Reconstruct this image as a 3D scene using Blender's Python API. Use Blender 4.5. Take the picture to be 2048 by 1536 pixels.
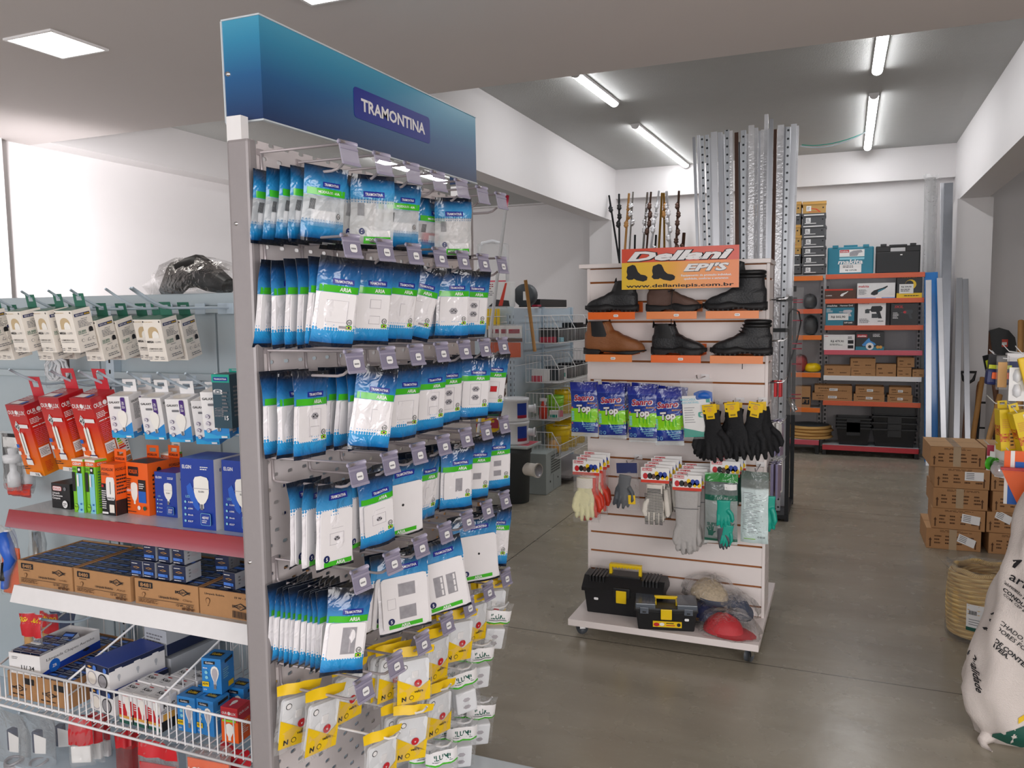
import bpy, bmesh, math, random
from math import sin, cos, pi, radians as RAD
from mathutils import Vector as V, Matrix as MX

for o in list(bpy.data.objects): bpy.data.objects.remove(o)
SC = bpy.context.scene
COL = SC.collection

# ---------------------------------------------------------------- camera
F, YAW, PITCH, ROLL, CZ = 1620.0, 0.3925, 0.0879, -0.01116, 1.62
_f = V((-sin(YAW), cos(YAW), 0)); _r = V((cos(YAW), sin(YAW), 0)); _u = V((0, 0, 1))
CF = cos(PITCH)*_f - sin(PITCH)*_u
_u2 = cos(PITCH)*_u + sin(PITCH)*_f
CR = cos(ROLL)*_r + sin(ROLL)*_u2
CU = -sin(ROLL)*_r + cos(ROLL)*_u2
cd = bpy.data.cameras.new('camera'); cam = bpy.data.objects.new('camera', cd); COL.objects.link(cam)
cd.sensor_width = 36; cd.lens = F/2048*36; cd.clip_start = .05; cd.clip_end = 60
cam.matrix_world = MX(((CR.x, CU.x, -CF.x, 0), (CR.y, CU.y, -CF.y, 0), (CR.z, CU.z, -CF.z, CZ), (0, 0, 0, 1)))
SC.camera = cam
def at(px, py, X=None, Y=None, Z=None):
    """the point of the place seen at photo pixel (px, py) on the plane X=, Y= or Z="""
    d = CF + CR*((px-1024)/F) - CU*((py-768)/F)
    t = X/d.x if X is not None else Y/d.y if Y is not None else (Z-CZ)/d.z
    return V((0, 0, CZ)) + d*t

# ---------------------------------------------------------------- light
vs = SC.view_settings
vs.view_transform = 'Standard'; vs.look = 'None'; vs.gamma = 1; vs.use_curve_mapping = False
vs.exposure = 0.0
W = bpy.data.worlds.new('daylight'); SC.world = W; W.use_nodes = True
bg = W.node_tree.nodes['Background']; bg.inputs[0].default_value = (.80, .88, 1, 1); bg.inputs[1].default_value = .7
def area(name, loc, target, sx, sy, power, color=(1, 1, 1)):
    l = bpy.data.lights.new(name, 'AREA'); l.shape = 'RECTANGLE'; l.size = sx; l.size_y = sy; l.energy = power; l.color = color
    o = bpy.data.objects.new(name, l); COL.objects.link(o); o.location = loc
    o.rotation_euler = (V(target)-V(loc)).to_track_quat('-Z', 'Y').to_euler(); return o
area('storefront_daylight', (3.02, -.2, 1.75), (-3, .4, 1.45), 5.2, 1.6, 165, (1, .965, .955))
area('entrance_daylight', (-.6, -3.8, 1.8), (-.6, 2, 1.5), 5.5, 1.5, 125, (1, .97, .96))
sl = bpy.data.lights.new('left_wall_fill', 'SPOT'); sl.energy = 520; sl.spot_size = RAD(64); sl.spot_blend = 1; sl.shadow_soft_size = .15; sl.color = (1, .955, .965)  # unseen fill spot, added only to brighten the left wall
so = bpy.data.objects.new('left_wall_fill', sl); COL.objects.link(so); so.location = (-4.0, 2.2, 2.2); so.rotation_euler = (V((-5.0, 4.6, 2.05))-V((-4.0, 2.2, 2.2))).to_track_quat('-Z', 'Y').to_euler()
PANEL_E, TUBE_E = 10, 33

# ---------------------------------------------------------------- materials
def lin(c):
    if isinstance(c, str):
        c = c.lstrip('#'); c = [int(c[i:i+2], 16)/255 for i in (0, 2, 4)]
    return tuple((x/12.92 if x <= .04045 else ((x+.055)/1.055)**2.4) for x in c[:3]) + (1,)
MATS = {}
def nodes(name):
    m = bpy.data.materials.new(name); m.use_nodes = True
    nt = m.node_tree; return m, nt, nt.nodes['Principled BSDF']
def N(nt, t, **kw):
    n = nt.nodes.new('ShaderNode'+t)
    for k, v in kw.items():
        if k.startswith('i_'):
            k = k[2:]; n.inputs[int(k) if k.isdigit() else k].default_value = v
        else: setattr(n, k, v)
    return n
def mat(name, col, rough=.5, metal=0, var=.04, scale=30, bump=0, coat=0, emit=0, alpha=1, bscale=None, spec=.5):
    """plain procedural material: base colour with a faint noise mottling, optional bump"""
    m, nt, b = nodes(name); c = lin(col)
    tc = N(nt, 'TexCoord'); no = N(nt, 'TexNoise', i_Scale=scale, i_Detail=3.0)
    nt.links.new(tc.outputs['Object'], no.inputs['Vector'])
    mx = N(nt, 'MixRGB', i_Color1=tuple(x*(1-var) for x in c[:3])+(1,), i_Color2=tuple(min(1, x*(1+var)) for x in c[:3])+(1,))
    nt.links.new(no.outputs[0], mx.inputs[0]); nt.links.new(mx.outputs[0], b.inputs['Base Color'])
    b.inputs['Roughness'].default_value = rough; b.inputs['Metallic'].default_value = metal
    b.inputs['Specular IOR Level'].default_value = spec
    if coat: b.inputs['Coat Weight'].default_value = coat; b.inputs['Coat Roughness'].default_value = .08
    if alpha < 1: b.inputs['Alpha'].default_value = alpha
    if emit: b.inputs['Emission Color'].default_value = c; b.inputs['Emission Strength'].default_value = emit
    if bump:
        n2 = N(nt, 'TexNoise', i_Scale=bscale or scale*2, i_Detail=4.0); nt.links.new(tc.outputs['Object'], n2.inputs['Vector'])
        bp = N(nt, 'Bump', i_Strength=bump, i_Distance=.01); nt.links.new(n2.outputs[0], bp.inputs['Height'])
        nt.links.new(bp.outputs[0], b.inputs['Normal'])
    MATS[name] = m; return m
def film(name, tint='#ffffff', haze=.06, bump=.5, scale=28, rough=.12):
    """thin clear plastic: mostly see-through, with glossy crinkle highlights and a little milky haze"""
    m, nt, b = nodes(name); nt.nodes.remove(b); out = nt.nodes['Material Output']
    tc = N(nt, 'TexCoord'); no = N(nt, 'TexNoise', i_Scale=scale, i_Detail=3.0, i_Distortion=1.5)
    nt.links.new(tc.outputs['Object'], no.inputs['Vector'])
    bp = N(nt, 'Bump', i_Strength=bump, i_Distance=.02); nt.links.new(no.outputs[0], bp.inputs['Height'])
    tr = N(nt, 'BsdfTransparent', i_Color=lin(tint)); gl = N(nt, 'BsdfGlossy', i_Roughness=rough); di = N(nt, 'BsdfDiffuse', i_Color=(.8, .8, .8, 1))
    nt.links.new(bp.outputs[0], gl.inputs['Normal'])
    fr0 = N(nt, 'LayerWeight', i_Blend=.25); nt.links.new(bp.outputs[0], fr0.inputs['Normal']); fr = N(nt, 'Math', operation='MULTIPLY', i_1=.45); nt.links.new(fr0.outputs['Fresnel'], fr.inputs[0])
    m1 = N(nt, 'MixShader', i_0=haze); nt.links.new(tr.outputs[0], m1.inputs[1]); nt.links.new(di.outputs[0], m1.inputs[2])
    m2 = N(nt, 'MixShader'); nt.links.new(fr.outputs[0], m2.inputs[0]); nt.links.new(m1.outputs[0], m2.inputs[1]); nt.links.new(gl.outputs[0], m2.inputs[2])
    nt.links.new(m2.outputs[0], out.inputs[0]); MATS[name] = m; return m
def banded(name, stops, dots=None, rough=.22, bump=.35, scale=22, axis=1, interp='LINEAR', object_z=None, coat=.6):
    """printed film: colour runs along the UV's v by the print's own bands; dots = (v, dir, colour)* dotted print edge; a 4th value in a stop is alpha"""
    m, nt, b = nodes(name); uv = N(nt, 'UVMap') if object_z is None else N(nt, 'TexCoord')
    sp = N(nt, 'SeparateXYZ'); nt.links.new(uv.outputs[0 if object_z is None else 'Object'], sp.inputs[0])
    fac = sp.outputs[axis]
    if object_z:
        mr = N(nt, 'MapRange', i_1=object_z[0], i_2=object_z[1]); nt.links.new(sp.outputs[2], mr.inputs[0]); fac = mr.outputs[0]
    def ramp(vals):
        r = N(nt, 'ValToRGB'); r.color_ramp.interpolation = interp; e = r.color_ramp.elements
        while len(e) < len(vals): e.new(.5)
        for i, (p, c) in enumerate(vals): e[i].position = p; e[i].color = c
        nt.links.new(fac, r.inputs[0]); return r
    r = ramp([(s[0], lin(s[1])) for s in stops]); colo = r.outputs[0]
    if dots:
        for v0, v1, dc in dots:                                   # dots grow from v0 (none) to v1 (solid)
            rad = N(nt, 'MapRange', i_1=v0, i_2=v1, i_3=.12, i_4=.62); nt.links.new(sp.outputs[1], rad.inputs[0])
            cs = []
            for k, n in ((0, 16), (1, 26)):
                q = N(nt, 'Math', operation='MULTIPLY', i_1=float(n)); nt.links.new(sp.outputs[k], q.inputs[0])
                w = N(nt, 'Math', operation='FRACT'); nt.links.new(q.outputs[0], w.inputs[0])
                z = N(nt, 'Math', operation='SUBTRACT', i_1=.5); nt.links.new(w.outputs[0], z.inputs[0]); cs.append(z)
            cb = N(nt, 'CombineXYZ'); nt.links.new(cs[0].outputs[0], cb.inputs[0]); nt.links.new(cs[1].outputs[0], cb.inputs[1])
            ln = N(nt, 'VectorMath', operation='LENGTH'); nt.links.new(cb.outputs[0], ln.inputs[0])
            lt = N(nt, 'Math', operation='LESS_THAN'); nt.links.new(ln.outputs['Value'], lt.inputs[0]); nt.links.new(rad.outputs[0], lt.inputs[1])
            lo, hi = min(v0, v1), max(v0, v1)
            a = N(nt, 'Math', operation='GREATER_THAN', i_1=lo); nt.links.new(sp.outputs[1], a.inputs[0])
            a2 = N(nt, 'Math', operation='LESS_THAN', i_1=hi); nt.links.new(sp.outputs[1], a2.inputs[0])
            mu = N(nt, 'Math', operation='MULTIPLY'); nt.links.new(a.outputs[0], mu.inputs[0]); nt.links.new(a2.outputs[0], mu.inputs[1])
            mu2 = N(nt, 'Math', operation='MULTIPLY'); nt.links.new(mu.outputs[0], mu2.inputs[0]); nt.links.new(lt.outputs[0], mu2.inputs[1])
            mx = N(nt, 'MixRGB', i_Color2=lin(dc)); nt.links.new(mu2.outputs[0], mx.inputs[0]); nt.links.new(colo, mx.inputs[1]); colo = mx.outputs[0]
    nt.links.new(colo, b.inputs['Base Color'])
    if any(len(s) > 2 for s in stops):
        ra = ramp([(s[0], (s[2] if len(s) > 2 else 1,)*3+(1,)) for s in stops]); nt.links.new(ra.outputs[0], b.inputs['Alpha'])
    b.inputs['Roughness'].default_value = rough; b.inputs['Coat Weight'].default_value = coat; b.inputs['Coat Roughness'].default_value = .1
    if bump:
        tc = N(nt, 'TexCoord'); no = N(nt, 'TexNoise', i_Scale=scale, i_Detail=2.0, i_Distortion=1.2); nt.links.new(tc.outputs['Object'], no.inputs['Vector'])
        bp = N(nt, 'Bump', i_Strength=bump, i_Distance=.02); nt.links.new(no.outputs[0], bp.inputs['Height'])
        nt.links.new(bp.outputs[0], b.inputs['Normal']); nt.links.new(bp.outputs[0], b.inputs['Coat Normal'])
    MATS[name] = m; return m

# ---------------------------------------------------------------- mesh builder
_TXT = {}
def text_geo(s, bold, shear):
    k = (s, bold, shear)
    if k not in _TXT:
        c = bpy.data.curves.new('t', 'FONT'); c.body = s; c.size = 1; c.resolution_u = 2; c.offset = bold; c.shear = shear
        o = bpy.data.objects.new('t', c); COL.objects.link(o)
        me = bpy.data.meshes.new_from_object(o.evaluated_get(bpy.context.evaluated_depsgraph_get()))
        vs = [(v.co.x, v.co.y) for v in me.vertices]; fs = [tuple(p.vertices) for p in me.polygons]
        bpy.data.objects.remove(o); bpy.data.curves.remove(c); bpy.data.meshes.remove(me)
        x0 = min(v[0] for v in vs); x1 = max(v[0] for v in vs)
        _TXT[k] = ([(x-x0, y) for x, y in vs], fs, x1-x0)
    return _TXT[k]
class MB:
    def __init__(s): s.v = []; s.f = []; s.m = []; s.uv = []; s.sm = []; s.slots = []; s.M = MX.Identity(4)
    def si(s, m):
        if m not in s.slots: s.slots.append(m)
        return s.slots.index(m)
    def add(s, vs, fs, m, uvs=None, smooth=False):
        b = len(s.v); s.v += [s.M @ V(p) for p in vs]; k = s.si(m)
        for f in fs:
            s.f.append(tuple(b+i for i in f)); s.m.append(k); s.sm.append(smooth)
            s.uv.append([uvs[i] for i in f] if uvs else [(0, 0)]*len(f))
        return s
    def quad(s, a, b, c, d, m): return s.add([a, b, c, d], [(0, 1, 2, 3)], m, [(0, 0), (1, 0), (1, 1), (0, 1)])
    def box(s, lo, hi, m, bev=0, taper=None):
        x0, y0, z0 = lo; x1, y1, z1 = hi
        if not bev:
            t = taper or 0
            vs = [(x0+t, y0+t, z0), (x1-t, y0+t, z0), (x1-t, y1-t, z0), (x0+t, y1-t, z0), (x0, y0, z1), (x1, y0, z1), (x1, y1, z1), (x0, y1, z1)]
            return s.add(vs, [(3, 2, 1, 0), (4, 5, 6, 7), (0, 1, 5, 4), (1, 2, 6, 5), (2, 3, 7, 6), (3, 0, 4, 7)], m)
        bm = bmesh.new(); bmesh.ops.create_cube(bm, size=1)
        for v in bm.verts:
            e = (taper or 0) if v.co.z < 0 else 0
            v.co = V(((x0+x1)/2+v.co.x*(x1-x0-2*e), (y0+y1)/2+v.co.y*(y1-y0-2*e), (z0+z1)/2+v.co.z*(z1-z0)))
        bmesh.ops.bevel(bm, geom=bm.edges[:], offset=bev, segments=2, profile=.6, affect='EDGES')
        s.bm(bm, m, False); return s
    def bm(s, bm, m, smooth=True):
        bm.verts.index_update(); s.add([v.co[:] for v in bm.verts], [tuple(v.index for v in f.verts) for f in bm.faces], m, None, smooth); bm.free()
    def tube(s, pts, r, m, seg=8, cap=True, closed=False):
        pts = [V(p) for p in pts]; n = len(pts); rs = r if isinstance(r, (list, tuple)) else [r]*n; vs = []; up = None
        for i, p in enumerate(pts):
            if closed: d = pts[(i+1) % n]-pts[i-1]
            else: d = pts[min(i+1, n-1)]-pts[max(i-1, 0)]
            d = d.normalized() if d.length > 1e-9 else V((0, 0, 1))
            if up is None: up = V((0, 0, 1)) if abs(d.z) < .9 else V((1, 0, 0))
            a = d.cross(up); a = a.normalized() if a.length > 1e-6 else d.orthogonal().normalized()
            b = a.cross(d); up = b
            vs += [p+a*(cos(2*pi*k/seg)*rs[i])+b*(sin(2*pi*k/seg)*rs[i]) for k in range(seg)]
        fs = []; uvs = [(k/seg, i/(n-1 or 1)) for i in range(n) for k in range(seg)]
        for i in range(n if closed else n-1):
            j = (i+1) % n
            fs += [(i*seg+k, i*seg+(k+1) % seg, j*seg+(k+1) % seg, j*seg+k) for k in range(seg)]
        if cap and not closed: fs += [tuple(range(seg)), tuple(range(n*seg-1, (n-1)*seg-1, -1))]
        return s.add(vs, fs, m, uvs, seg > 4)
    def lathe(s, prof, m, seg=24, c=(0, 0, 0), smooth=True, sx=1, sy=1):
        n = len(prof); vs = [(c[0]+r*cos(2*pi*k/seg)*sx, c[1]+r*sin(2*pi*k/seg)*sy, c[2]+z) for r, z in prof for k in range(seg)]
        uvs = [(k/seg, i/(n-1)) for i in range(n) for k in range(seg)]
        fs = [(i*seg+k, i*seg+(k+1) % seg, (i+1)*seg+(k+1) % seg, (i+1)*seg+k) for i in range(n-1) for k in range(seg)]
        return s.add(vs, fs, m, uvs, smooth)
    def prism(s, poly, t, m, O=(0, 0, 0), U=(1, 0, 0), Vv=(0, 0, 1)):
        """polygon in plane (U,Vv), thickness t going backwards (away from U x Vv)"""
        O, U, Vv = V(O), V(U), V(Vv); nn = U.cross(Vv)*-t; k = len(poly)
        vs = [O+U*a+Vv*b for a, b in poly]; vs += [p+nn for p in vs]
        return s.add(vs, [tuple(range(k)), tuple(range(2*k-1, k-1, -1))]+[(i, i+k, (i+1) % k+k, (i+1) % k) for i in range(k)], m)
    def grid(s, nu, nv, fn, m, smooth=True):
        vs = []; uvs = []
        for j in range(nv+1):
            for i in range(nu+1): vs.append(fn(i/nu, j/nv)); uvs.append((i/nu, j/nv))
        w = nu+1
        return s.add(vs, [(j*w+i, j*w+i+1, (j+1)*w+i+1, (j+1)*w+i) for j in range(nv) for i in range(nu)], m, uvs, smooth)
    def text(s, t, O, U, Vv, h, m, bold=.02, shear=0, align='c', width=None, flow=None):
        vs, fs, w = text_geo(t, bold, shear); k = h/.72; kx = (width/w) if width else k
        x0 = {'c': -w*kx/2, 'l': 0, 'r': -w*kx}[align]; O, U, Vv = V(O), V(U), V(Vv)
        return s.add([O+U*(x0+x*kx)+Vv*(y*k-h/2) for x, y in vs], fs, m)
    def deform(s, fn): s.v = [V(fn(p)) for p in s.v]; return s
    def mesh(s, name):
        me = bpy.data.meshes.new(name); me.from_pydata([p[:] for p in s.v], [], s.f)
        for k in s.slots: me.materials.append(MATS[k])
        me.polygons.foreach_set('material_index', s.m); me.polygons.foreach_set('use_smooth', s.sm)
        ul = me.uv_layers.new(name='uv'); flat = [c for f in s.uv for p in f for c in p]; ul.data.foreach_set('uv', flat)
        me.update(); return me
    def build(s, name, parent=None, label=None, kind=None):
        o = bpy.data.objects.new(name, s.mesh(name)); COL.objects.link(o)
        if parent: o.parent = parent
        if label: o['label'] = label
        if kind: o['kind'] = kind
        return o
def remeshed(mb, m, voxel=.006, smooth=3, name='body'):
    """fuse the builder's shells into one skin"""
    o = mb.build('tmp'); md = o.modifiers.new('r', 'REMESH'); md.mode = 'VOXEL'; md.voxel_size = voxel
    if smooth: s2 = o.modifiers.new('s', 'SMOOTH'); s2.iterations = smooth; s2.factor = .5
    me = bpy.data.meshes.new_from_object(o.evaluated_get(bpy.context.evaluated_depsgraph_get()))
    r = MB(); r.add([v.co[:] for v in me.vertices], [tuple(p.vertices) for p in me.polygons], m, None, True)
    bpy.data.objects.remove(o); bpy.data.meshes.remove(me); return r
def tag(o, label, cat, group=None):
    o['label'] = label; o['category'] = cat
    if group: o['group'] = group
    return o
def place(o, loc=(0, 0, 0), rz=0, rx=0, ry=0):
    o.rotation_mode = 'XYZ'; o.location = loc; o.rotation_euler = (rx, ry, rz); return o
def thing(name, label, cat, loc=(0, 0, 0), rz=0, group=None, rx=0, ry=0):
    o = bpy.data.objects.new(name, None); o.empty_display_size = .05; COL.objects.link(o)
    return tag(place(o, loc, rz, rx, ry), label, cat, group)
def solo(name, mb, label, cat, loc=(0, 0, 0), rz=0, group=None, rx=0, ry=0):
    return tag(place(mb.build(name), loc, rz, rx, ry), label, cat, group)
def kids(o): return [c for c in KIDS.get(o.name, [])]
KIDS = {}
def reg(o, *ch):
    """remember a thing's parts so that copies need no scene update"""
    KIDS[o.name] = list(ch); return o
def dup(o, label=None, loc=None, rz=None, rx=None, ry=None, group=None, parent=None):
    c = o.copy(); COL.objects.link(c)
    if parent: c.parent = parent
    if loc is not None: c.location = loc
    e = c.rotation_euler
    c.rotation_euler = (e.x if rx is None else rx, e.y if ry is None else ry, e.z if rz is None else rz)
    if label: c['label'] = label
    if group: c['group'] = group
    KIDS[c.name] = [dup(k, parent=c) for k in kids(o)]
    return c
def struct(name, mb): o = mb.build(name); o['kind'] = 'structure'; return o
ORD = ['first', 'second', 'third', 'fourth', 'fifth', 'sixth', 'seventh', 'eighth', 'ninth', 'tenth', 'eleventh', 'twelfth', 'thirteenth', 'fourteenth']
def bez(p0, p1, p2, n=8):
    p0, p1, p2 = V(p0), V(p1), V(p2)
    return [(p0*(1-t)+p1*t)*(1-t)+(p1*(1-t)+p2*t)*t for t in [i/n for i in range(n+1)]]
def rrect(x0, y0, x1, y1, r, n=3):
    o = []
    for cx, cy, a in ((x1-r, y1-r, 0), (x0+r, y1-r, 90), (x0+r, y0+r, 180), (x1-r, y0+r, 270)):
        o += [(cx+r*cos(RAD(a+90*i/n)), cy+r*sin(RAD(a+90*i/n))) for i in range(n+1)]
    return o
def circ(x, y, r, n=14, ry=None): return [(x+r*cos(2*pi*i/n), y+(ry or r)*sin(2*pi*i/n)) for i in range(n)]
BULB = [(-.14, 0), (.14, 0), (.14, .2), (.2, .27), (.34, .45), (.42, .62), (.4, .8), (.26, .94), (0, 1), (-.26, .94), (-.4, .8), (-.42, .62), (-.34, .45), (-.2, .27), (-.14, .2)]
TBULB = [(-.1, 0), (.1, 0), (.1, .14), (.2, .2), (.32, .34), (.38, .5), (.38, .86), (.3, .96), (0, 1), (-.3, .96), (-.38, .86), (-.38, .5), (-.32, .34), (-.2, .2), (-.1, .14)]
def art(mb, face, dims, items, eps=.0004):
    """print on a box face; dims (w,d,h) of a box standing on z=0 centred in x,y; items in fractions of the face:
    ('r',x0,y0,x1,y1,mat) ('p',poly,mat) ('t',text,x,y,h,mat,opts) ('l',x0,y0,x1,y1,n,mat) lines of small print ('s',poly,x,y,sx,sy,mat)"""
    w, d, h = dims
    O, U, Vv, fw, fh = {'f': ((-w/2, -d/2, 0), (1, 0, 0), (0, 0, 1), w, h), 'r': ((w/2, -d/2, 0), (0, 1, 0), (0, 0, 1), d, h),
                        'l': ((-w/2, d/2, 0), (0, -1, 0), (0, 0, 1), d, h), 'b': ((w/2, d/2, 0), (-1, 0, 0), (0, 0, 1), w, h),
                        't': ((-w/2, -d/2, h), (1, 0, 0), (0, 1, 0), w, d)}[face]
    O, U, Vv = V(O), V(U), V(Vv); nn = U.cross(Vv); k = 1
    rnd = random.Random(len(items)*7+int(w*1000))
    for it in items:
        o = O+nn*(eps*k); k += 1
        def P(poly, m): mb.add([o+U*(a*fw)+Vv*(b*fh) for a, b in poly], [tuple(range(len(poly)))], m)
        if it[0] == 'r': P([(it[1], it[2]), (it[3], it[2]), (it[3], it[4]), (it[1], it[4])], it[5])
        elif it[0] == 'p': P(it[1], it[2])
        elif it[0] == 's':
            _, poly, x, y, sx, sy, m = it; P([(x+a*sx, y+b*sy) for a, b in poly], m)
        elif it[0] == 'o':
            _, x, y, r, m = it; P(circ(x, y, r, 16, r*fw/fh), m)
        elif it[0] == 't':
            _, t, x, y, hh, m = it[:6]; op = it[6] if len(it) > 6 else {}
            u, v = U, Vv
            if op.get('rot'): u, v = Vv, -U
            mb.text(t, o+U*(x*fw)+Vv*(y*fh), u, v, hh*fh, m, op.get('bold', .02), op.get('shear', 0), op.get('align', 'c'), op['w']*fw if 'w' in op else None)
        elif it[0] == 'l':
            _, x0, y0, x1, y1, n, m = it; st = (y1-y0)/n
            for i in range(n):
                x = x0; y = y1-(i+.5)*st
                e = x1-(x1-x0)*rnd.random()*.4
                while x < e:
                    ww = min((x1-x0)*(.08+.16*rnd.random()), e-x)
                    P([(x, y-st*.22), (x+ww, y-st*.22), (x+ww, y+st*.22), (x, y+st*.22)], m); x += ww+(x1-x0)*.035
    return mb
def bars(x0, y0, x1, y1, m, n=14):
    r = random.Random(n); st = (x1-x0)/n
    return [('r', x0+i*st, y0, x0+i*st+st*(.3+.5*r.random()), y1, m) for i in range(n)]
def carton(mb, dims, m, faces, bev=.0):
    w, d, h = dims; mb.box((-w/2, -d/2, 0), (w/2, d/2, h), m, bev)
    for k, items in faces.items(): art(mb, k, dims, items)
    return mb
def hang_tab(mb, w, h, z, y, m, t=.0012):
    """a flat tab standing on a box top with a hanging slot cut through it"""
    sw, sh = w*.26, h*.16; zc = z+h*.62
    for x0, x1, z0, z1 in ((-w/2, w/2, z, zc-sh), (-w/2, w/2, zc+sh, z+h), (-w/2, -sw, zc-sh, zc+sh), (sw, w/2, zc-sh, zc+sh)):
        mb.box((x0, y-t/2, z0), (x1, y+t/2, z1), m)

# ---------------------------------------------------------------- palette
mat('white', '#eeecec', .35); mat('paper', '#f1f0ee', .55); mat('black', '#101113', .45); mat('ink', '#1b1b20', .6)
mat('greyink', '#77777c', .6); mat('red', '#c8202a', .4); mat('orange', '#f0641e', .4); mat('yellow', '#f2c80c', .4)
mat('green', '#43b81c', .4); mat('navy', '#14235c', .4); mat('blue', '#1b63c0', .4); mat('cyan', '#35a8e0', .4); mat('teal', '#12a08c', .4)
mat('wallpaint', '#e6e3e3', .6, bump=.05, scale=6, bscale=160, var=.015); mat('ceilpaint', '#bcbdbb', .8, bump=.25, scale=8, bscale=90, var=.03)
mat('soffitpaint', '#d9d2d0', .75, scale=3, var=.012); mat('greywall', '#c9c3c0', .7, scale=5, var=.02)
mat('steelgrey', '#a09a9b', .42, .25, scale=60); mat('hookgrey', '#b4abad', .35, .3); mat('whitemetal', '#cfd7dc', .35, .1); mat('palemetal', '#c3d3df', .4, .1)
mat('lilac', '#a09bb0', .2, coat=.4); mat('lilactag', '#8f8aa0', .2, coat=.4); mat('lilacclear', '#c3bfd2', .15, alpha=.6, coat=.4); mat('sticker', '#f4f4f4', .5)
mat('alu', '#c9ccd2', .28, .9, scale=12, var=.08); mat('aludark', '#83868c', .32, .9, scale=12, var=.1); mat('chrome', '#d8d8da', .12, 1); mat('bronze', '#5a4238', .35, .6); mat('brass', '#a8813c', .3, .8)
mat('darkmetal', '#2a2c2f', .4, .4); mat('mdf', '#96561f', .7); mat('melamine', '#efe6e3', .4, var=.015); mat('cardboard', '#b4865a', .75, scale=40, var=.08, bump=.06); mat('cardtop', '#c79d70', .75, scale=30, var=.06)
mat('cardprint', '#5a3a22', .8); mat('tape', '#d8c3a2', .12, alpha=.55, coat=.5); mat('wood', '#b58449', .6, scale=9, var=.2); mat('darkwood', '#6b4630', .6, scale=9, var=.2)
mat('blackplastic', '#17181b', .42, bump=.05, scale=80); mat('greyplastic', '#4a4f55', .45); mat('smoke', '#5d6570', .2, alpha=.82, coat=.4); mat('yellowplastic', '#f0cb0a', .35); mat('wire', '#e9e9ea', .35)
mat('gloveblack', '#121317', .8, bump=.3, scale=60); mat('leathergrey', '#b3b0ae', .85, bump=.25, scale=50); mat('cream', '#e8e3b8', .8, bump=.2, scale=50); mat('redrubber', '#d83a22', .45); mat('cottonwhite', '#e6e0d6', .9, bump=.3, scale=120)
mat('bootblack', '#1d1e21', .45, bump=.3, scale=50, bscale=140); mat('bootbrown', '#8a5630', .55, bump=.2, scale=25, bscale=120, var=.12); mat('bootdark', '#5b4238', .6, bump=.25, scale=30, bscale=120, var=.1); mat('rubber', '#141416', .6)
mat('shelforange', '#f07a22', .4); mat('shelfredorange', '#e0643c', .4); mat('shelfpink', '#d85a6a', .4); mat('shelfred', '#c8303c', .3); mat('shelfredpale', '#c87884', .3)
mat('rope', '#dfb06a', .8, bump=.2, scale=90); mat('sacking', '#e6dcd6', .75, bump=.35, scale=8, bscale=260, var=.04); mat('darkgreen', '#1c5a4c', .6)
mat('pcvwhite', '#e9ebee', .3); mat('drab', '#474c50', .5); mat('cratepale', '#a9b2b0', .55); mat('lime', '#8fd421', .4, coat=.5); mat('shoeboxgrey', '#58595c', .7); mat('shoeboxtan', '#c39a58', .7); mat('makitateal', '#1f7f97', .4)
mat('bluewrap', '#1f7fd0', .2, coat=.5); mat('gondola', '#b9c6cc', .4, .05, var=.02); mat('shelfback', '#b4b0b2', .5); mat('redcloth', '#c41a28', .6, bump=.2); mat('bluecloth', '#39445e', .7); mat('stripecloth', '#b7a68c', .8, scale=90, var=.5)
mat('amber', '#e0a64a', .5); mat('plate', '#f0edef', .22, coat=.7, bump=.06, scale=18); mat('plateline', '#b9b4ba', .4); mat('opening', '#9c9aa0', .35, coat=.5, scale=60, var=.3); mat('glass', '#e8e6e4', .1, alpha=.5, coat=.5)
film('clearbag', haze=.10); film('milky', haze=.38, scale=16); film('hatwrap', haze=.03, bump=.5, scale=30); film('clearwrap', haze=.09, bump=.4, scale=18); film('redfilm', '#f08080', haze=.1)
mat('lamp', '#ffffff', .5, emit=1)
def emitter(name, col, e):
    m = mat(name, col, .5); b = m.node_tree.nodes['Principled BSDF']; b.inputs['Emission Color'].default_value = lin(col); b.inputs['Emission Strength'].default_value = e
emitter('panelglow', '#fffaf4', PANEL_E); emitter('tubeglow', '#fdfdff', TUBE_E)

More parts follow.
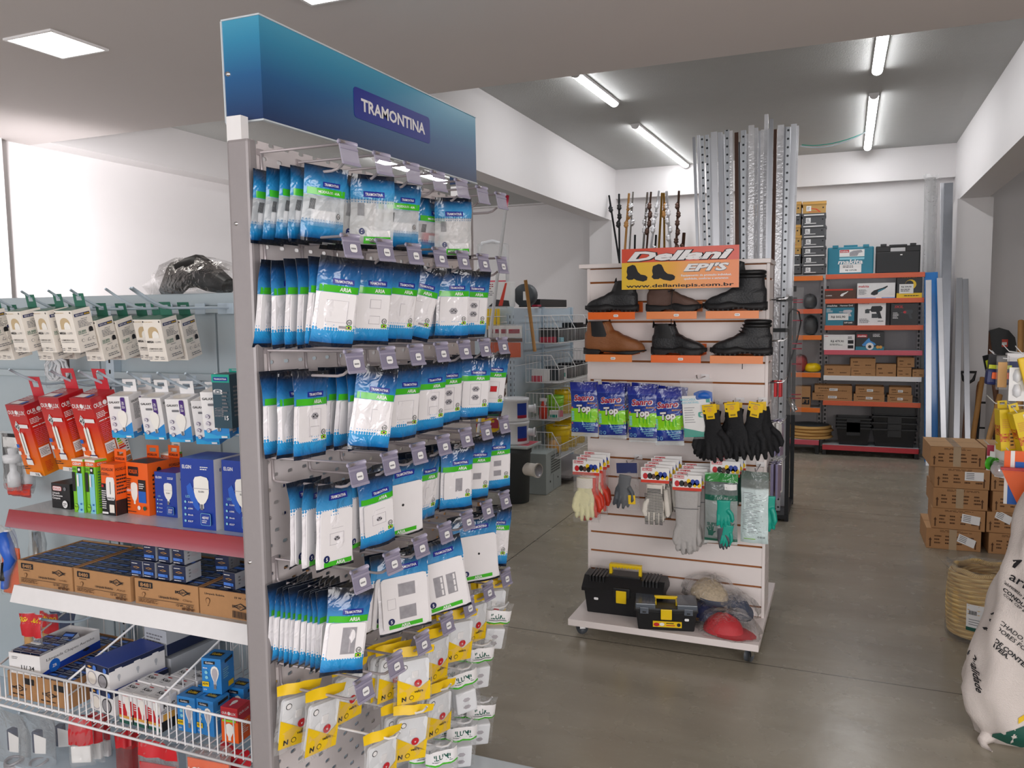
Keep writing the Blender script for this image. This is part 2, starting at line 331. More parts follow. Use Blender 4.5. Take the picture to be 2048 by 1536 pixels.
def floor_material():
    m, nt, b = nodes('concrete'); tc = N(nt, 'TexCoord'); P = tc.outputs['Object']
    def noise(sc, det=4, dist=0):
        n = N(nt, 'TexNoise', i_Scale=sc, i_Detail=float(det), i_Distortion=float(dist)); nt.links.new(P, n.inputs['Vector']); return n.outputs[0]
    r = N(nt, 'ValToRGB'); e = r.color_ramp.elements; e[0].position = .3; e[0].color = lin('#948d7e'); e[1].position = .72; e[1].color = lin('#aaa393')
    mp = N(nt, 'Mapping'); mp.inputs['Scale'].default_value = (.6, 2.2, 1); nt.links.new(P, mp.inputs[0])
    n0 = N(nt, 'TexNoise', i_Scale=1.6, i_Detail=6.0, i_Distortion=.6); nt.links.new(mp.outputs[0], n0.inputs['Vector']); nt.links.new(n0.outputs[0], r.inputs[0])
    r2 = N(nt, 'ValToRGB'); e = r2.color_ramp.elements; e[0].position = .60; e[0].color = (0, 0, 0, 1); e[1].position = .75; e[1].color = (1, 1, 1, 1)
    nt.links.new(noise(45, 5), r2.inputs[0])
    mx = N(nt, 'MixRGB', i_Color2=lin('#cdc5b6')); sc = N(nt, 'Math', operation='MULTIPLY', i_1=.13); nt.links.new(r2.outputs[0], sc.inputs[0]); nt.links.new(sc.outputs[0], mx.inputs[0]); nt.links.new(r.outputs[0], mx.inputs[1])
    sp = N(nt, 'SeparateXYZ'); nt.links.new(P, sp.inputs[0]); col = mx.outputs[0]
    for ax, v in ((1, 3.745), (1, 6.9), (1, .6), (0, -2.02), (0, 1.2), (0, -5)):
        a = N(nt, 'Math', operation='SUBTRACT', i_1=v); nt.links.new(sp.outputs[ax], a.inputs[0])
        ab = N(nt, 'Math', operation='ABSOLUTE'); nt.links.new(a.outputs[0], ab.inputs[0])
        l = N(nt, 'Math', operation='LESS_THAN', i_1=.0035); nt.links.new(ab.outputs[0], l.inputs[0])
        m3 = N(nt, 'MixRGB', i_Color2=lin('#4d473e')); nt.links.new(l.outputs[0], m3.inputs[0]); nt.links.new(col, m3.inputs[1]); col = m3.outputs[0]
    nt.links.new(col, b.inputs['Base Color'])
    rr = N(nt, 'MapRange', i_3=.16, i_4=.36); nt.links.new(noise(6, 5), rr.inputs[0]); nt.links.new(rr.outputs[0], b.inputs['Roughness'])
    bp = N(nt, 'Bump', i_Strength=.06, i_Distance=.01); nt.links.new(noise(25, 5), bp.inputs['Height']); nt.links.new(bp.outputs[0], b.inputs['Normal'])
    b.inputs['Specular IOR Level'].default_value = .5; MATS['concrete'] = m
floor_material()

# ---------------------------------------------------------------- room
def slab(name, lo, hi, m, bev=0): return struct(name, MB().box(lo, hi, m, bev))
YB, ZC, ZS, YS = 10.25, 3.40, 2.75, 3.82
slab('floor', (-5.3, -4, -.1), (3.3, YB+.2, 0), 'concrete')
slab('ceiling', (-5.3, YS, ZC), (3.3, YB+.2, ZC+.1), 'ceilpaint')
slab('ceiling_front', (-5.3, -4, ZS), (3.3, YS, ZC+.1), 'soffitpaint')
slab('wall_left', (-5.3, 3.6, 0), (-5.0, YB, ZC), 'wallpaint')
slab('wall_front_left', (-5.3, -4, 0), (-4.95, 3.6, ZS), 'wallpaint')
slab('wall_right', (3.1, -4, 0), (3.3, YB, ZC), 'greywall')
slab('wall_back', (-5.3, YB, 0), (3.3, YB+.2, ZC), 'wallpaint')
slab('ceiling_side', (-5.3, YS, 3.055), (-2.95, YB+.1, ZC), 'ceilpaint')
slab('trim_1', (-5.1, YS, ZS), (-4.8, YB, ZC), 'wallpaint')                 # beams
slab('trim_2', (-2.95, YS, ZS), (-2.75, YB, ZC), 'wallpaint')
slab('trim_3', (1.05, YS, ZS), (1.32, YB, ZC), 'wallpaint')
slab('trim_4', (-2.75, YB-.1, 3.04), (1.05, YB, ZC), 'wallpaint')
slab('trim_5', (-4.8, YB-.1, 3.04), (-2.95, YB, ZC), 'wallpaint')
slab('trim_6', (-3.02, YB-.36, 0), (-2.73, YB, ZS), 'wallpaint')            # pillars under the beams
slab('trim_7', (1.03, YB-.55, 0), (1.36, YB, ZS), 'wallpaint')

def light_panel(c, label):
    t = thing('ceiling_panel_light', label, 'ceiling light', (c[0], c[1], ZS), 0, 'square panel lights in the low ceiling')
    f = MB(); s = .125
    for a, b2 in (((-s-.012, -s-.012), (s+.012, -s)), ((-s-.012, s), (s+.012, s+.012)), ((-s-.012, -s), (-s, s)), ((s, -s), (s+.012, s))):
        f.box((a[0], a[1], -.008), (b2[0], b2[1], 0), 'white')
    reg(t, f.build('frame', t), MB().box((-s, -s, -.004), (s, s, -.001), 'panelglow').build('diffuser', t)); return t
pc = sum([at(*p, Z=ZS) for p in ((20, 78), (97, 57), (203, 97), (130, 115))], V((0, 0, 0)))/4
pa = light_panel(pc, 'square white LED panel light set in the low ceiling above the bulb shelves')
pb = at(688, -8, Z=ZS)
dup(pa, 'square LED panel light at the very top edge, only a sliver showing', (-1.70, 2.425, ZS))

def batten(p, q, label, z=ZC):
    p, q = V(p), V(q); L = (q-p).length; d = q-p; a = math.atan2(d.y, d.x); c = (p+q)/2
    t = thing('tube_light', label, 'tube light', (c.x, c.y, z), a, 'white batten tube lights on the ceiling')
    h = MB().box((-L/2, -.038, -.022), (L/2, .038, 0), 'white')
    dm = MB(); n = 8
    prof = [(.036*cos(pi*i/n), -.02-.03*sin(pi*i/n)) for i in range(n+1)]
    dm.grid(1, n, lambda u, v: (-L/2+.02+u*(L-.04), prof[round(v*n)][0], prof[round(v*n)][1]), 'tubeglow')
    o = [h.build('housing', t), dm.build('diffuser', t)]
    for s in (-1, 1):
        e = MB().prism([(y, z2) for y, z2 in prof], .02, 'white', (s*(L/2-.001) if s > 0 else -L/2+.021, 0, 0), (0, 1, 0), (0, 0, 1)); o.append(e.build('end_cap', t))
    return reg(t, *o)
ztl = ZC-.05
for (a, b2), lb in (((( 1150, 155), (1230, 215)), 'glowing white tube light nearest the low ceiling edge, beyond the blue header sign'),
                    (((1270, 258), (1372, 336)), 'long glowing tube light ending just before the bundle of metal profiles'),
                    (((1768, 68), (1754, 152)), 'glowing tube light nearest the low ceiling edge above the walkway'),
                    (((1748, 198), (1735, 302)), 'glowing tube light above the back shelves with a loose cable beside it')):
    p, q = at(*a, Z=ztl), at(*b2, Z=ztl); batten((p.x, p.y, ZC), (q.x, q.y, ZC), lb)
batten((-4.02, 6.5, 3.055), (-4.02, 7.1, 3.055), 'nearer tube light over the side aisle glimpsed through the hooks of the bag display', 3.055)
batten((-4.02, 7.33, 3.055), (-4.02, 7.93, 3.055), 'farther tube light over the side aisle glimpsed through the hooks of the bag display', 3.055)
cb = MB(); p = at(1600, 292, Z=ZC-.02); q = at(1735, 262, Z=ZC-.02)
cb.tube(bez(p, (p+q)/2+V((0, 0, -.14)), q, 10), .005, 'palemetal', 5); cb.tube(bez(p+V((.02, 0, .01)), (p+q)/2+V((0, .03, -.09)), q+V((0, .02, 0)), 10), .005, 'teal', 5)
solo('ceiling_cable', cb, 'loose thin cable drooping under the ceiling beside a tube light', 'cable')

# ================================================================ perforated end display with the bagged switch plates
def perforated():
    m, nt, b = nodes('perforated'); tc = N(nt, 'TexCoord'); sp = N(nt, 'SeparateXYZ'); nt.links.new(tc.outputs['Object'], sp.inputs[0])
    def M(op, a, c=None):
        n = N(nt, 'Math', operation=op)
        for i, x in enumerate((a, c)):
            if x is None: continue
            if isinstance(x, (int, float)): n.inputs[i].default_value = x
            else: nt.links.new(x, n.inputs[i])
        return n.outputs[0]
    row = M('FLOOR', M('MULTIPLY', sp.outputs[2], 1/.037)); odd = M('MULTIPLY', M('MODULO', row, 2.0), .5)
    y = M('SUBTRACT', M('FRACT', M('ADD', M('MULTIPLY', sp.outputs[1], 1/.062), odd)), .5)
    z = M('SUBTRACT', M('FRACT', M('MULTIPLY', sp.outputs[2], 1/.037)), .5)
    y2 = M('MAXIMUM', M('SUBTRACT', M('ABSOLUTE', M('MULTIPLY', y, .062)), .0055), 0.0)
    d = M('ADD', M('POWER', y2, 2.0), M('POWER', M('MULTIPLY', z, .037), 2.0))
    hole = M('LESS_THAN', d, .0048**2)
    nt.links.new(M('SUBTRACT', 1.0, hole), b.inputs['Alpha'])
    b.inputs['Base Color'].default_value = lin('#d9d1d1'); b.inputs['Roughness'].default_value = .4; MATS['perforated'] = m
perforated()
banded('headerprint', [(0, '#12305f'), (.45, '#1c5c90'), (.8, '#3089b0'), (1, '#459cbd')], bump=0, object_z=(0, .25), rough=.3, coat=.3)
mat('logoblue', '#16288c', .35); mat('bagblack', '#0d1420', .2, coat=.6); mat('aria', '#3fba1e', .3, coat=.5)
ARIA = [(0, '#0b1a30'), (.045, '#0b1a30'), (.05, '#0f62a6'), (.12, '#1f8fd0'), (.185, '#2f9fdc'), (.19, '#f2eff2'), (.605, '#f2eff2'), (.61, '#4a94c6'), (.70, '#2f86c2'), (.78, '#1d66a4'), (.86, '#124a80'), (.92, '#0d2340'), (.955, '#0a1220'), (1, '#0a1220')]
banded('ariafilm', ARIA, dots=[(.255, .18, '#2f9fdc')])
ARIAB = [(0, '#0b1626'), (.03, '#0b1626'), (.035, '#f2eff2'), (.70, '#f2eff2'), (.71, '#3f95cc'), (.80, '#2b7fb8'), (.9, '#14466f'), (.96, '#0b1626'), (1, '#0b1626')]
banded('ariabfilm', ARIAB, dots=[(.62, .715, '#3f95cc')])
MODU = [(0, '#0b1626', .97), (.04, '#0b1626', .97), (.05, '#124f86', .97), (.14, '#1e86c4', .95), (.24, '#4fa8da', .6), (.30, '#e8eef2', .38), (.60, '#e8eef2', .35), (.615, '#3f98d0', .95), (.76, '#2c8cc6', .97), (.9, '#14507f', .98), (1, '#0b1626', 1)]
banded('modufilm', MODU, dots=[(.31, .22, '#3f98d0')])
MODB = [(0, '#0b1018', 1), (.06, '#0b1018', 1), (.065, '#e8eaea', .4), (.66, '#e8eaea', .36), (.69, '#4fa8da', .8), (.8, '#2c8cc6', .97), (.9, '#14507f', .98), (.95, '#0b1626', 1), (1, '#0b1626', 1)]
banded('modubfilm', MODB, dots=[(.6, .72, '#3f98d0')])
mat('bagback', '#c9cdd3', .3, coat=.5)

def bag(w, h, t, mf, mback=None, nx=8, nz=16, seed=0, vlo=.1, vhi=.72, top=.012, crinkle=.0016):
    """a sealed pouch hanging from its hole at the origin, front towards -y; returns (builder, surface function)"""
    r = random.Random(seed); ph = [r.random()*6 for _ in range(6)]
    def prof(u, v):
        a = max(0., 1-abs(2*u-1)**3.5); b = min(1, max(0, v/vlo))*min(1, max(0, (1-v)/(1-vhi))); b = b*b*(3-2*b)
        return a*b
    def wav(u, v): return crinkle*(sin(u*9+ph[0]+v*5)+.7*sin(u*17+ph[1]-v*11)+.6*sin(v*23+ph[2]))*min(1, 8*u*(1-u))
    def curl(u, v): return .010*max(0, v-.8)/.2*sin(u*3.1+ph[3])+.006*max(0, .1-v)/.1*sin(u*5+ph[4])
    def ex(u, v): return (u-.5)*w*(1-.035*sin(v*pi)+.012*sin(v*13+ph[5]))
    def surf(x, z):
        u = x/w+.5; v = (z-top)/h+1; return -t/2*prof(u, v)+wav(u, v)+curl(u, v)
    mb = MB()
    mb.grid(nx, nz, lambda u, v: (ex(u, v), -t/2*prof(u, v)+wav(u, v)+curl(u, v), top-h+v*h), mf)
    mb.grid(nx, nz//2, lambda u, v: (ex(1-u, v), t/2*prof(1-u, v)+wav(1-u, v)+curl(1-u, v)+.0006, top-h+v*h), mback or mf)
    return mb, surf
def decal(mb, i0, surf, eps=.0007):
    for i in range(i0, len(mb.v)):
        p = mb.v[i]; mb.v[i] = V((p.x, surf(p.x, p.z)-eps, p.z))
def dec_rect(mb, surf, x0, z0, x1, z1, m, eps=.0005, n=8):
    i = len(mb.v); mb.grid(n, 2, lambda u, v: (x0+(x1-x0)*u, 0, z0+(z1-z0)*v), m); decal(mb, i, surf, eps)
def dec_poly(mb, surf, poly, m, eps=.0006):
    i = len(mb.v); mb.add([(x, 0, z) for x, z in poly], [tuple(range(len(poly)))], m); decal(mb, i, surf, eps)
def dec_text(mb, surf, s, x, z, h, m, bold=.02, shear=0, rot=0, eps=.0011, width=None):
    i = len(mb.v); a = RAD(rot); mb.text(s, (x, 0, z), (cos(a), 0, sin(a)), (-sin(a), 0, cos(a)), h, m, bold, shear, 'c', width); decal(mb, i, surf, eps)
def plate_mb(w, zt, zb, y, style, r=.006):
    """the moulded plate showing through the film, with rocker, sockets or openings"""
    p = MB(); e = -.001
    p.prism(rrect(-w/2, zb, w/2, zt, r), .003, 'plate', (0, y, 0))
    zc = (zt+zb)/2; H = zt-zb
    def ol(x0, z0, x1, z1, m='plateline', k=.0009):
        for a, b in (((x0, z0), (x1, z0+k)), ((x0, z1-k), (x1, z1)), ((x0, z0), (x0+k, z1)), ((x1-k, z0), (x1, z1))):
            p.box((a[0], y+e, a[1]), (b[0], y, b[1]), m)
    def rocker(x, z, ww=.023, hh=.044, m='plate'):
        p.box((x-ww/2, y-.0018, z-hh/2), (x+ww/2, y, z+hh/2), m, .0006); ol(x-ww/2-.001, z-hh/2-.001, x+ww/2+.001, z+hh/2+.001)
    def socket(x, z, s=.012):
        p.prism([(x+s*cos(pi/3*i)*1.25, z+s*sin(pi/3*i)*.85) for i in range(6)], .0008, 'plateline', (0, y-.0008, 0))
        p.prism([(x+s*.9*cos(pi/3*i)*1.25, z+s*.9*sin(pi/3*i)*.85) for i in range(6)], .0006, 'opening', (0, y-.0014, 0))
        for dx in (-.006, 0, .006): p.prism(circ(x+dx, z-(.001 if dx else -.003), .0021, 8), .0005, 'black', (0, y-.0019, 0))
    def hole(x, z, ww, hh): p.box((x-ww/2, y-.0006, z-hh/2), (x+ww/2, y, z+hh/2), 'opening'); ol(x-ww/2-.0012, z-hh/2-.0012, x+ww/2+.0012, z+hh/2+.0012)
    if style == 'switch': rocker(.008, zc-.002)
    elif style == 'blank': ol(-w*.3, zc-H*.3, w*.3, zc+H*.3, k=.0006); p.box((w*.1, y-.0015, zb+.004), (w*.36, y, zb+.010), 'opening')
    elif style == 'tworect': rocker(.006, zc+H*.22, .03, .022); rocker(.006, zc-H*.25, .03, .02)
    elif style == 'sock1': socket(0, zc, .013)
    elif style == 'sock2': socket(0, zc+H*.2); socket(0, zc-H*.12); ol(-.02, zc-.036, .02, zc+.036, k=.0006)
    elif style == 'sockswitch': socket(.006, zc+H*.2, .011); rocker(.006, zc-H*.22, .028, .022); ol(-.014, zc-.034, .026, zc+.036, k=.0006)
    elif style == 'open1': hole(.004, zc, .022, .042)
    elif style == 'open': hole(.002, zc, .028, .02)
    elif style == 'open2': hole(.002, zc+H*.18, .026, .018); hole(.002, zc-H*.22, .026, .018)
    elif style == 'bigopen': hole(.006, zc, .036, .066); p.box((.008, y-.001, zc-.03), (.012, y, zc+.03), 'plateline')
    elif style == 'red': rocker(.004, zc+.004, .026, .02, 'red'); ol(-.018, zc-.03, .026, zc+.03, k=.0006)
    elif style == 'smallsock': ol(-.022, zc-.018, .022, zc+.012, k=.0007); socket(0, zc-.003, .008); p.box((-.016, y-.0006, zc+.024), (.02, y, zc+.0247), 'plateline')
    elif style == 'hole': p.prism(circ(.004, zc+.012, .004), .0006, 'ink', (0, y-.0006, 0))
    elif style == 'fourv': hole(-.018, zc, .03, .062); hole(.024, zc, .03, .062); [p.box((.03, y-.0012, zc-.028+i*.02), (.036, y, zc-.012+i*.02), 'plate') for i in range(3)]; [p.box((-.012, y-.0012, zc-.028+i*.02), (-.006, y, zc-.012+i*.02), 'plate') for i in range(3)]
    elif style == 'fourh': hole(.006, zc+H*.24, .05, .036); hole(.006, zc-H*.2, .05, .036); ol(-.055, zc-H*.1, -.03, zc+H*.1, k=.0006)
    return p
def badge(mb, surf, x, z, w=.056, h=.0135, rot=0):
    dec_rect(mb, surf, x-w/2, z-h/2, x+w/2, z+h/2, 'logoblue', .0006); dec_text(mb, surf, 'TRAMONTINA', x, z, h*.5, 'white', .015, width=w*.84, eps=.0011)
def seal(mb, surf, x, z, r, s='10'):
    dec_poly(mb, surf, circ(x, z, r, 16), 'navy' if s == '5' else 'ink'); dec_poly(mb, surf, circ(x, z, r*.78, 16), 'navy' if s == '5' else 'white', .0009)
    dec_text(mb, surf, s, x, z, r*.95, 'white' if s == '5' else 'ink', .03, eps=.0012)
HOOKY = [1.69+.155*k for k in range(7)]; ROWZ = [2.03, 1.81, 1.53, 1.25, .98, .695]; XP = -1.383
def make_bag(kind, style, seed):
    """one bag: the printed pouch and, as its part, the plate or module inside"""
    if kind == 'A':
        w, h = .116, .222; mb, sf = bag(w, h, .016, 'ariafilm', 'bagback', seed=seed, vlo=.09, vhi=.66); zz = lambda v: .012-h+v*h
        dec_rect(mb, sf, -w*.44, zz(.612), w*.46, zz(.688), 'aria', .0005); dec_text(mb, sf, 'ARIA', w*.14, zz(.65), .0095, 'white', .025)
        badge(mb, sf, w*.08, zz(.735)); y = sf(0, zz(.4))-.0012
        ch = plate_mb(w*.82, zz(.612)-.001, zz(.2), y, style); s2 = lambda x, z: y-.0006
        seal(ch, s2, w*.31, zz(.29), .0075); dec_rect(ch, s2, w*.24, zz(.21), w*.38, zz(.255), 'green'); dec_poly(ch, s2, [(w*.25, zz(.2325)), (w*.31, zz(.214)), (w*.37, zz(.2325)), (w*.31, zz(.252))], 'yellow', .0011)
        dec_poly(ch, s2, circ(w*.31, zz(.2325), .003, 10), 'navy', .0014); pn = 'switch_plate'
    elif kind == 'B':
        w, h = .118, .222; mb, sf = bag(w, h, .016, 'ariabfilm', 'bagback', seed=seed, vlo=.06, vhi=.7); zz = lambda v: .012-h+v*h
        badge(mb, sf, 0.006, zz(.84), .062, .016); y = sf(0, zz(.4))-.0012
        ch = plate_mb(w*.84, zz(.69), zz(.045), y, style, .009); s2 = lambda x, z: y-.0006
        seal(ch, s2, -w*.27, zz(.135), .0095, '5'); dec_rect(ch, s2, -w*.34, zz(.045), w*.4, zz(.1), 'aria'); dec_text(ch, s2, 'ARIA', w*.1, zz(.072), .009, 'white', .025); pn = 'switch_plate'
    elif kind == 'W':
        w, h = .165, .235; mb, sf = bag(w, h, .017, 'ariabfilm', 'bagback', seed=seed, vlo=.05, vhi=.72); zz = lambda v: .012-h+v*h
        badge(mb, sf, 0.014, zz(.83), .068, .016); y = sf(0, zz(.4))-.004
        ch = plate_mb(w*.86, zz(.72), zz(.06), y, style, .011); s2 = lambda x, z: y-.0006
        seal(ch, s2, -w*.28, zz(.17), .010, '5'); dec_rect(ch, s2, -w*.33, zz(.075), w*.3, zz(.125), 'aria'); dec_text(ch, s2, 'ARIA', -w*.02, zz(.1), .009, 'white', .025); pn = 'switch_plate'
    elif kind in 'MR':
        w, h = .118, .182; mb, sf = bag(w, h, .024, 'modufilm', 'modufilm', seed=seed, vlo=.16, vhi=.7, crinkle=.0024); zz = lambda v: .012-h+v*h
        dec_rect(mb, sf, -w*.43, zz(.615), w*.45, zz(.705), 'aria', .0006); dec_text(mb, sf, 'MODULOS ARIA', w*.05, zz(.66), .006, 'white', .02)
        badge(mb, sf, w*.1, zz(.76), .05, .0125)
        for k in range(9): dec_rect(mb, sf, -w*.36+k*.0016, zz(.42), -w*.36+k*.0016+.0009, zz(.56), 'ink', .0008, 1)
        seal(mb, sf, w*.32, zz(.36), .007)
        ch = MB().box((-.03, -.006, zz(.2)), (.034, .008, zz(.42)), 'red' if kind == 'R' else 'white', .003); pn = 'switch_module'
        ch.box((-.012, -.008, zz(.25)), (.016, -.006, zz(.38)), 'plate', .001)
    elif kind == 'N':
        w, h = .122, .19; mb, sf = bag(w, h, .024, 'modubfilm', 'modubfilm', seed=seed, vlo=.1, vhi=.7, crinkle=.0024); zz = lambda v: .012-h+v*h
        badge(mb, sf, 0, zz(.74), .058, .015); dec_rect(mb, sf, -w*.2, zz(.075), w*.42, zz(.175), 'aria', .0006); dec_text(mb, sf, 'MODULOS ARIA', w*.11, zz(.135), .0065, 'white', .025); dec_rect(mb, sf, w*.02, zz(.09), w*.2, zz(.1), 'white', .0009, 2)
        seal(mb, sf, -w*.24, zz(.24), .0085, '5')
        for k in range(9): dec_rect(mb, sf, -w*.34+k*.0018, zz(.45), -w*.34+k*.0018+.001, zz(.62), 'greyink', .0008, 1)
        ch = MB().box((-.016, -.007, zz(.17)), (.05, .007, zz(.27)), 'white', .003); pn = 'switch_module'
    elif kind == 'V':
        w, h = .122, .19; mb, sf = bag(w, h, .02, 'clearbag', seed=seed, vlo=.06, vhi=.78, crinkle=.002, top=.02); zz = lambda v: .02-h+v*h
        dec_rect(mb, sf, -w*.5, zz(.87), w*.5, zz(1), 'yellow', .0008); y = -.007
        ch = MB().prism(rrect(-w*.38, zz(.12), w*.38, zz(.8), .01), .012, 'pcvwhite', (0, y, 0)); s2 = lambda x, z: y
        ch.box((-.008, y-.003, zz(.5)), (.012, y, zz(.62)), 'white', .001); dec_poly(ch, s2, circ(-w*.24, zz(.7), .009, 14), 'ink'); dec_poly(ch, s2, circ(-w*.24, zz(.7), .007, 14), 'white', .0009)
        f = MB(); f.add([(-w*.42, y-.002, zz(.08)), (w*.42, y-.002, zz(.08)), (w*.42, y-.002, zz(.2)), (-w*.42, y-.002, zz(.52))], [(0, 1, 2, 3)], 'yellow')
        f.add([(w*.42, y-.002, zz(.2)), (w*.42, y-.002, zz(.42)), (w*.1, y-.002, zz(.29))], [(0, 1, 2)], 'yellow')
        s3 = lambda x, z: y-.002; dec_text(f, s3, 'N', -w*.25, zz(.17), .014, 'ink', .04); dec_poly(f, s3, circ(-w*.06, zz(.17), .0075, 14), 'ink'); dec_poly(f, s3, circ(-w*.06, zz(.17), .0058, 14), 'yellow', .0009)
        dec_poly(f, s3, circ(w*.1, zz(.4), .012, 16), 'red', .0012); dec_text(f, s3, 'v', w*.1, zz(.4), .008, 'white', .03, eps=.0016); dec_text(f, s3, 'veltra', w*.12, zz(.265), .0085, 'ink', .02, eps=.0012)
        o = mb.build('switch_bag'); return reg(o, ch.build('switch_plate', o), f.build('printed_insert', o))
    elif kind == 'I':
        w, h = .11, .19; mb, sf = bag(w, h, .04, 'clearbag', seed=seed, vlo=.2, vhi=.66, crinkle=.003, top=.02); zz = lambda v: .02-h+v*h
        dec_rect(mb, sf, -w*.47, zz(.62), w*.47, zz(.84), 'white', .0008); dec_rect(mb, sf, -w*.47, zz(.6), w*.47, zz(.63), 'green', .001); dec_text(mb, sf, 'ILUMI', 0, zz(.745), .016, 'darkgreen', .03); dec_rect(mb, sf, -w*.3, zz(.665), w*.3, zz(.68), 'greyink', .001)
        ch = MB().box((-.036, -.022, zz(.08)), (.036, .02, zz(.5)), 'pcvwhite', .006)
        for dz in (.2, .34): ch.prism([(.011*cos(pi/3*i)*1.2, zz(dz)+.008*sin(pi/3*i)) for i in range(6)], .001, 'plateline', (0, -.0225, 0))
        pn = 'surface_socket'
    o = mb.build('switch_bag'); return reg(o, ch.build(pn, o))
BAGS = {}
DESC = {'A': 'blue-topped white plate bag with green band', 'B': 'white plate bag with green foot band', 'W': 'wide white plate bag', 'M': 'clear blue module bag', 'N': 'clear module bag with green foot band', 'R': 'clear module bag with red module', 'V': 'yellow-cornered clear switch bag', 'I': 'clear bag holding a white box socket'}
def put_bags(row, col, items, z=None, py=None):
    """items: (kind, style, px of the bag's centre, theta, roll, lean) from the panel outwards"""
    n = len(items); Y = HOOKY[col]; zz = (z if z is not None else ROWZ[row]-.0625)
    its = [tuple(it)+(82, 0, 8)[len(it)-3:] for it in items]; xs = [0]*n; thk = {'M': .025, 'N': .025, 'R': .025, 'V': .024, 'I': .047}
    for i in range(n-1, -1, -1):                                  # from the tip backwards, each pouch clear of the one in front
        x = at(its[i][2], py or (400, 610, 810, 1010, 1260, 1440, 1480)[row], Y=Y).x; x = min(x, XP+.235)
        if i < n-1: x = min(x, xs[i+1]-thk.get(its[i][0], .0115)-.045*abs(sin(RAD(its[i][3]-its[i+1][3]))))
        xs[i] = x
    if xs[0] < XP+.036: k = (xs[-1]-XP-.036)/max(1e-6, xs[-1]-xs[0]); xs = [xs[-1]-(xs[-1]-x)*k for x in xs] if n > 1 else [XP+.036]
    for i, it in enumerate(its):
        kind, style, px, th, roll, lean = it; x = xs[i]
        r = random.Random(row*100+col*10+i); th += r.uniform(-1.5, 1.5); roll += r.uniform(-1.5, 1.5)
        key = (kind, style, r.randint(0, 1))
        pos = 'frontmost' if i == n-1 else (ORD[n-1-i]+'-from-front')
        if n == 1: pos = 'lone'
        lab = f"{pos} {DESC[kind]}, {ORD[col]} hook from grey post, {ORD[row]} row down"
        a = dict(loc=(x, Y, zz), rz=RAD(th), rx=RAD(lean), ry=RAD(roll))
        if key in BAGS: o = dup(BAGS[key], **a)
        else: o = BAGS[key] = make_bag(kind, style, hash((kind, style)) % 97+key[2]*50 if False else sum(map(ord, kind+style))+key[2]*50); place(o, a['loc'], a['rz'], a['rx'], a['ry'])
        tag(o, lab, 'packaged switch', 'bagged switch plates on the perforated stand')
A, B_, Wd, M_, Nn = 'A', 'B', 'W', 'M', 'N'
put_bags(0, 0, [(M_, 'm', 524), (M_, 'm', 556), (M_, 'm', 586), (M_, 'm', 614, 80), (M_, 'm', 655, 66, 4)])
put_bags(0, 1, [(Nn, 'n', 695), (Nn, 'n', 710), (Nn, 'n', 726), (Nn, 'n', 764, 52)])
put_bags(0, 2, [(M_, 'm', 806, 60), (M_, 'm', 822, 62)])
put_bags(0, 4, [('R', 'r', 866, 70), (Nn, 'n', 910, 42)])
put_bags(1, 0, [(A, 'blank', 545, 88), (A, 'switch', 573, 80, -4), (A, 'switch', 605, 82, -3), (A, 'switch', 630, 80, -3), (A, 'switch', 657, 78), (A, 'blank', 700, 58, 6)])
put_bags(1, 1, [(A, 'switch', 735, 78), (A, 'tworect', 768, 60, 4)])
put_bags(1, 2, [(A, 'switch', 802, 76, 2), (A, 'switch', 822, 70, 4)])
put_bags(1, 3, [(A, 'blank', 855, 56, 13)])
put_bags(1, 4, [(A, 'switch', 880, 70), (A, 'sock1', 910, 50, 2)])
put_bags(1, 5, [(A, 'sock2', 952, 52, 1)])
put_bags(2, 0, [(A, 'switch', 553, 82, 0, 2), (A, 'sockswitch', 585, 82, 0, 2), (A, 'sockswitch', 624, 80, 1, 2)])
put_bags(2, 1, [(A, 'sockswitch', 668, 88), (A, 'switch', 688, 80, -3), (A, 'switch', 708, 80, -2), (A, 'switch', 730, 78, -3), (A, 'switch', 776, 52, 10, 0)])
put_bags(2, 2, [(A, 'blank', 829, 70, 2)])
put_bags(2, 3, [(A, 'switch', 848, 74), (A, 'sockswitch', 866, 64, -2)])
put_bags(2, 4, [(A, 'sock2', 899, 62)])
put_bags(2, 5, [(A, 'switch', 935, 66), (A, 'sock2', 962, 50, 2)])
put_bags(2, 6, [(A, 'red', 994, 54, 3)])
put_bags(3, 0, [(B_, 'smallsock', 610, 88, 0, 2), (B_, 'smallsock', 636, 86, 0, 2), (B_, 'smallsock', 671, 72, 1, 2)])
put_bags(3, 1, [(B_, 'smallsock', 728, 86), (A, 'smallsock', 752, 66, -6)])
put_bags(3, 2, [(Wd, 'hole', 800, 62, -4)])
put_bags(3, 3, [(A, 'switch', 826, 80), (A, 'switch', 842, 80), (A, 'switch', 858, 78)])
put_bags(3, 4, [(A, 'switch', 878, 78), (A, 'switch', 893, 76), (A, 'open1', 922, 52, -1)])
put_bags(3, 5, [(A, 'open', 948, 70), (A, 'open', 967, 50, 2)])
put_bags(3, 6, [(A, 'open2', 996, 44, -1)])
put_bags(4, 0, [(A, 'bigopen', 548+i*13.2, 80-i*.5, -3, 10) for i in range(10)]+[(A, 'bigopen', 716, 56, 8, 0)])
put_bags(4, 2, [(Wd, 'fourh', 778, 76), (Wd, 'fourh', 790, 74), (Wd, 'fourh', 806, 52, -1, 0)])
put_bags(4, 3, [(Wd, 'fourv', 870, 62), (Wd, 'fourv', 886, 48, -9, 0)])
put_bags(4, 5, [(Wd, 'hole', 932, 66), (Wd, 'hole', 940, 62), (Wd, 'hole', 952, 48, -3, 0)])
put_bags(4, 6, [(A, 'switch', 990, 60), (A, 'switch', 1018, 42, 6, 0)])
put_bags(5, 0, [('V', 'v', 600, 66, 2), ('V', 'v', 652, 74, 4)])
put_bags(5, 1, [('V', 'v', 702, 76)])
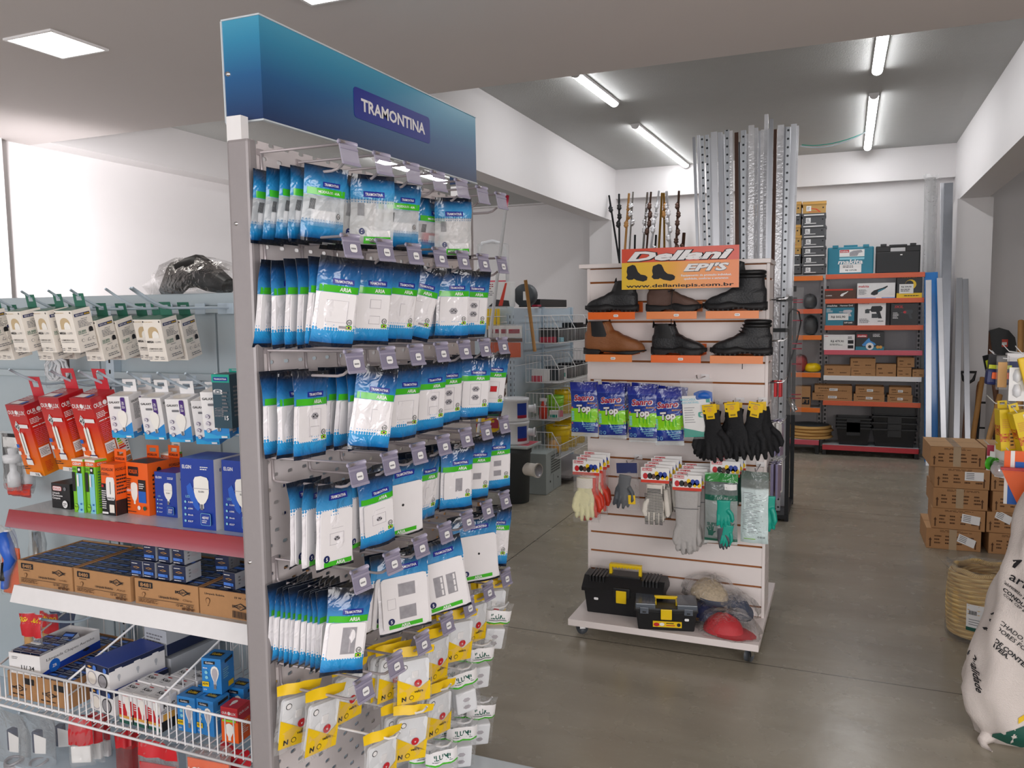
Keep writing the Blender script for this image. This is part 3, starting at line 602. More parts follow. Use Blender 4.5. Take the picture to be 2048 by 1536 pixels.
put_bags(5, 2, [('V', 'v', 772, 72), ('V', 'v', 790, 70), ('V', 'v', 838, 50)])
put_bags(5, 3, [('V', 'v', 868, 72), ('V', 'v', 884, 74)])
put_bags(5, 4, [('V', 'v', 912, 70), ('V', 'v', 922, 70), ('V', 'v', 936, 56, 4)])
put_bags(5, 5, [('V', 'v', 956, 66)])
put_bags(5, 6, [('V', 'v', 974, 66), ('V', 'v', 992, 46, 4)])
Z7 = .455
put_bags(6, 1, [('V', 'v', 765, 70)], z=Z7)
put_bags(6, 2, [('V', 'v', 800, 64), ('V', 'v', 828, 52, 4)], z=Z7)
put_bags(6, 3, [('V', 'v', 866, 70), ('V', 'v', 884, 68)], z=Z7)
put_bags(6, 4, [('I', 'i', 908, 60), ('I', 'i', 930, 46, -6)], z=Z7)
put_bags(6, 5, [('I', 'i', 956, 60), ('I', 'i', 970, 56), ('I', 'i', 990, 50, 3)], z=Z7+.02)
put_bags(6, 6, [('I', 'i', 996, 50), ('I', 'i', 1036, 38, 8)], z=Z7+.10)

for c, px in ((3, 884), (4, 936), (5, 978)): put_bags(7, c, [('I', 'i', px-12, 52), ('I', 'i', px+4, 40, (-4, 3, 5)[c-3])], z=.27, py=1560)
# ---- hooks
def make_hook(clear):
    t = thing('display_hook', '', 'display hook'); g = 'hookgrey'; L = .262
    u = MB().tube([(.002, 0, 0), (L, 0, 0)], .0036, g); u.tube([(L, -.030, 0), (L, .030, 0)], .0042, g)
    lo = MB().tube([(.004, 0, -.004), (.006, 0, -.05)]+bez((.006, 0, -.052), (.007, 0, -.062), (.02, 0, -.062), 4)+[(.215, 0, -.062), (.232, 0, -.058), (.25, 0, -.046)], .0038, g)
    br = MB().box((-.002, -.012, -.008), (.004, .012, .008), g, .001)
    th = MB(); a = RAD(12)
    th.box((-.0015, -.031, -.054), (.0015, .031, -.004), 'lilacclear' if clear else 'lilactag'); th.tube([(0, -.031, 0), (0, .031, 0)], .006, 'lilac', 8)
    th.box((.0015, -.031, -.056), (.004, .031, -.049), 'lilac'); th.box((.0015, -.031, -.017), (.0035, .031, -.012), 'lilac')
    h = th.build('tag_holder', t); place(h, (L, 0, 0), RAD(-8), 0, -a)
    if clear: return reg(t, u.build('upper_arm', t), lo.build('lower_arm', t), br.build('bracket', t), reg(h))
    s = MB().prism(rrect(-.012, -.042, .012, -.022, .006), .0006, 'sticker', (.0046, 0, 0), (0, 1, 0), (0, 0, 1))
    for i in range(5): s.box((.0046, -.009+i*.0034, -.035), (.005, -.0066+i*.0034, -.031), 'greyink')
    st = s.build('price_sticker', h); reg(h, st)
    return reg(t, u.build('upper_arm', t), lo.build('lower_arm', t), br.build('bracket', t), h)
hkc, hk = make_hook(True), make_hook(False); fresh = {True: 1, False: 1}
for r in range(6):
    for c in range(7):
        lb = f'grey double-arm hook with price tag, {ORD[c]} from grey post, {ORD[r]} row down'
        k = r == 0; src = hkc if k else hk
        if fresh[k]: o = src; o.location = (XP, HOOKY[c], ROWZ[r]); fresh[k] = 0
        else: o = dup(src, loc=(XP, HOOKY[c], ROWZ[r]))
        if k: lb = lb.replace('with price tag', 'with clear tag')
        tag(o, lb, 'display hook', 'tagged hooks on the perforated stand')
sh = MB().tube([(.002, 0, 0), (.24, 0, 0), (.262, 0, .01), (.275, 0, .026)], .0034, 'white'); sh.box((-.002, -.02, -.02), (.003, .02, .02), 'white')
pr = None
for c, dz in ((1, 0), (2, 0), (3, 0), (4, 0), (5, .02), (6, .10), (3, -.185), (4, -.185), (5, -.185)):
    lb = f"plain white single-prong hook in the {'lowest' if dz < 0 else 'second lowest'} row, {ORD[c]} from grey post"
    if pr is None: pr = sh.build('prong_hook'); o = place(pr, (XP, HOOKY[c], Z7+dz-.003))
    else: o = dup(pr, loc=(XP, HOOKY[c], Z7+dz-.003))
    tag(o, lb, 'display hook', 'single-prong hooks on the perforated stand')
# ---- the stand itself
t = thing('display_stand', 'perforated end display stand with grey posts and a blue gradient header sign', 'display stand', (-1.42, 2.3, 0))
def sub(mb, name, par=None, label=None, off=(-1.42, 2.3, 0)):
    mb.v = [p-V(off) for p in mb.v]; return mb.build(name, par or t, label)
sub(MB().box((-1.446, 1.642, 0), (-1.378, 1.675, 2.058), 'steelgrey', .008), 'post'); sub(MB().box((-1.455, 2.90, 0), (-1.378, 2.95, 2.058), 'steelgrey', .008), 'post')
for z0, z1 in ((.12, .78), (.785, 1.42), (1.425, 2.058)):
    o = MB().box((XP-.003, 1.66, z0), (XP, 2.92, z1), 'perforated').build('perforated_panel', t); o.location = (1.42, -2.3, 0)
sub(MB().box((-1.445, 1.645, 2.05), (-1.400, 1.672, 2.115), 'white'), 'header_bracket'); sub(MB().box((-1.452, 2.9, 2.05), (-1.40, 2.94, 2.115), 'white'), 'header_bracket')
sub(MB().box((-1.44, 1.68, 0), (-.9, 2.42, .1), 'whitemetal', .004), 'base')
for z in (1.85, .98):
    sub(MB().lathe([(0, .004), (.004, .004), (.0055, 0)], 'chrome', 10).deform(lambda p: (p[0]-1.424, 1.642-p[2], p[1]+z)), 'screw')
hd = MB().box((.118, 0, 0), (.125, 1.27, .25), 'headerprint').box((.01, 0, 0), (.118, .006, .25), 'headerprint').box((.01, 1.264, 0), (.118, 1.27, .25), 'headerprint').box((.01, .006, .246), (.118, 1.264, .25), 'headerprint'); hh = hd.build('header_sign', t); place(hh, (-1.492+1.42, 1.69-2.3, 2.112)); hh.rotation_euler = (RAD(.9), 0, 0)
tr = MB().box((.116, -.003, -.004), (.128, 1.273, 0), 'whitemetal').box((.008, -.003, -.004), (.116, .008, 0), 'whitemetal').box((.116, -.003, .25), (.128, 1.273, .254), 'whitemetal').box((.008, -.003, .25), (.116, .008, .254), 'whitemetal').box((.006, -.003, 0), (.010, .0, .25), 'whitemetal'); tr.build('sign_trim', hh)
lg = MB(); y0, y1 = at(708, 205, X=-1.367).y-1.69, at(860, 260, X=-1.367).y-1.69
lg.prism(rrect(y0, .085, y1, .175, .014), .0008, 'logoblue', (.126, 0, 0), (0, 1, 0), (0, 0, 1)); lg.text('TRAMONTINA', (.1268, (y0+y1)/2, .13), (0, 1, 0), (0, 0, 1), .036, 'white', .03, width=(y1-y0)*.84); lg.build('logo_plate', hh)
MB().lathe([(0, .006), (.005, .006), (.007, 0)], 'chrome', 10).deform(lambda p: (p[0]+.022, -p[2], p[1]+.12)).build('screw', hh)

# ================================================================ shelving bay with bulbs, left of the stand
GX0, GX1, GY, GF = -2.50, -1.465, 2.24, 1.765
t = thing('shelving_bay', 'grey metal shelving bay of light bulbs beside the perforated display stand', 'shelving', (-2, 2.24, 0))
O4 = (-2, 2.24, 0)
def s4(mb, name, par=None, label=None): mb.v = [p-V(O4) for p in mb.v]; return mb.build(name, par or t, label)
for x0, x1 in ((-3.45, -2.62), (-2.615, -2.05), (-2.045, GX1)): s4(MB().box((x0, GY, .1), (x1-.003, GY+.02, 1.66), 'gondola', .002), 'back_panel')
s4(MB().box((-3.45, GY-.01, 1.655), (GX1, GY+.03, 1.70), 'gondola', .004), 'top_rail')
for x in (-2.53, -1.50):
    u = MB().box((x-.02, GY-.035, 0), (x+.02, GY, 1.66), 'palemetal', .003)
    for i in range(30): u.box((x-.004, GY-.0356, .15+i*.05), (x+.004, GY-.034, .175+i*.05), 'black')
    s4(u, 'upright')
def shelf(z, m, edge, lip, name):
    s = MB().box((GX0, GF, z-.012), (GX1-.02, GY-.01, z), m, .002); o = s4(s, name)
    e = MB(); e.v = []
    pr = [(GF, z+.003), (GF-.004, z+.003), (GF-.022, z-lip), (GF-.014, z-lip-.004), (GF, z-.02)]
    e.prism(pr, GX1-.02-GX0, edge, (GX1-.02, 0, 0), (0, 1, 0), (0, 0, 1)); s4(e, 'front_lip', o)
    b = MB()
    for x in (GX0-.004, GX1-.02): b.add([(x, GF, z), (x, GY-.02, z+.02), (x, GY-.02, z-.10), (x, GF+.02, z-.045)], [(0, 1, 2, 3)], m)
    s4(b.add([], [], m), 'side_bracket', o) if False else None
    return o
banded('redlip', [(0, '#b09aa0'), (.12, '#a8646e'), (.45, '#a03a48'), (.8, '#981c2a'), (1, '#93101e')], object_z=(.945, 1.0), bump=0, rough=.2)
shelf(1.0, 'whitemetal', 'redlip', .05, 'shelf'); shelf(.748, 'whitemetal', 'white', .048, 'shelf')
s4(MB().box((-3.45, GF+.02, .06), (GX1-.02, GY, .10), 'palemetal'), 'base_shelf')
hr = MB()
for z in (1.642, 1.405): hr.box((-3.4, GY-.034, z-.012), (GX1-.01, GY-.018, z+.012), 'gondola', .002)
s4(hr, 'hook_rail')

# ---- single hooks and the boxes that hang on them
def prong(L=.385, up=.058):
    m = MB(); m.tube([(0, .004, 0), (0, -L*.62, -.002)]+bez((0, -L*.64, -.002), (0, -L*.75, 0), (0, -L, up), 6), .0042, 'palemetal')
    m.box((-.022, 0, -.022), (.022, .006, .016), 'palemetal', .002); return m
pk = [None]
def prong_at(px, py, z, label, tipY=1.82, L=.385):
    p = at(px, py, Y=tipY)
    if pk[0] is None: pk[0] = prong().build('prong_hook'); o = pk[0]
    else: o = dup(pk[0])
    o.location = (p.x, GY-.036, z); o.scale = (1, L/.385, 1)
    tag(o, label, 'display hook', 'single hooks on the bulb shelving'); return p.x
def hangbox(name, w, d, h, tab, m, faces, tabm, tilt_top=None):
    mb = MB(); mb.box((-w/2, -d/2, 0), (w/2, d/2, h), m, .0012)
    for k, items in faces.items(): art(mb, k, (w, d, h), items)
    hang_tab(mb, w*.62, tab, h, d/2-.001, tabm)
    mb.v = [p+V((0, -d/2+.001, -h-tab*.62)) for p in mb.v]; return mb
def dim(s): return [('r', 0, 0, 1, 1, s)]
mat('dkgreen', '#2f6e5a', .5); mat('cream2', '#f0e9df', .55); mat('window', '#c9b18a', .4); mat('bulbw', '#f6f3ec', .25)
arch = [(0, 0), (1, 0), (1, .55), (.94, .75), (.82, .9), (.65, .98), (.5, 1), (.35, .98), (.18, .9), (.06, .75), (0, .55)]
half = [(.35, 0), (1, 0), (1, .25), (.95, .45), (.8, .6), (.62, .62), (.45, .5), (.36, .3)]
mega_f = [('s', arch, .22, .56, .56, .27, 'window'), ('s', half, .22, .56, .56, .27, 'bulbw'), ('r', .03, .93, .09, .965, 'ink'), ('r', .9, .93, .96, .965, 'ink'), ('l', .15, .93, .85, .96, 1, 'window'),
          ('t', 'MEGA', .28, .475, .05, 'ink', {'bold': .04}), ('t', 'LUMI', .7, .475, .05, 'greyink', {'bold': 0}), ('t', 'LÂMPADA LED', .5, .31, .033, 'ink', {'w': .72}), ('t', '(LUZ BRANCA FRIA)', .5, .262, .024, 'greyink', {'w': .72}),
          ('t', '9W', .5, .115, .045, 'ink'), ('l', .06, .05, .3, .13, 2, 'greyink'), ('l', .36, .05, .64, .08, 1, 'greyink'), ('l', .7, .05, .94, .13, 2, 'greyink')]
mega_r = [('r', .1, .83, .92, .90, 'navy'), ('t', 'FEITO NO', .37, .865, .035, 'white', {'w': .42}), ('t', 'BRASIL', .76, .865, .035, 'yellow', {'w': .28}), ('t', 'LÂMPADA LED', .55, .765, .02, 'greyink'), ('l', .2, .57, .9, .74, 5, 'greyink'),
          ('t', '25.000', .3, .48, .05, 'dkgreen', {'w': .42}), ('t', 'HORAS', .3, .43, .03, 'dkgreen', {'w': .42}), ('s', arch, .66, .43, .22, .12, 'ink'), ('l', .3, .36, .62, .39, 1, 'greyink'), ('o', .25, .27, .07, 'greyink'), ('o', .25, .27, .058, 'cream2'),
          ('p', [(.46, .235), (.64, .235), (.55, .32)], 'greyink'), ('p', [(.49, .248), (.61, .248), (.55, .305)], 'cream2'), ('o', .8, .27, .07, 'greyink'), ('o', .8, .27, .058, 'cream2'), ('l', .2, .08, .9, .17, 2, 'greyink')]
mega = hangbox('m', .062, .062, .116, .036, 'cream2', {'f': mega_f, 'r': mega_r, 't': [('r', 0, 0, 1, 1, 'dkgreen')]}, 'dkgreen').build('bulb_box')
nM = [0]
def hang(proto, px, py, X, label, cat, group, rz=0, rx=.2, yy=None, z=None):
    p = at(px, py, X=X); o = proto if nM[0] == 0 or proto.get('label') is None else dup(proto)
    place(o, (p.x, yy if yy else p.y, z if z else p.z), RAD(rz), rx); return tag(o, label, cat, group)
zM = 1.648
def mega_row(tip, tabs, nm, rz=0):
    X = prong_at(tip[0], tip[1], zM, f'pale single hook of {nm}')
    for i, (px, py) in enumerate(tabs):
        p = at(px, py, X=X); o = mega if mega.get('label') is None else dup(mega); y = min(max(p.y, 1.70), 2.18)
        place(o, (X, y, zM+.002+(.03 if y < 1.9 else .0)), RAD(rz+(i % 2)*2), .2+.03*(i % 3)); o.scale = (1.15, 1.15, 1.15)
        tag(o, f"{'frontmost' if i == 0 else ORD[i]+'-from-front'} green-topped cream bulb box on {nm}", 'bulb box', 'green-topped bulb boxes on hooks')
mega_row((-28, 592), [(-10, 604), (24, 606)], 'the partly cropped hook at the frame edge')
mega_row((42, 568), [(60, 582), (104, 590), (146, 594)], 'the second hook of the upper row', -3)
mega_row((97, 588), [(116, 598)], 'the low hook before the tallest boxes', -6)
mega_row((141, 577), [(157, 585), (201, 592), (241, 597), (281, 602)], 'the hook bearing the long receding row', 2)
mega_row((213, 607), [(312, 613)], 'the hook left bare in front', -4)
mega_row((262, 600), [(330, 606), (367, 611)], 'the hook nearest the grey post', 3)
prong_at(273, 570, 1.648, 'long empty hook reaching out above the green-topped boxes', 1.82, .4)
# red CFL boxes
banded('ourofilm', [(0, '#ef8a12'), (.25, '#ec6a18'), (.6, '#d02a1e'), (1, '#a81522')], object_z=(-.26, -.03), bump=0, coat=.3, rough=.3)
U_ = [(-.4, 0), (.4, 0), (.4, .9), (.2, 1), (.05, .9), (.05, .1), (-.05, .1), (-.05, .9), (-.2, 1), (-.4, .9)]
oswirl = [('t', 'OUR', .22, .895, .055, 'white', {'w': .34}), ('o', .5, .895, .085, 'white'), ('t', 'LUX', .78, .895, .055, 'white', {'w': .34})]
ou_f = oswirl+[('l', .3, .845, .7, .86, 1, 'white'), ('p', [(.36, .78), (.5, .7), (.36, .62), (.22, .7)], 'white'), ('p', [(.36, .765), (.48, .7), (.36, .635), (.24, .7)], 'ink'), ('p', [(.36, .755), (.465, .7), (.36, .645), (.255, .7)], 'white'), ('t', '45', .36, .7, .05, 'ink'),
        ('r', .5, .685, .95, .735, 'white'), ('s', U_, .47, .3, .3, .33, 'bulbw'), ('r', .45, .31, .49, .6, 'greyink'), ('s', [(-.5, 0), (.5, 0), (.5, .4), (.3, .5), (.15, 1), (-.15, 1), (-.3, .5), (-.5, .4)][::1], .5, .16, .34, .16, 'white'), ('r', .33, .235, .67, .25, 'navy'),
        ('r', .06, .4, .2, .45, 'blue'), ('r', .06, .3, .2, .35, 'white'), ('l', .05, .09, .5, .15, 2, 'ink'), ('p', [(.3, .005), (.98, .005), (.9, .06), (.36, .06)], 'white'), ('t', '71%', .75, .03, .035, 'ink')]
ou_r = oswirl+[('l', .25, .845, .75, .86, 1, 'white'), ('l', .05, .73, .55, .81, 4, 'white'), ('l', .08, .68, .95, .705, 1, 'white'), ('l', .08, .42, .95, .66, 10, 'shelfpink'), ('r', .05, .26, .46, .4, 'white'), ('l', .08, .28, .43, .38, 5, 'greyink'), ('r', .5, .18, .97, .42, 'white'),
        ('r', .54, .37, .66, .395, 'green'), ('r', .54, .34, .7, .362, 'lime'), ('r', .54, .31, .74, .332, 'yellow'), ('r', .54, .28, .78, .302, 'orange'), ('r', .54, .25, .82, .272, 'red'), ('l', .84, .2, .95, .4, 6, 'ink'), ('l', .1, .05, .4, .2, 7, 'redrubber'), ('r', .66, .06, .9, .13, 'white')]+bars(.68, .07, .88, .12, 'ink', 9)
ou_t = [('l', .1, .5, .6, .9, 3, 'white'), ('r', .15, .1, .6, .4, 'white'), ('r', .65, .1, .8, .4, 'blue')]
ouro = hangbox('o', .082, .082, .222, .06, 'ourofilm', {'f': ou_f, 'r': ou_r, 't': ou_t}, 'shelfred').build('bulb_box')
zH = 1.395
for i, (tip, tab, lb) in enumerate((((19, 738), (70, 752), 'frontmost'), ((100, 738), (138, 757), 'middle'), ((158, 742), (200, 760), 'rearmost, half hidden,'))):
    X = prong_at(*tip, zH, f'pale hook carrying the {lb.split(",")[0]} tall red bulb box'); p = at(*tab, X=X)
    o = ouro if i == 0 else dup(ouro); place(o, (X, max(p.y, 1.72), zH+(.035 if p.y < 1.9 else 0.002)), RAD(-2+i), .24); o.scale = (1.14, 1.14, 1.14)
    tag(o, f'{lb} tall red and orange compact-lamp box hanging on a hook', 'bulb box', 'tall red bulb boxes on hooks')
# white and blue globe boxes
mat('galblue', '#2f8fd8', .35); mat('galpurple', '#4b2c7c', .4)
wave = [(0, 0), (1, 0), (1, .62), (.8, .5), (.55, .34), (.3, .26), (0, .3)]
ga_f = [('s', wave, 0, 0, 1, .62, 'galblue'), ('p', [(0, .0), (1, 0), (1, .1), (.5, .06), (0, .16)], 'cyan'), ('t', 'GALAXY', .32, .86, .05, 'ink', {'w': .5}), ('o', .68, .86, .045, 'window'), ('p', rrect(.62, .62, .82, .98, .04), 'galpurple'), ('t', 'E27 15W', .72, .8, .06, 'white', {'rot': 1, 'w': .3}),
        ('p', rrect(.28, .71, .58, .76, .02), 'greyink'), ('s', BULB, .62, .18, .5, .5, 'bulbw'), ('r', .57, .16, .67, .26, 'greyink')]+[('o', .22, y, .085, 'galpurple') for y in (.48, .33, .18)]+[('o', .22, y, .072, 'white') for y in (.48, .33, .18)]+[('l', .16, y-.02, .28, y+.02, 2, 'galpurple') for y in (.48, .33, .18)]+[('r', .72, .03, .95, .07, 'white')]
ga_r = [('s', wave, 0, 0, 1, .5, 'galblue'), ('t', 'GALAXY', .4, .86, .05, 'ink', {'w': .55}), ('l', .25, .42, .75, .8, 12, 'greyink'), ('r', .25, .08, .6, .2, 'white')]+bars(.28, .1, .57, .18, 'ink', 10)
gal = hangbox('g', .068, .064, .124, .036, 'white', {'f': ga_f, 'r': ga_r, 't': [('s', circ(.5, .5, .36, 14), 0, 0, 1, 1, 'cream2')]}, 'white').build('bulb_box')
gi = 0
for tip, tabs, nm in (((195, 742), [(258, 756), (288, 757)], 'the first hook from the red boxes'), ((255, 743), [(321, 755), (346, 757)], 'the second hook from the red boxes'), ((315, 742), [(372, 757)], 'the third hook from the red boxes'), ((371, 742), [(424, 760)], 'the fourth hook from the red boxes'), ((432, 737), [(444, 752), (470, 756)], 'the hook against the grey post')):
    X = prong_at(*tip, zH, f'pale hook, {nm[4:]}, holding white and blue boxes')
    for i, tb in enumerate(tabs):
        p = at(*tb, X=X); o = gal if gi == 0 else dup(gal); y = min(max(p.y, 1.76), 2.15); place(o, (X, y, zH+(.045 if y < 1.9 else .01)), RAD((14, 17, 12, 18, 15)[gi % 5]), .15+.02*(gi % 3)); o.scale = (1.1, 1.1, 1.1); gi += 1
        tag(o, f"{'front' if i == 0 else 'rear'} white and blue globe-bulb box on {nm}", 'bulb box', 'white and blue bulb boxes on hooks')
mat('bulbo', '#2d4a58', .4)
bl = hangbox('b', .06, .06, .15, .01, 'bulbo', {'f': [('t', 'BULBO', .3, .3, .2, 'greyink', {'rot': 1, 'w': .42}), ('t', 'LED', .3, .68, .2, 'white', {'rot': 1, 'w': .22}), ('r', 0, .85, 1, 1, 'teal'), ('r', .1, .88, .9, .95, 'logoblue'), ('t', 'TRAMONTINA', .5, .915, .03, 'white', {'w': .7}), ('t', '15', .75, .2, .08, 'white'), ('l', .55, .3, .9, .7, 6, 'greyink')], 'r': [('l', .2, .2, .8, .8, 8, 'greyink')]}, 'teal').build('bulb_box')
p = at(462, 742, Y=1.80); place(bl, (p.x+.012, 1.80, p.z+.003), RAD(2), .03); tag(bl, 'dark teal LED bulb box with white lettering, half hidden by the grey post', 'bulb box')

# ---- boxes standing on the red-lipped shelf
def stand(mb, label, x, y, rz=0, z=1.0, group=None, name='bulb_box', cat='bulb box'): return solo(name, mb, label, cat, (x, y, z), RAD(rz), group)
d = (.088, .08, .083); mat('foxblack', '#1d1d20', .4)
stand(carton(MB(), d, 'foxblack', {'f': [('p', rrect(.08, .7, .56, .88, .05), 'red'), ('p', rrect(.095, .712, .545, .868, .045), 'white'), ('t', 'FOXLUX', .32, .79, .09, 'red', {'w': .4}), ('o', .75, .8, .07, 'greyink'), ('t', 'Lâmpada', .28, .62, .075, 'white', {'w': .38}), ('t', 'Fluorescente', .36, .52, .075, 'white', {'w': .54}), ('t', 'Compacta', .3, .42, .075, 'white', {'w': .42}), ('o', .75, .2, .14, 'white'), ('t', '4U30', .75, .22, .06, 'ink'), ('l', .66, .12, .84, .17, 1, 'ink')]}, .001),
      'squat black lamp box at the far end of the red-lipped shelf', -2.352, 1.875, -2)
mat('osgreen', '#7cc42c', .4); mat('oscyan', '#8ccfe0', .4)
def osram(tabd=True):
    d = (.046, .046, .172); mb = carton(MB(), d, 'osgreen', {'f': [('r', 0, .87, 1, .96, 'orange'), ('t', 'OSRAM', .45, .915, .055, 'white', {'w': .75}), ('r', 0, .96, 1, 1, 'cream2'), ('r', .38, 0, .9, .74, 'oscyan'), ('r', .5, .74, .82, .86, 'ink'), ('o', .66, .81, .1, 'white'), ('l', .08, .79, .45, .84, 2, 'ink'), ('r', .02, .4, .3, .76, 'foxblack'), ('s', circ(.28, .1, .2, 12, .07), 0, 0, 1, 1, 'ink'), ('s', circ(.28, .1, .19, 12, .065), 0, 0, 1, 1, 'lime'), ('t', '92.A', .28, .115, .03, 'ink', {'w': .28}), ('o', .74, .17, .07, 'blue'), ('o', .74, .06, .07, 'blue'), ('r', .5, .5, .66, .72, 'white')],
                              'r': [('r', 0, .87, 1, .96, 'orange'), ('t', 'OSRAM', .5, .915, .05, 'white', {'w': .7}), ('l', .15, .1, .85, .8, 14, 'dkgreen')], 't': [('r', 0, 0, 1, 1, 'cream2')]}, .0008)
    if tabd: hang_tab(mb, .036, .03, d[2], d[1]/2-.002, 'cream2')
    return mb
O1 = osram().build('bulb_box'); G1 = 'slim green lamp boxes on the red-lipped shelf'
for i, (x, y, lb, rz) in enumerate(((-2.251, 1.842, 'slim green and blue lamp box, front and next to the black box', 3), (-2.198, 1.846, 'slim green and blue lamp box, front and next to the orange boxes', -3), (-2.285, 1.925, 'slim green lamp box standing behind, beside the black box', 5), (-2.215, 1.925, 'slim green lamp box standing behind its two front twins', -2), (-2.06, 2.02, 'slim green lamp box at the back, tab showing over the orange box', 0))):
    o = O1 if i == 0 else dup(O1); place(o, (x, y, 1.0), RAD(rz)); tag(o, lb, 'bulb box', G1)
mat('foxorange', '#f2641c', .4)
def foxt():
    d = (.058, .054, .162); mb = carton(MB(), d, 'foxorange', {'f': [('t', 'FOXLUX', .5, .9, .055, 'ink', {'w': .84}), ('r', 0, 0, 1, .62, 'foxblack'), ('p', rrect(.36, .3, .98, .75, .1), 'white'), ('s', U_, .68, .38, .4, .32, 'bulbw'), ('r', .64, .42, .7, .66, 'greyink'), ('t', 'FOXLUX', .68, .34, .035, 'ink', {'w': .5}), ('l', .08, .78, .7, .84, 2, 'ink'), ('r', .06, .55, .22, .6, 'red'), ('l', .06, .12, .42, .5, 9, 'white'), ('r', .6, .06, .95, .22, 'cream2'), ('p', rrect(.06, .03, .5, .07, .01), 'white')],
                              'r': [('t', 'FOXLUX', .5, .9, .055, 'ink', {'w': .84}), ('r', 0, 0, 1, .3, 'foxblack'), ('l', .1, .4, .9, .8, 6, 'ink')]}, .0008)
    hang_tab(mb, .05, .04, d[2], d[1]/2-.002, 'foxorange'); mb.text('FOXLUX', (0, d[1]/2-.0045, d[2]+.009), (1, 0, 0), (0, 0, 1), .008, 'ink', .02, width=.04); return mb
F1 = foxt().build('bulb_box')
for i, (x, y, lb, rz) in enumerate(((-2.128, 1.852, 'slim orange and black compact-lamp box in front, next to the green boxes', 0), (-2.088, 1.945, 'slim orange lamp box whose tab shows behind the wide orange box', 2), (-2.02, 1.965, 'slim orange lamp box furthest back over the wide orange box', -3))):
    o = F1 if i == 0 else dup(F1); place(o, (x, y, 1.0), RAD(rz)); tag(o, lb, 'bulb box', 'slim orange lamp boxes on the red-lipped shelf')
d = (.098, .085, .165)
fxw = {'f': [('p', rrect(.1, .74, .58, .92, .03), 'foxblack'), ('t', 'FOXLUX', .34, .83, .075, 'foxorange', {'w': .4}), ('s', TBULB, .36, .2, .4, .42, 'bulbw'), ('r', .56, .24, .9, .68, 'foxblack'), ('r', .56, .24, .9, .46, 'blue'), ('l', .6, .5, .86, .62, 3, 'white'), ('l', .05, .5, .26, .7, 5, 'ink'), ('t', '30W', .15, .46, .05, 'white'), ('l', .05, .1, .2, .4, 5, 'foxblack'), ('o', .58, .14, .07, 'white'), ('o', .84, .14, .07, 'darkgreen'), ('l', .06, .04, .5, .07, 1, 'ink')],
       'r': [('l', .2, .3, .8, .8, 6, 'ink'), ('o', .5, .85, .1, 'foxblack')], 't': [('r', .05, .05, .95, .95, 'foxblack')]}
stand(carton(MB(), d, 'foxorange', fxw, .001), 'wide orange LED bulb box with a picture of a bulb, middle of the red-lipped shelf', -2.044, 1.905, -4)
mat('elginblue', '#1f3f9e', .35); mat('elginlight', '#2a62c8', .35)
def elgin(w, dd, h, big):
    f = [('t', 'ELGIN', .2, .88, .05, 'white', {'w': .27}), ('l', .6, .84, .9, .9, 2, 'white')]
    if big: f += [('p', [(.18, .6), (.3, .66), (.56, .3), (.5, .26), (.4, .3), (.2, .5)], 'elginlight')]
    f += [('s', TBULB, .62, .3 if big else .33, .58 if big else .5, .46 if big else .44, 'bulbw'), ('r', .38+.0, .575, .86, .585, 'plateline') if big else ('r', .45, .6, .8, .605, 'plateline'), ('t', 'ELGIN', .62, .54, .025, 'greyink', {'w': .16}), ('r', .58, .28, .66, .36, 'greyink'), ('t', 'LED', .22, .46, .035, 'oscyan', {'bold': 0})]
    for i, s in enumerate(('5.200', '6.500K', 'Bivolt', 'E27')): f += [('o', .14, .38-i*.09, .03, 'oscyan'), ('t', s, .3, .38-i*.09, .022, 'white', {'w': .15})]
    f += [('p', rrect(.6, .07, .9, .24, .03), 'oscyan'), ('p', rrect(.61, .075, .89, .235, .028), 'elginblue'), ('t', '40W' if big else '20W', .75, .18, .04, 'white', {'w': .2}), ('l', .65, .1, .85, .15, 2, 'white')]
    r = [('r', 0, 0, 1, 1, 'paper'), ('t', 'ELGIN', .4, .84, .045, 'elginblue', {'w': .4}), ('s', TBULB, .55, .35, .5, .4, 'cream2'), ('l', .3, .1, .8, .3, 5, 'greyink')]
    return carton(MB(), (w, dd, h), 'elginblue', {'f': f, 'r': r}, .001)
eb = elgin(.124, .115, .208, 1).build('bulb_box'); es = elgin(.088, .08, .14, 0).build('bulb_box')
for o, src, x, y, lb, rz in ((eb, eb, -1.738, 1.852, 'big blue LED bulb box standing foremost on the red-lipped shelf', 1), (None, eb, -1.592, 1.862, 'big blue LED bulb box half hidden behind the grey post', -2), (None, eb, -1.63, 2.02, 'big blue LED bulb box at the back, only its top showing', 6),
                             (es, es, -1.940, 1.912, 'small blue LED bulb box between the orange box and the big blue box', 0), (None, es, -1.868, 2.01, 'small blue LED bulb box tucked in behind its front twin', 3)):
    o = o or dup(src); place(o, (x, y, 1.0), RAD(rz)); tag(o, lb, 'bulb box', 'blue bulb boxes on the red-lipped shelf')

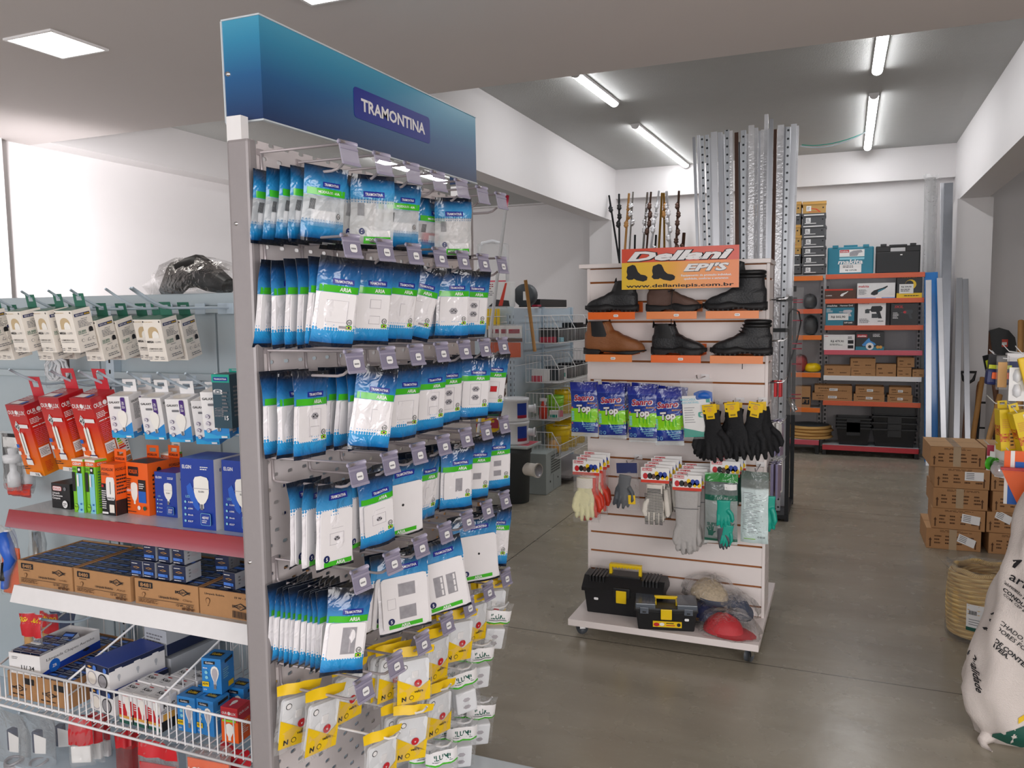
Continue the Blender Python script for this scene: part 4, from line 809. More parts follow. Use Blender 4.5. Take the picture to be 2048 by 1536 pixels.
# ---- cartons of small lamp boxes on the white shelf
mat('lampnavy', '#1d2748', .4); mat('lampblue', '#4d7fd8', .4); mat('boxgrey', '#b9bcc2', .5)
def lampbox(w=.047, d=.047, h=.072):
    return carton(MB(), (w, d, h), 'lampnavy', {'t': [('r', .1, .55, .9, .8, 'lampblue'), ('r', 0, 0, 1, .06, 'boxgrey'), ('l', .15, .2, .85, .45, 2, 'boxgrey')], 'f': [('l', .1, .8, .6, .9, 1, 'white'), ('s', [(-1, 0), (0, -.6), (1, 0), (0, .6)], .5, .6, .28, .12, 'amber'), ('s', [(-1, 0), (0, -.6), (1, 0), (0, .6)], .5, .6, .2, .08, 'lampnavy'), ('r', .1, .2, .9, .38, 'lampblue'), ('o', .75, .29, .1, 'blue'), ('l', .15, .05, .8, .15, 1, 'white')], 'r': [('r', 0, 0, 1, 1, 'boxgrey'), ('l', .2, .2, .35, .8, 3, 'greyink'), ('o', .6, .5, .22, 'plateline')]}, .0008)
lb0 = lampbox().build('lamp_box'); used = [0]
def lampb(x, y, z, rz, label, group, rx=0):
    o = lb0 if used[0] == 0 else dup(lb0); used[0] += 1; place(o, (x, y, z), RAD(rz), rx); return tag(o, label, 'lamp box', group)
dia = [(-1, 0), (0, -.62), (1, 0), (0, .62)]
def brasfort(num, color, w=.246, h=.079):
    d = (w, .25, h); mb = MB(); th = .004
    mb.box((-w/2, -.125, 0), (w/2, .125, .003), 'cardboard'); mb.box((-w/2, -.125, .003), (w/2, -.125+th, h), 'cardboard'); mb.box((-w/2, .125-th, .003), (w/2, .125, h), 'cardboard')
    mb.box((-w/2, -.125+th, .003), (-w/2+th, .125-th, h), 'cardboard'); mb.box((w/2-th, -.125+th, .003), (w/2, .125-th, h), 'cardboard')
    f = [('p', rrect(.06, .66, .29, .9, .02), 'ink'), ('t', num, .175, .78, .15, 'cardboard', {'w': .17}), ('l', .1, .57, .28, .63, 1, 'ink'), ('s', dia, .77, .69, .1, .22, 'ink'), ('s', dia, .77, .69, .075, .165, 'cardboard'), ('t', 'BRASFORT', .77, .69, .1, 'ink', {'w': .24, 'bold': .03}),
         ('s', BULB, .15, .3, .06, .2, 'cardprint'), ('s', BULB, .15, .315, .045, .17, 'cardboard'), ('t', 'Lâmpada Bolinha', .55, .42, .085, 'ink', {'w': .31}), ('t', color, .84, .42, .08, 'cardprint', {'bold': 0, 'w': .14}), ('r', .06, .27, .94, .285, 'ink'), ('t', '15 W - 127 V', .8, .2, .095, 'ink', {'w': .26}), ('l', .07, .1, .4, .25, 3, 'cardprint'), ('r', .76, .05, .81, .14, 'cardprint'), ('r', .83, .05, .88, .14, 'cardprint'), ('r', .9, .05, .94, .14, 'cardprint')]
    art(mb, 'f', d, f); return mb
cx = [-2.388, -2.132, -1.872, -1.618]; zS = .748
for i, (num, color) in enumerate((('8485', 'Vermelha'), ('8480', 'Azul'), ('8481', 'Clara'), ('', ''))):
    if i < 3: mb = brasfort(num, color)
    else:
        mb = brasfort('', '') if False else MB(); d = (.246, .25, .079); th = .004
        for lo, hi in (((-.123, -.125, 0), (.123, .125, .003)), ((-.123, -.125, .003), (.123, -.121, .079)), ((-.123, .121, .003), (.123, .125, .079)), ((-.123, -.121, .003), (-.119, .121, .079)), ((.119, -.121, .003), (.123, .121, .079))): mb.box(lo, hi, 'cardboard')
        art(mb, 'f', d, [('t', 'Lâmpada Bolinha', .23, .82, .07, 'ink', {'w': .3}), ('t', '15 W - 127 V', .66, .82, .07, 'ink', {'w': .26}), ('s', BULB, .13, .35, .08, .32, 'cardprint'), ('s', BULB, .13, .37, .06, .27, 'cardboard'), ('s', dia, .62, .5, .1, .22, 'ink'), ('s', dia, .62, .5, .075, .165, 'cardboard'), ('t', 'BRASFORT', .62, .5, .1, 'ink', {'w': .24})]+bars(.5, .08, .85, .34, 'ink', 18))
    nm = ('first', 'second', 'third', 'fourth')[i]
    solo('carton', mb, f'open brown carton of small lamp boxes, {nm} from the far end of the white shelf' if i else 'open brown carton of small lamp boxes at the far end of the white shelf', 'carton', (cx[i], 1.912, zS), RAD((.5, -1, .8, 0)[i]), 'open lamp cartons on the white shelf')
    for r in range(5):
        for c in range(5):
            if i == 3 and r > 2 and c > 2: continue
            lampb(cx[i]-.0945+c*.0472, 1.912-.0945+r*.0472, zS+.004, 0, f'small navy lamp box packed in the {nm} brown carton from the far end', f'lamp boxes packed in the {nm} carton')
lx = [(-1.99, 1.825, 0, 0), (-1.943, 1.828, 0, 0), (-1.885, 1.827, 0, 0), (-1.827, 1.83, 0, 3), (-1.952, 1.84, 1, 2), (-1.895, 1.842, 1, 0), (-1.838, 1.843, 1, -2), (-1.78, 1.95, 0, 12), (-1.64, 1.835, 0, -4)]
for (x, y, lv, rz), lb in zip(lx, ('bottom row, first from the far end', 'bottom row, second from the far end', 'bottom row, third from the far end', 'bottom row, nearest the grey post', 'top row, first from the far end', 'top row, middle', 'top row, nearest the grey post', 'lying behind the loose stack', 'standing alone on the fourth carton')):
    o = lampb(x, y, zS+.082+lv*.049, rz, f'loose navy and grey lamp box, {lb}', 'loose lamp boxes stacked on the cartons'); o.scale = (1, 1.4, .66)

# ---- wire basket and what is in it
bt = thing('wire_basket', 'white wire basket hung under the white shelf, full of bulb boxes', 'basket', (-2, 1.98, .38)); OB = (-2, 1.98, .38)
def sb(mb, name): mb.v = [p-V(OB) for p in mb.v]; return mb.build(name, bt)
x0, x1, yf, yb, zb, zr, zbk = -2.535, -1.475, 1.715, 2.19, .38, .492, .66
sb(MB().tube([(x0, yf, zr), (x1, yf, zr), (x1, yb, zbk), (x0, yb, zbk)], .0042, 'wire', 6, closed=True), 'rim')
sb(MB().tube([(x0, yf, zb+.004), (x1, yf, zb+.004)], .004, 'wire', 6), 'front_rod'); sb(MB().tube([(x0, yf-.015, zb-.012), (x1, yf-.015, zb-.012)], .004, 'wire', 6), 'front_rod')
w1 = MB(); w2 = MB(); n = 35
for i in range(n+1):
    x = x0+(x1-x0)*i/n; w1.tube([(x, yf-.003, zr), (x, yf-.003, zb)], .0022, 'wire', 5)
    w2.tube([(x, yf-.015, zb-.012), (x, yf+.02, zb), (x, yb, zb), (x, yb, zbk)], .0022, 'wire', 5)
sb(w1, 'front_wires'); sb(w2, 'floor_wires'); 
for x in (x0, x1):
    w3 = MB()
    for k in range(8): y = yf+(yb-yf)*k/7; w3.tube([(x, y, zb), (x, y, zr+(zbk-zr)*k/7)], .0022, 'wire', 5)
    sb(w3, 'side_wires')
for x in (-2.225, -1.855):
    dv = MB().tube([(x, yf, zb+.01), (x, yf, zr-.004), (x, yb, zbk-.02)], .0038, 'wire', 6); dv.tube([(x, yf, zr-.05), (x, yf+.1, zr-.03), (x, yb, zbk-.1)], .0026, 'wire', 5)
    for k in range(1, 9): y = yf+(yb-yf)*k/9; dv.tube([(x, y, zb), (x, y, zr+(zbk-zr)*k/9-.008)], .0022, 'wire', 5)
    sb(dv, 'divider')
zf = zb+.004
def openbox(w, d, h, m, th=.003, notch=0):
    mb = MB(); mb.box((-w/2, -d/2, 0), (w/2, d/2, th), m)
    for lo, hi in (((-w/2, -d/2, th), (w/2, -d/2+th, h)), ((-w/2, d/2-th, th), (w/2, d/2, h-notch)), ((-w/2, -d/2+th, th), (-w/2+th, d/2-th, h)), ((w/2-th, -d/2+th, th), (w/2, d/2-th, h))): mb.box(lo, hi, m)
    return mb
for x, lb in ((-2.455, 'far end'), (-2.315, 'divider side')):
    mb = openbox(.135, .34, .085, 'cardboard'); art(mb, 'f', (.135, .34, .085), [('s', dia, .4, .4, .22, .22, 'ink'), ('s', dia, .4, .4, .16, .16, 'cardboard'), ('t', 'BRASFORT', .4, .4, .09, 'ink', {'w': .5}), ('p', rrect(.55, .62, .92, .86, .03), 'ink'), ('l', .1, .1, .8, .2, 1, 'ink')])
    solo('carton', mb, f'brown carton low in the wire basket, {lb}', 'carton', (x, 1.905, zf), 0, 'brown cartons in the wire basket')
    for r in range(7):
        for c in range(3): 
            o = lampb(x-.043+c*.043, 1.765+r*.0465, zf+.004, 0, f'small navy lamp box in the brown basket carton, {lb}', f'lamp boxes in the basket carton, {lb}'); o.scale = (.88, .95, 1.08)
w, dd, h = .132, .24, .068; mb = openbox(w, dd, h, 'white', .003)
art(mb, 'f', (w, dd, h), [('t', '11/ 34', .6, .36, .2, 'ink', {'w': .42}), ('l', .1, .7, .3, .85, 2, 'greyink')]); art(mb, 'r', (w, dd, h), [('t', 'Lâmpada Chapeu Aurinho', .5, .68, .13, 'ink', {'w': .8, 'bold': 0}), ('p', [(0, 0), (1, 0), (1, .42), (.3, .3), (0, .12)], 'elginblue'), ('o', .22, .28, .09, 'blue'), ('t', 'ZR', .22, .28, .14, 'white'), ('s', dia, .75, .3, .07, .16, 'ink')])
wb = solo('carton', mb, 'white open carton marked 11/34 on top of the basket pile', 'carton', (-2.44, 1.85, zf+.087), RAD(4))
for r in range(3):
    for c in range(3): o = lampb(-2.484+c*.041, 1.762+r*.046+c*.003, zf+.092, 4, 'small pale-blue-topped lamp box in the white carton marked 11/34', 'lamp boxes in the white carton'); o.scale = (.82, .93, .88)
o = lampb(-2.42, 1.90, zf+.092, 10, 'grey lamp box tipped up in the white carton marked 11/34', 'tipped lamp boxes', .35)
w, dd, h = .118, .2, .076; mb = carton(MB(), (w, dd, h), 'white', {'t': [('r', 0, 0, 1, 1, 'elginblue')], 'f': [('r', 0, .72, 1, 1, 'lampnavy'), ('o', .27, .36, .2, 'plateline'), ('o', .27, .36, .17, 'cream2'), ('o', .73, .36, .2, 'ink'), ('o', .73, .36, .17, 'opening'), ('s', dia, .2, .84, .1, .08, 'amber'), ('o', .85, .84, .07, 'lampblue'), ('o', .42, .84, .07, 'lampblue')], 'r': [('r', 0, .8, 1, 1, 'lampnavy')]+[('p', rrect(.1+i*.33, .55, .22+i*.33, .86, .02), 'white') for i in range(3)]+[('s', BULB, .16+i*.33, .3, .06, .3, 'boxgrey') for i in range(3)]}, .001)
for i, (z, lb) in enumerate(((zf+.077, 'upper'), (zf, 'lower'))):
    b = mb.build('lamp_pack') if i == 0 else dup(b0); b0 = b if i == 0 else b0
    place(b, (-2.135+.012*i, 1.862+.0*i, z), RAD(-7)); tag(b, f'{lb} long white lamp pack with blue top in the wire basket', 'bulb box', 'long blue-topped packs')
mb = carton(MB(), (.11, .2, .085), 'boxgrey', {'t': [('r', .1, .1, .8, .9, 'foxblack')], 'r': [('r', 0, 0, 1, .45, 'lampnavy')], 'f': [('l', .1, .4, .9, .8, 3, 'greyink')]}, .001)
solo('lamp_pack', mb, 'long grey lamp pack behind the blue-topped pack in the basket', 'bulb box', (-2.11, 2.07, zf+.11), RAD(-6)); solo('lamp_pack', carton(MB(), (.13, .2, .1), 'boxgrey', {}, .001), 'plain grey carton under the long grey pack at the basket back', 'carton', (-2.11, 2.075, zf), RAD(-6))
ka = carton(MB(), (.056, .06, .102), 'white', {'f': [('s', [(0, .1), (1, .2), (1, .8), (.5, .62), (0, .72)], 0, .1, 1, .8, 'red'), ('r', 0, .16, 1, .24, 'amber'), ('r', 0, .0, 1, .1, 'darkgreen'), ('s', BULB, .72, .25, .5, .6, 'bulbw'), ('t', 'Kian', .5, .9, .07, 'red', {'w': .5}), ('l', .1, .45, .5, .65, 3, 'white')], 'r': [('r', 0, 0, 1, .3, 'foxblack'), ('r', .1, .3, .9, .5, 'amber'), ('t', 'Kian', .5, .75, .14, 'ink', {'w': .7}), ('l', .1, .52, .9, .62, 2, 'greyink')], 't': [('t', 'Kian', .5, .55, .26, 'ink', {'w': .6}), ('r', .3, .78, .6, .86, 'red'), ('l', .3, .2, .7, .3, 1, 'greyink')]}, .001).build('bulb_box')
for i, (c, r) in enumerate(((0, 0), (1, 0), (2, 0), (0, 1), (1, 1), (2, 1), (1, 2), (2, 2))):
    o = ka if i == 0 else dup(ka); place(o, (-2.005+c*.059+r*.01, 1.768+r*.064, zf+(.004 if r else 0)), RAD(-3)); tag(o, f"white and red bulb box in the basket middle, {ORD[r]} row, {('far-end', 'middle', 'post-side')[c]} column", 'bulb box', 'white and red bulb boxes in the basket')
mat('golden', '#2b84cc', .35, coat=.4)
go = carton(MB(), (.066, .066, .108), 'golden', {'f': [('p', [(.12, .82), (.7, .84), (.7, .93), (.12, .91)], 'foxblack'), ('t', 'Golden', .4, .875, .05, 'white', {'w': .4}), ('s', BULB, .68, .24, .5, .56, 'bulbw'), ('s', BULB, .68, .28, .36, .46, 'plateline'), ('r', .62, .14, .74, .28, 'greyink'), ('o', .25, .6, .08, 'oscyan'), ('o', .27, .46, .08, 'oscyan'), ('l', .1, .7, .45, .76, 1, 'white'), ('r', .04, .2, .38, .34, 'yellow'), ('t', '42W', .21, .28, .06, 'ink'), ('t', '127V', .2, .12, .04, 'white')], 'r': [('p', [(.3, .82), (.9, .86), (.9, .95), (.3, .91)], 'foxblack'), ('l', .15, .4, .6, .7, 5, 'oscyan'), ('r', .5, .1, .9, .25, 'yellow')], 't': [('r', .2, .3, .8, .7, 'foxblack'), ('t', 'Golden', .5, .5, .2, 'yellow', {'w': .5})]}, .001).build('bulb_box')
for i, (x, y, z, rz, lb) in enumerate(((-1.795, 1.80, 0, 2, 'bottom, far side'), (-1.725, 1.805, 0, -2, 'bottom, next to the red box'), (-1.785, 1.875, 0, 0, 'bottom, second row'), (-1.738, 1.845, .109, 8, 'on top of the others'), (-1.66, 1.96, .075, -12, 'leaning at the back by the post'), (-1.70, 1.90, 0, 3, 'bottom, back by the post'))):
    o = go if i == 0 else dup(go); place(o, (x, y, zf+z), RAD(rz)); tag(o, f'bright blue bulb box in the basket, {lb}', 'bulb box', 'bright blue bulb boxes in the basket')
mb = carton(MB(), (.058, .058, .105), 'foxorange', {'f': [('r', 0, .6, 1, 1, 'shelfred'), ('t', 'OUR', .22, .84, .07, 'white', {'w': .3}), ('o', .5, .84, .09, 'white'), ('t', 'LUX', .76, .84, .07, 'white', {'w': .3}), ('s', BULB, .5, .06, .6, .5, 'bulbw'), ('r', .1, .6, .9, .66, 'lime')], 'r': [('r', 0, .6, 1, 1, 'shelfred'), ('t', 'OUR LUX', .5, .84, .07, 'white', {'w': .8}), ('l', .2, .2, .8, .55, 6, 'cream2')], 't': [('r', 0, 0, 1, 1, 'shelfred'), ('s', BULB, .4, .2, .3, .6, 'bulbw')]}, .001)
solo('bulb_box', mb, 'small red and orange bulb box in the basket beside the grey post', 'bulb box', (-1.632, 1.795, zf), RAD(4))

# ---- things wrapped on top of the bay and pegged in the next bay
mb = MB(); r = random.Random(4)
p = at(395, 575, Y=2.28)
mb.tube([p+V((-.14, 0, -.02)), p+V((-.08, 0, .045)), p+V((0, .01, .06)), p+V((.07, 0, .03)), p+V((.15, -.01, .0))], [.035, .055, .06, .05, .03], 'black', 10)
w = solo('wrapped_part', mb, 'curved black part wrapped in clear plastic on top of the shelving bay', 'wrapped part')
wr = MB(); c = p+V((0.0, 0, .012))
wr.grid(16, 8, lambda u, v: (c.x+.22*cos(2*pi*u)*sin(pi*v)*(1+.25*sin(u*23)*sin(v*9)), c.y+.09*sin(2*pi*u)*sin(pi*v), c.z+max(-.036, .08*cos(pi*v)*(1+.3*sin(u*31+v*7)))), 'hatwrap')
wr.build('plastic_wrap', w)
def hangbag(label, px, py, Y, w, h, top=None, tm='red', inner=None, film_='clearbag', rz=0, name='packaged_goods', cat='packaged goods', group=None, seed=1, t=.03, text=None, topv=.8, z=None):
    p = at(px, py, Y=Y); mb, sf = bag(w, h, t, film_, seed=seed, vlo=.1, vhi=.7, crinkle=.004, nx=8, nz=12, top=.015)
    zz = lambda v: .015-h+v*h
    if top: dec_rect(mb, sf, -w*.47, zz(topv), w*.47, zz(.985), tm, .0008)
    if text: dec_text(mb, sf, text[0], 0, zz(text[1]), text[2], text[3], .03, width=text[4], eps=.0018)
    o = mb.build(name); ch = []
    if inner: ch = [im.build(nm, o) for nm, im in inner(w, h, zz)]
    reg(o, *ch); place(o, tuple(p), RAD(rz)); return tag(o, label, cat, group)
def socket_inner(w, h, zz):
    m = MB().lathe([(.0, zz(.1)), (.022, zz(.1)), (.022, zz(.35)), (.012, zz(.45)), (.012, zz(.62)), (.03, zz(.64)), (.034, zz(.8)), (.014, zz(.82)), (.016, zz(.95)), (0, zz(.96))], 'pcvwhite', 14); return [('lamp_socket', m)]
hangbag('clear pack with a white lamp socket, hanging behind the tall red box', 24, 900, 2.05, .075, .17, inner=socket_inner, seed=3, t=.05)
hangbag('second clear lamp-socket pack, set behind the first near the tall red box', 50, 905, 2.10, .075, .17, inner=socket_inner, seed=4, t=.05)
def card_inner(w, h, zz): return [('card', MB().box((-w*.45, .0, zz(.05)), (w*.45, .003, zz(.95)), 'darkmetal').box((-w*.4, -.001, zz(.68)), (w*.4, 0, zz(.88)), 'paper'))]
hangbag('dark blister card with a pale title strip at the frame edge', 22, 870, 2.14, .12, .2, inner=card_inner, seed=5, t=.012)
def gun_inner(w, h, zz):
    a = MB().box((-w*.45, .004, zz(.03)), (w*.45, .007, zz(.7)), 'foxorange'); b = MB()
    b.tube([(-.02, -.008, zz(.9)), (.005, -.01, zz(.7)), (.02, -.01, zz(.55)), (-.01, -.01, zz(.3)), (-.02, -.01, zz(.12))], [.022, .024, .02, .014, .012], 'elginlight', 10); b.tube([(.0, -.02, zz(.5)), (-.012, -.02, zz(.25))], .009, 'black', 8); b.lathe([(0, .004), (.01, .004), (.012, 0)], 'white', 12, (0, 0, 0)).v
    return [('backing_card', a), ('tool', b)]
hangbag('blue tool on an orange blister card at the frame edge below the red-lipped shelf', 15, 1062, 1.86, .10, .245, inner=gun_inner, seed=6, t=.04, film_='clearbag')
def tube_inner(w, h, zz): return [('tube', MB().tube([(0, 0, zz(.05)), (0, 0, zz(.9))], .016, 'chrome', 12))]
hangbag('clear pack with a chrome tube, hanging beyond the brown cartons', 72, 1058, 2.12, .09, .22, inner=tube_inner, seed=7, t=.04)
hangbag('red and white soft pack lying at the frame edge beyond the red-lipped shelf', 38, 975, 2.08, .13, .05, seed=8, t=.02, film_='redfilm', top=1, tm='redrubber', topv=.2)
def cable_inner(w, h, zz):
    m = MB()
    for k in range(7): m.tube([(.02*sin(k)+.033*cos(a*pi/7), .004*sin(3*a+k)-.003*k+.008, zz(.45)+.04*sin(a*pi/7)) for a in range(14)], .0042, 'pcvwhite', 6, closed=True)
    return [('coiled_cable', m), ('card', MB().box((.0, .014, zz(.1)), (.045, .017, zz(.8)), 'bronze'))]
hangbag('clear pack with a coiled white cable between the cream and red boxes', 112, 700, 2.14, .12, .16, inner=cable_inner, seed=9, t=.05)
def orange_inner(w, h, zz): return [('cable_organizer', MB().tube([(-.02, .004, zz(.05)), (-.025, .004, zz(.72))], .013, 'amber', 8).box((-.01, 0, zz(.1)), (.03, .008, zz(.5)), 'paper'))]
for i, (px, py, Y, s) in enumerate(((62, 1236, 1.80, 'front'), (98, 1232, 1.92, 'rear'))):
    hangbag(f'{s} red-topped cable organizer pack hanging beyond the wire basket', px, py, Y, .10, .2, top=1, tm='red', inner=orange_inner, seed=20+i, t=.02, text=('ORGANIZADOR', .9, .013, 'yellow', .092), topv=.62)
hangbag('dark blue carton-like pack hanging behind the red-topped packs', 125, 1232, 2.1, .12, .16, seed=31, t=.03, film_='bluecloth')
# ---- packs hanging under the basket
def plug_inner(w, h, zz):
    m = MB()
    for k in range(9): m.tube([(.034*cos(a*pi/6)*(1-.03*k), .028*sin(a*pi/6), zz(.12)+k*.008+.004*sin(a+k)) for a in range(12)], .0045, 'opening', 6, closed=True)
    m.box((-.012, -.012, zz(.5)), (.014, .012, zz(.78)), 'bluecloth', .004); return [('coiled_cable', m), ('card', MB().prism([(.0, zz(.5)), (.045, zz(.52)), (.05, zz(.72)), (-.0, zz(.76))], .001, 'paper', (0, -.014, 0)))]
for i, (px, py, Y, lb) in enumerate(((22, 1432, 1.80, 'frontmost'), (72, 1436, 1.83, 'second from the frame edge'), (118, 1425, 1.92, 'rearmost'))):
    hangbag(f'clear bag with coiled grey cord under the wire basket, {lb}', px, py, Y, .15, .27, inner=plug_inner, seed=40+i, t=.07, film_='clearbag', rz=8*i, group='clear cord bags under the basket')
def red_inner(w, h, zz): return [('white_goods', MB().box((-w*.38, -.008, zz(.08)), (w*.38, .008, zz(.42)), 'paper', .004))]
for i, (px, py, Y, lb) in enumerate(((160, 1442, 1.83, 'frontmost'), (182, 1436, 1.88, 'second'), (200, 1432, 1.94, 'rearmost'))):
    hangbag(f'red-topped clear pack of white goods under the basket, {lb} of three', px, py, Y, .085, .17, top=1, tm='red', inner=red_inner, seed=50+i, t=.03, topv=.45, rz=25-8*i, group='red-topped packs under the basket')
for i, (px, py) in enumerate(((246, 1470), (262, 1472))): hangbag(f"slim red-headed pink pack under the basket, {'outer' if i == 0 else 'inner'} of two", px, py, 1.85+.04*i, .05, .22, top=1, tm='red', seed=60+i, t=.015, film_='redfilm', topv=.75, rz=40)
def pial_inner(w, h, zz): return [('printed_card', MB().box((-w*.43, -.004, zz(.02)), (w*.43, 0, zz(.72)), 'red').prism(rrect(-w*.25, zz(.4), w*.25, zz(.6), .01), .001, 'white', (0, -.0045, 0)))]
hangbag('clear pack with red card and white logo panel under the basket, foremost', 315, 1494, 1.72, .15, .24, top=1, tm='red', inner=pial_inner, seed=70, t=.02, topv=.8, text=('PIAL', .5, .02, 'ink', .05), rz=6)
def lor_inner(w, h, zz): return [('printed_card', MB().box((-w*.45, 0, zz(.02)), (w*.45, .004, zz(.5)), 'golden').box((-w*.45, -.001, zz(.5)), (w*.45, .003, zz(.78)), 'foxorange'))]
hangbag('clear pack with orange and blue card under the basket, next to the grey post', 415, 1500, 1.73, .16, .22, inner=lor_inner, seed=71, t=.02, text=('LORENZETTI', .64, .018, 'white', .125), rz=4)
hangbag('plain red soft pack under the basket, half hidden by the grey post', 470, 1500, 1.80, .12, .2, seed=72, t=.02, film_='redcloth')
for i, (px, py, lb) in enumerate(((20, 1440, 'through the clear cord bags'), (62, 1250, 'through the cable organizer packs'), (205, 1460, 'bare beside the red-topped packs'), (302, 1508, 'through the red-carded pack'), (366, 1520, 'through the orange and blue pack'), (430, 1527, 'poking out beside the post'))):
    p = at(px, py, Y=1.74); o = dup(pk[0]); place(o, (p.x, GY-.036, p.z-.05)); o.scale = (1, 1.12, 1); tag(o, f'pale hook below the shelves, {lb}', 'display hook', 'single hooks on the bulb shelving')

# ================================================================ slatwall stand with boots, gloves and tool boxes
PX0, PX1, PY, PT = -1.245, -.345, 4.04, 1.84
OS = (-.8, 4.4, 0)
st = thing('slatwall_stand', 'white slatwall stand on casters with brown grooves, carrying boots and gloves', 'display stand', OS)
def ss(mb, name, par=None, label=None): mb.v = [p-V(OS) for p in mb.v]; return mb.build(name, par or st, label)
def slats(O, U, Lw, nrm):
    """white boards with brown grooves between; O lower left, U along, nrm outward"""
    O, U, nn = V(O), V(U), V(nrm); mb = MB(); gz = [1.768-.1003*k for k in range(17)]; zs = [PT]+gz+[.11]
    def bx(x0, x1, z0, z1, t0, t1, m):
        mb.add([O+U*x+nn*t+V((0, 0, z)) for t in (t0, t1) for x, z in ((x0, z0), (x1, z0), (x1, z1), (x0, z1))], [(0, 1, 2, 3), (7, 6, 5, 4), (0, 4, 5, 1), (1, 5, 6, 2), (2, 6, 7, 3), (3, 7, 4, 0)], m)
    bx(0, Lw, .11, PT, -.018, -.008, 'mdf')
    for a, b in zip(zs[:-1], zs[1:]): bx(0, Lw, b+.0045, a-.0055, -.008, 0, 'melamine')
    return mb
ss(slats((PX0+.014, PY, 0), (1, 0, 0), PX1-PX0-.028, (0, -1, 0)), 'slat_panel'); ss(slats((PX1, PY+.02, 0), (0, 1, 0), .18, (1, 0, 0)), 'slat_panel')
for x in (PX0, PX1-.014): ss(MB().box((x, PY-.004, .11), (x+.014, PY+.02, PT), 'melamine', .001), 'side_strip')
ss(MB().box((PX0, PY+.02, .11), (PX0+.016, PY+.2, PT), 'melamine'), 'side_panel'); ss(MB().box((PX0, PY+.2, .11), (PX1, PY+.216, PT), 'melamine'), 'back_panel')
ss(MB().box((PX0-.03, PY-.05, PT), (PX1+.008, PY+.23, PT+.02), 'melamine', .002), 'top_cap')
ss(MB().box((PX0+.002, 3.69, .078), (PX1+.008, PY+.56, .11), 'melamine', .002), 'base_board')
def caster(x, y, rz):
    m = MB(); m.tube([(0, -.012, .03), (0, .012, .03)], .029, 'greyplastic', 16); w = m
    f = MB().box((-.014, -.018, .03), (.014, -.014, .072), 'chrome').box((-.014, .014, .03), (.014, .018, .072), 'chrome').box((-.022, -.022, .072), (.022, .022, .079), 'chrome')
    o = bpy.data.objects.new('caster', None); COL.objects.link(o); o.parent = st; place(o, (x-OS[0], y-OS[1], 0), rz)
    w.build('wheel', o); f.build('fork', o)
for x, y, rz in ((-1.205, 3.80, .5), (-.385, 3.76, 1.2), (-1.2, 4.52, 0), (-.39, 4.52, 0)): caster(x, y, rz)
# ---- sign
banded('signgrad', [(0, '#e9c22c'), (.35, '#eeb52c'), (.6, '#ec9438'), (1, '#e9803c')], bump=0, axis=0, rough=.35, coat=.2); mat('signred', '#d8492c', .35, coat=.2)
YSG = 3.86; a0, a1 = at(1243.5, 500, Y=YSG), at(1477.5, 580, Y=YSG); sx0, sx1 = a0.x, a1.x; sz1 = at(1360, 494, Y=YSG).z; sz0 = at(1360, 577, Y=YSG).z; sw, sh2 = sx1-sx0, sz1-sz0
sg = thing('shop_sign', 'orange and red sign board with boot pictures on top of the slatwall stand', 'sign', (sx0, YSG, sz0))
b1 = MB().box((0, .001, 0), (sw, .006, sh2), 'paper'); e = -.0
b1.quad((0, 0, 0), (sw, 0, 0), (sw, 0, sh2*.66), (0, 0, sh2*.66), 'signgrad'); b1.quad((0, 0, sh2*.66), (sw, 0, sh2*.66), (sw, 0, sh2), (0, 0, sh2), 'signred')
sb1 = b1.build('board', sg)
tx = MB(); U, Z = (1, 0, 0), (0, 0, 1)
def sgt(s, x, z, h, m, bold, sh, w, out=None):
    if out: tx.text(s, (x*sw+.0012, -.0006, z*sh2-.0008), U, Z, h*sh2*1.04, out, bold+.035, sh, 'c', w*sw*1.015)
    tx.text(s, (x*sw, -.0012, z*sh2), U, Z, h*sh2, m, bold, sh, 'c', w*sw)
sgt('Dellani', .5, .815, .215, 'white', .045, .3, .9, 'ink'); sgt("EPI'S", .73, .505, .165, 'white', .04, .3, .38, 'greyink')
sgt('Equipamento de proteção individual,', .73, .315, .045, 'white', .03, 0, .42); sgt('qualidade, conforto e segurança', .73, .235, .045, 'white', .03, 0, .37); sgt('www.dellaniepis.com.br', .5, .085, .08, 'ink', .02, 0, .92)
tx.build('lettering', sb1)
bo = MB()
B1 = [(0, .25), (.1, .12), (.3, .12), (.36, .18), (.5, .08), (.8, .0), (.97, .08), (1, .25), (.9, .36), (.68, .42), (.55, .58), (.48, .8), (.42, .95), (.3, 1), (.06, .88), (.02, .6), (.06, .4)]
for ox, w, h, tl in ((.04, .19, .42, 0), (.265, .205, .42, 0)): bo.add([(sw*(ox+x*w), -.0008, sh2*(.19+z*h)) for x, z in B1], [tuple(range(len(B1)))], 'bootdark' if 0 else 'ink')
bo.build('boot_picture', sb1)
hg = MB()
for x in (.2, .8): hg.box((sw*x-.01, .006, sh2*.3), (sw*x+.01, .13, sh2*.32), 'whitemetal'); hg.box((sw*x-.01, .006, sh2*.3), (sw*x+.01, .008, sh2*.8), 'whitemetal')
hgs = [MB().box((sw*x-.01, .006, sh2*.66), (sw*x+.01, PY-.048-YSG, sh2*.68), 'whitemetal').build('hanger', sg) for x in (.25, .75)]

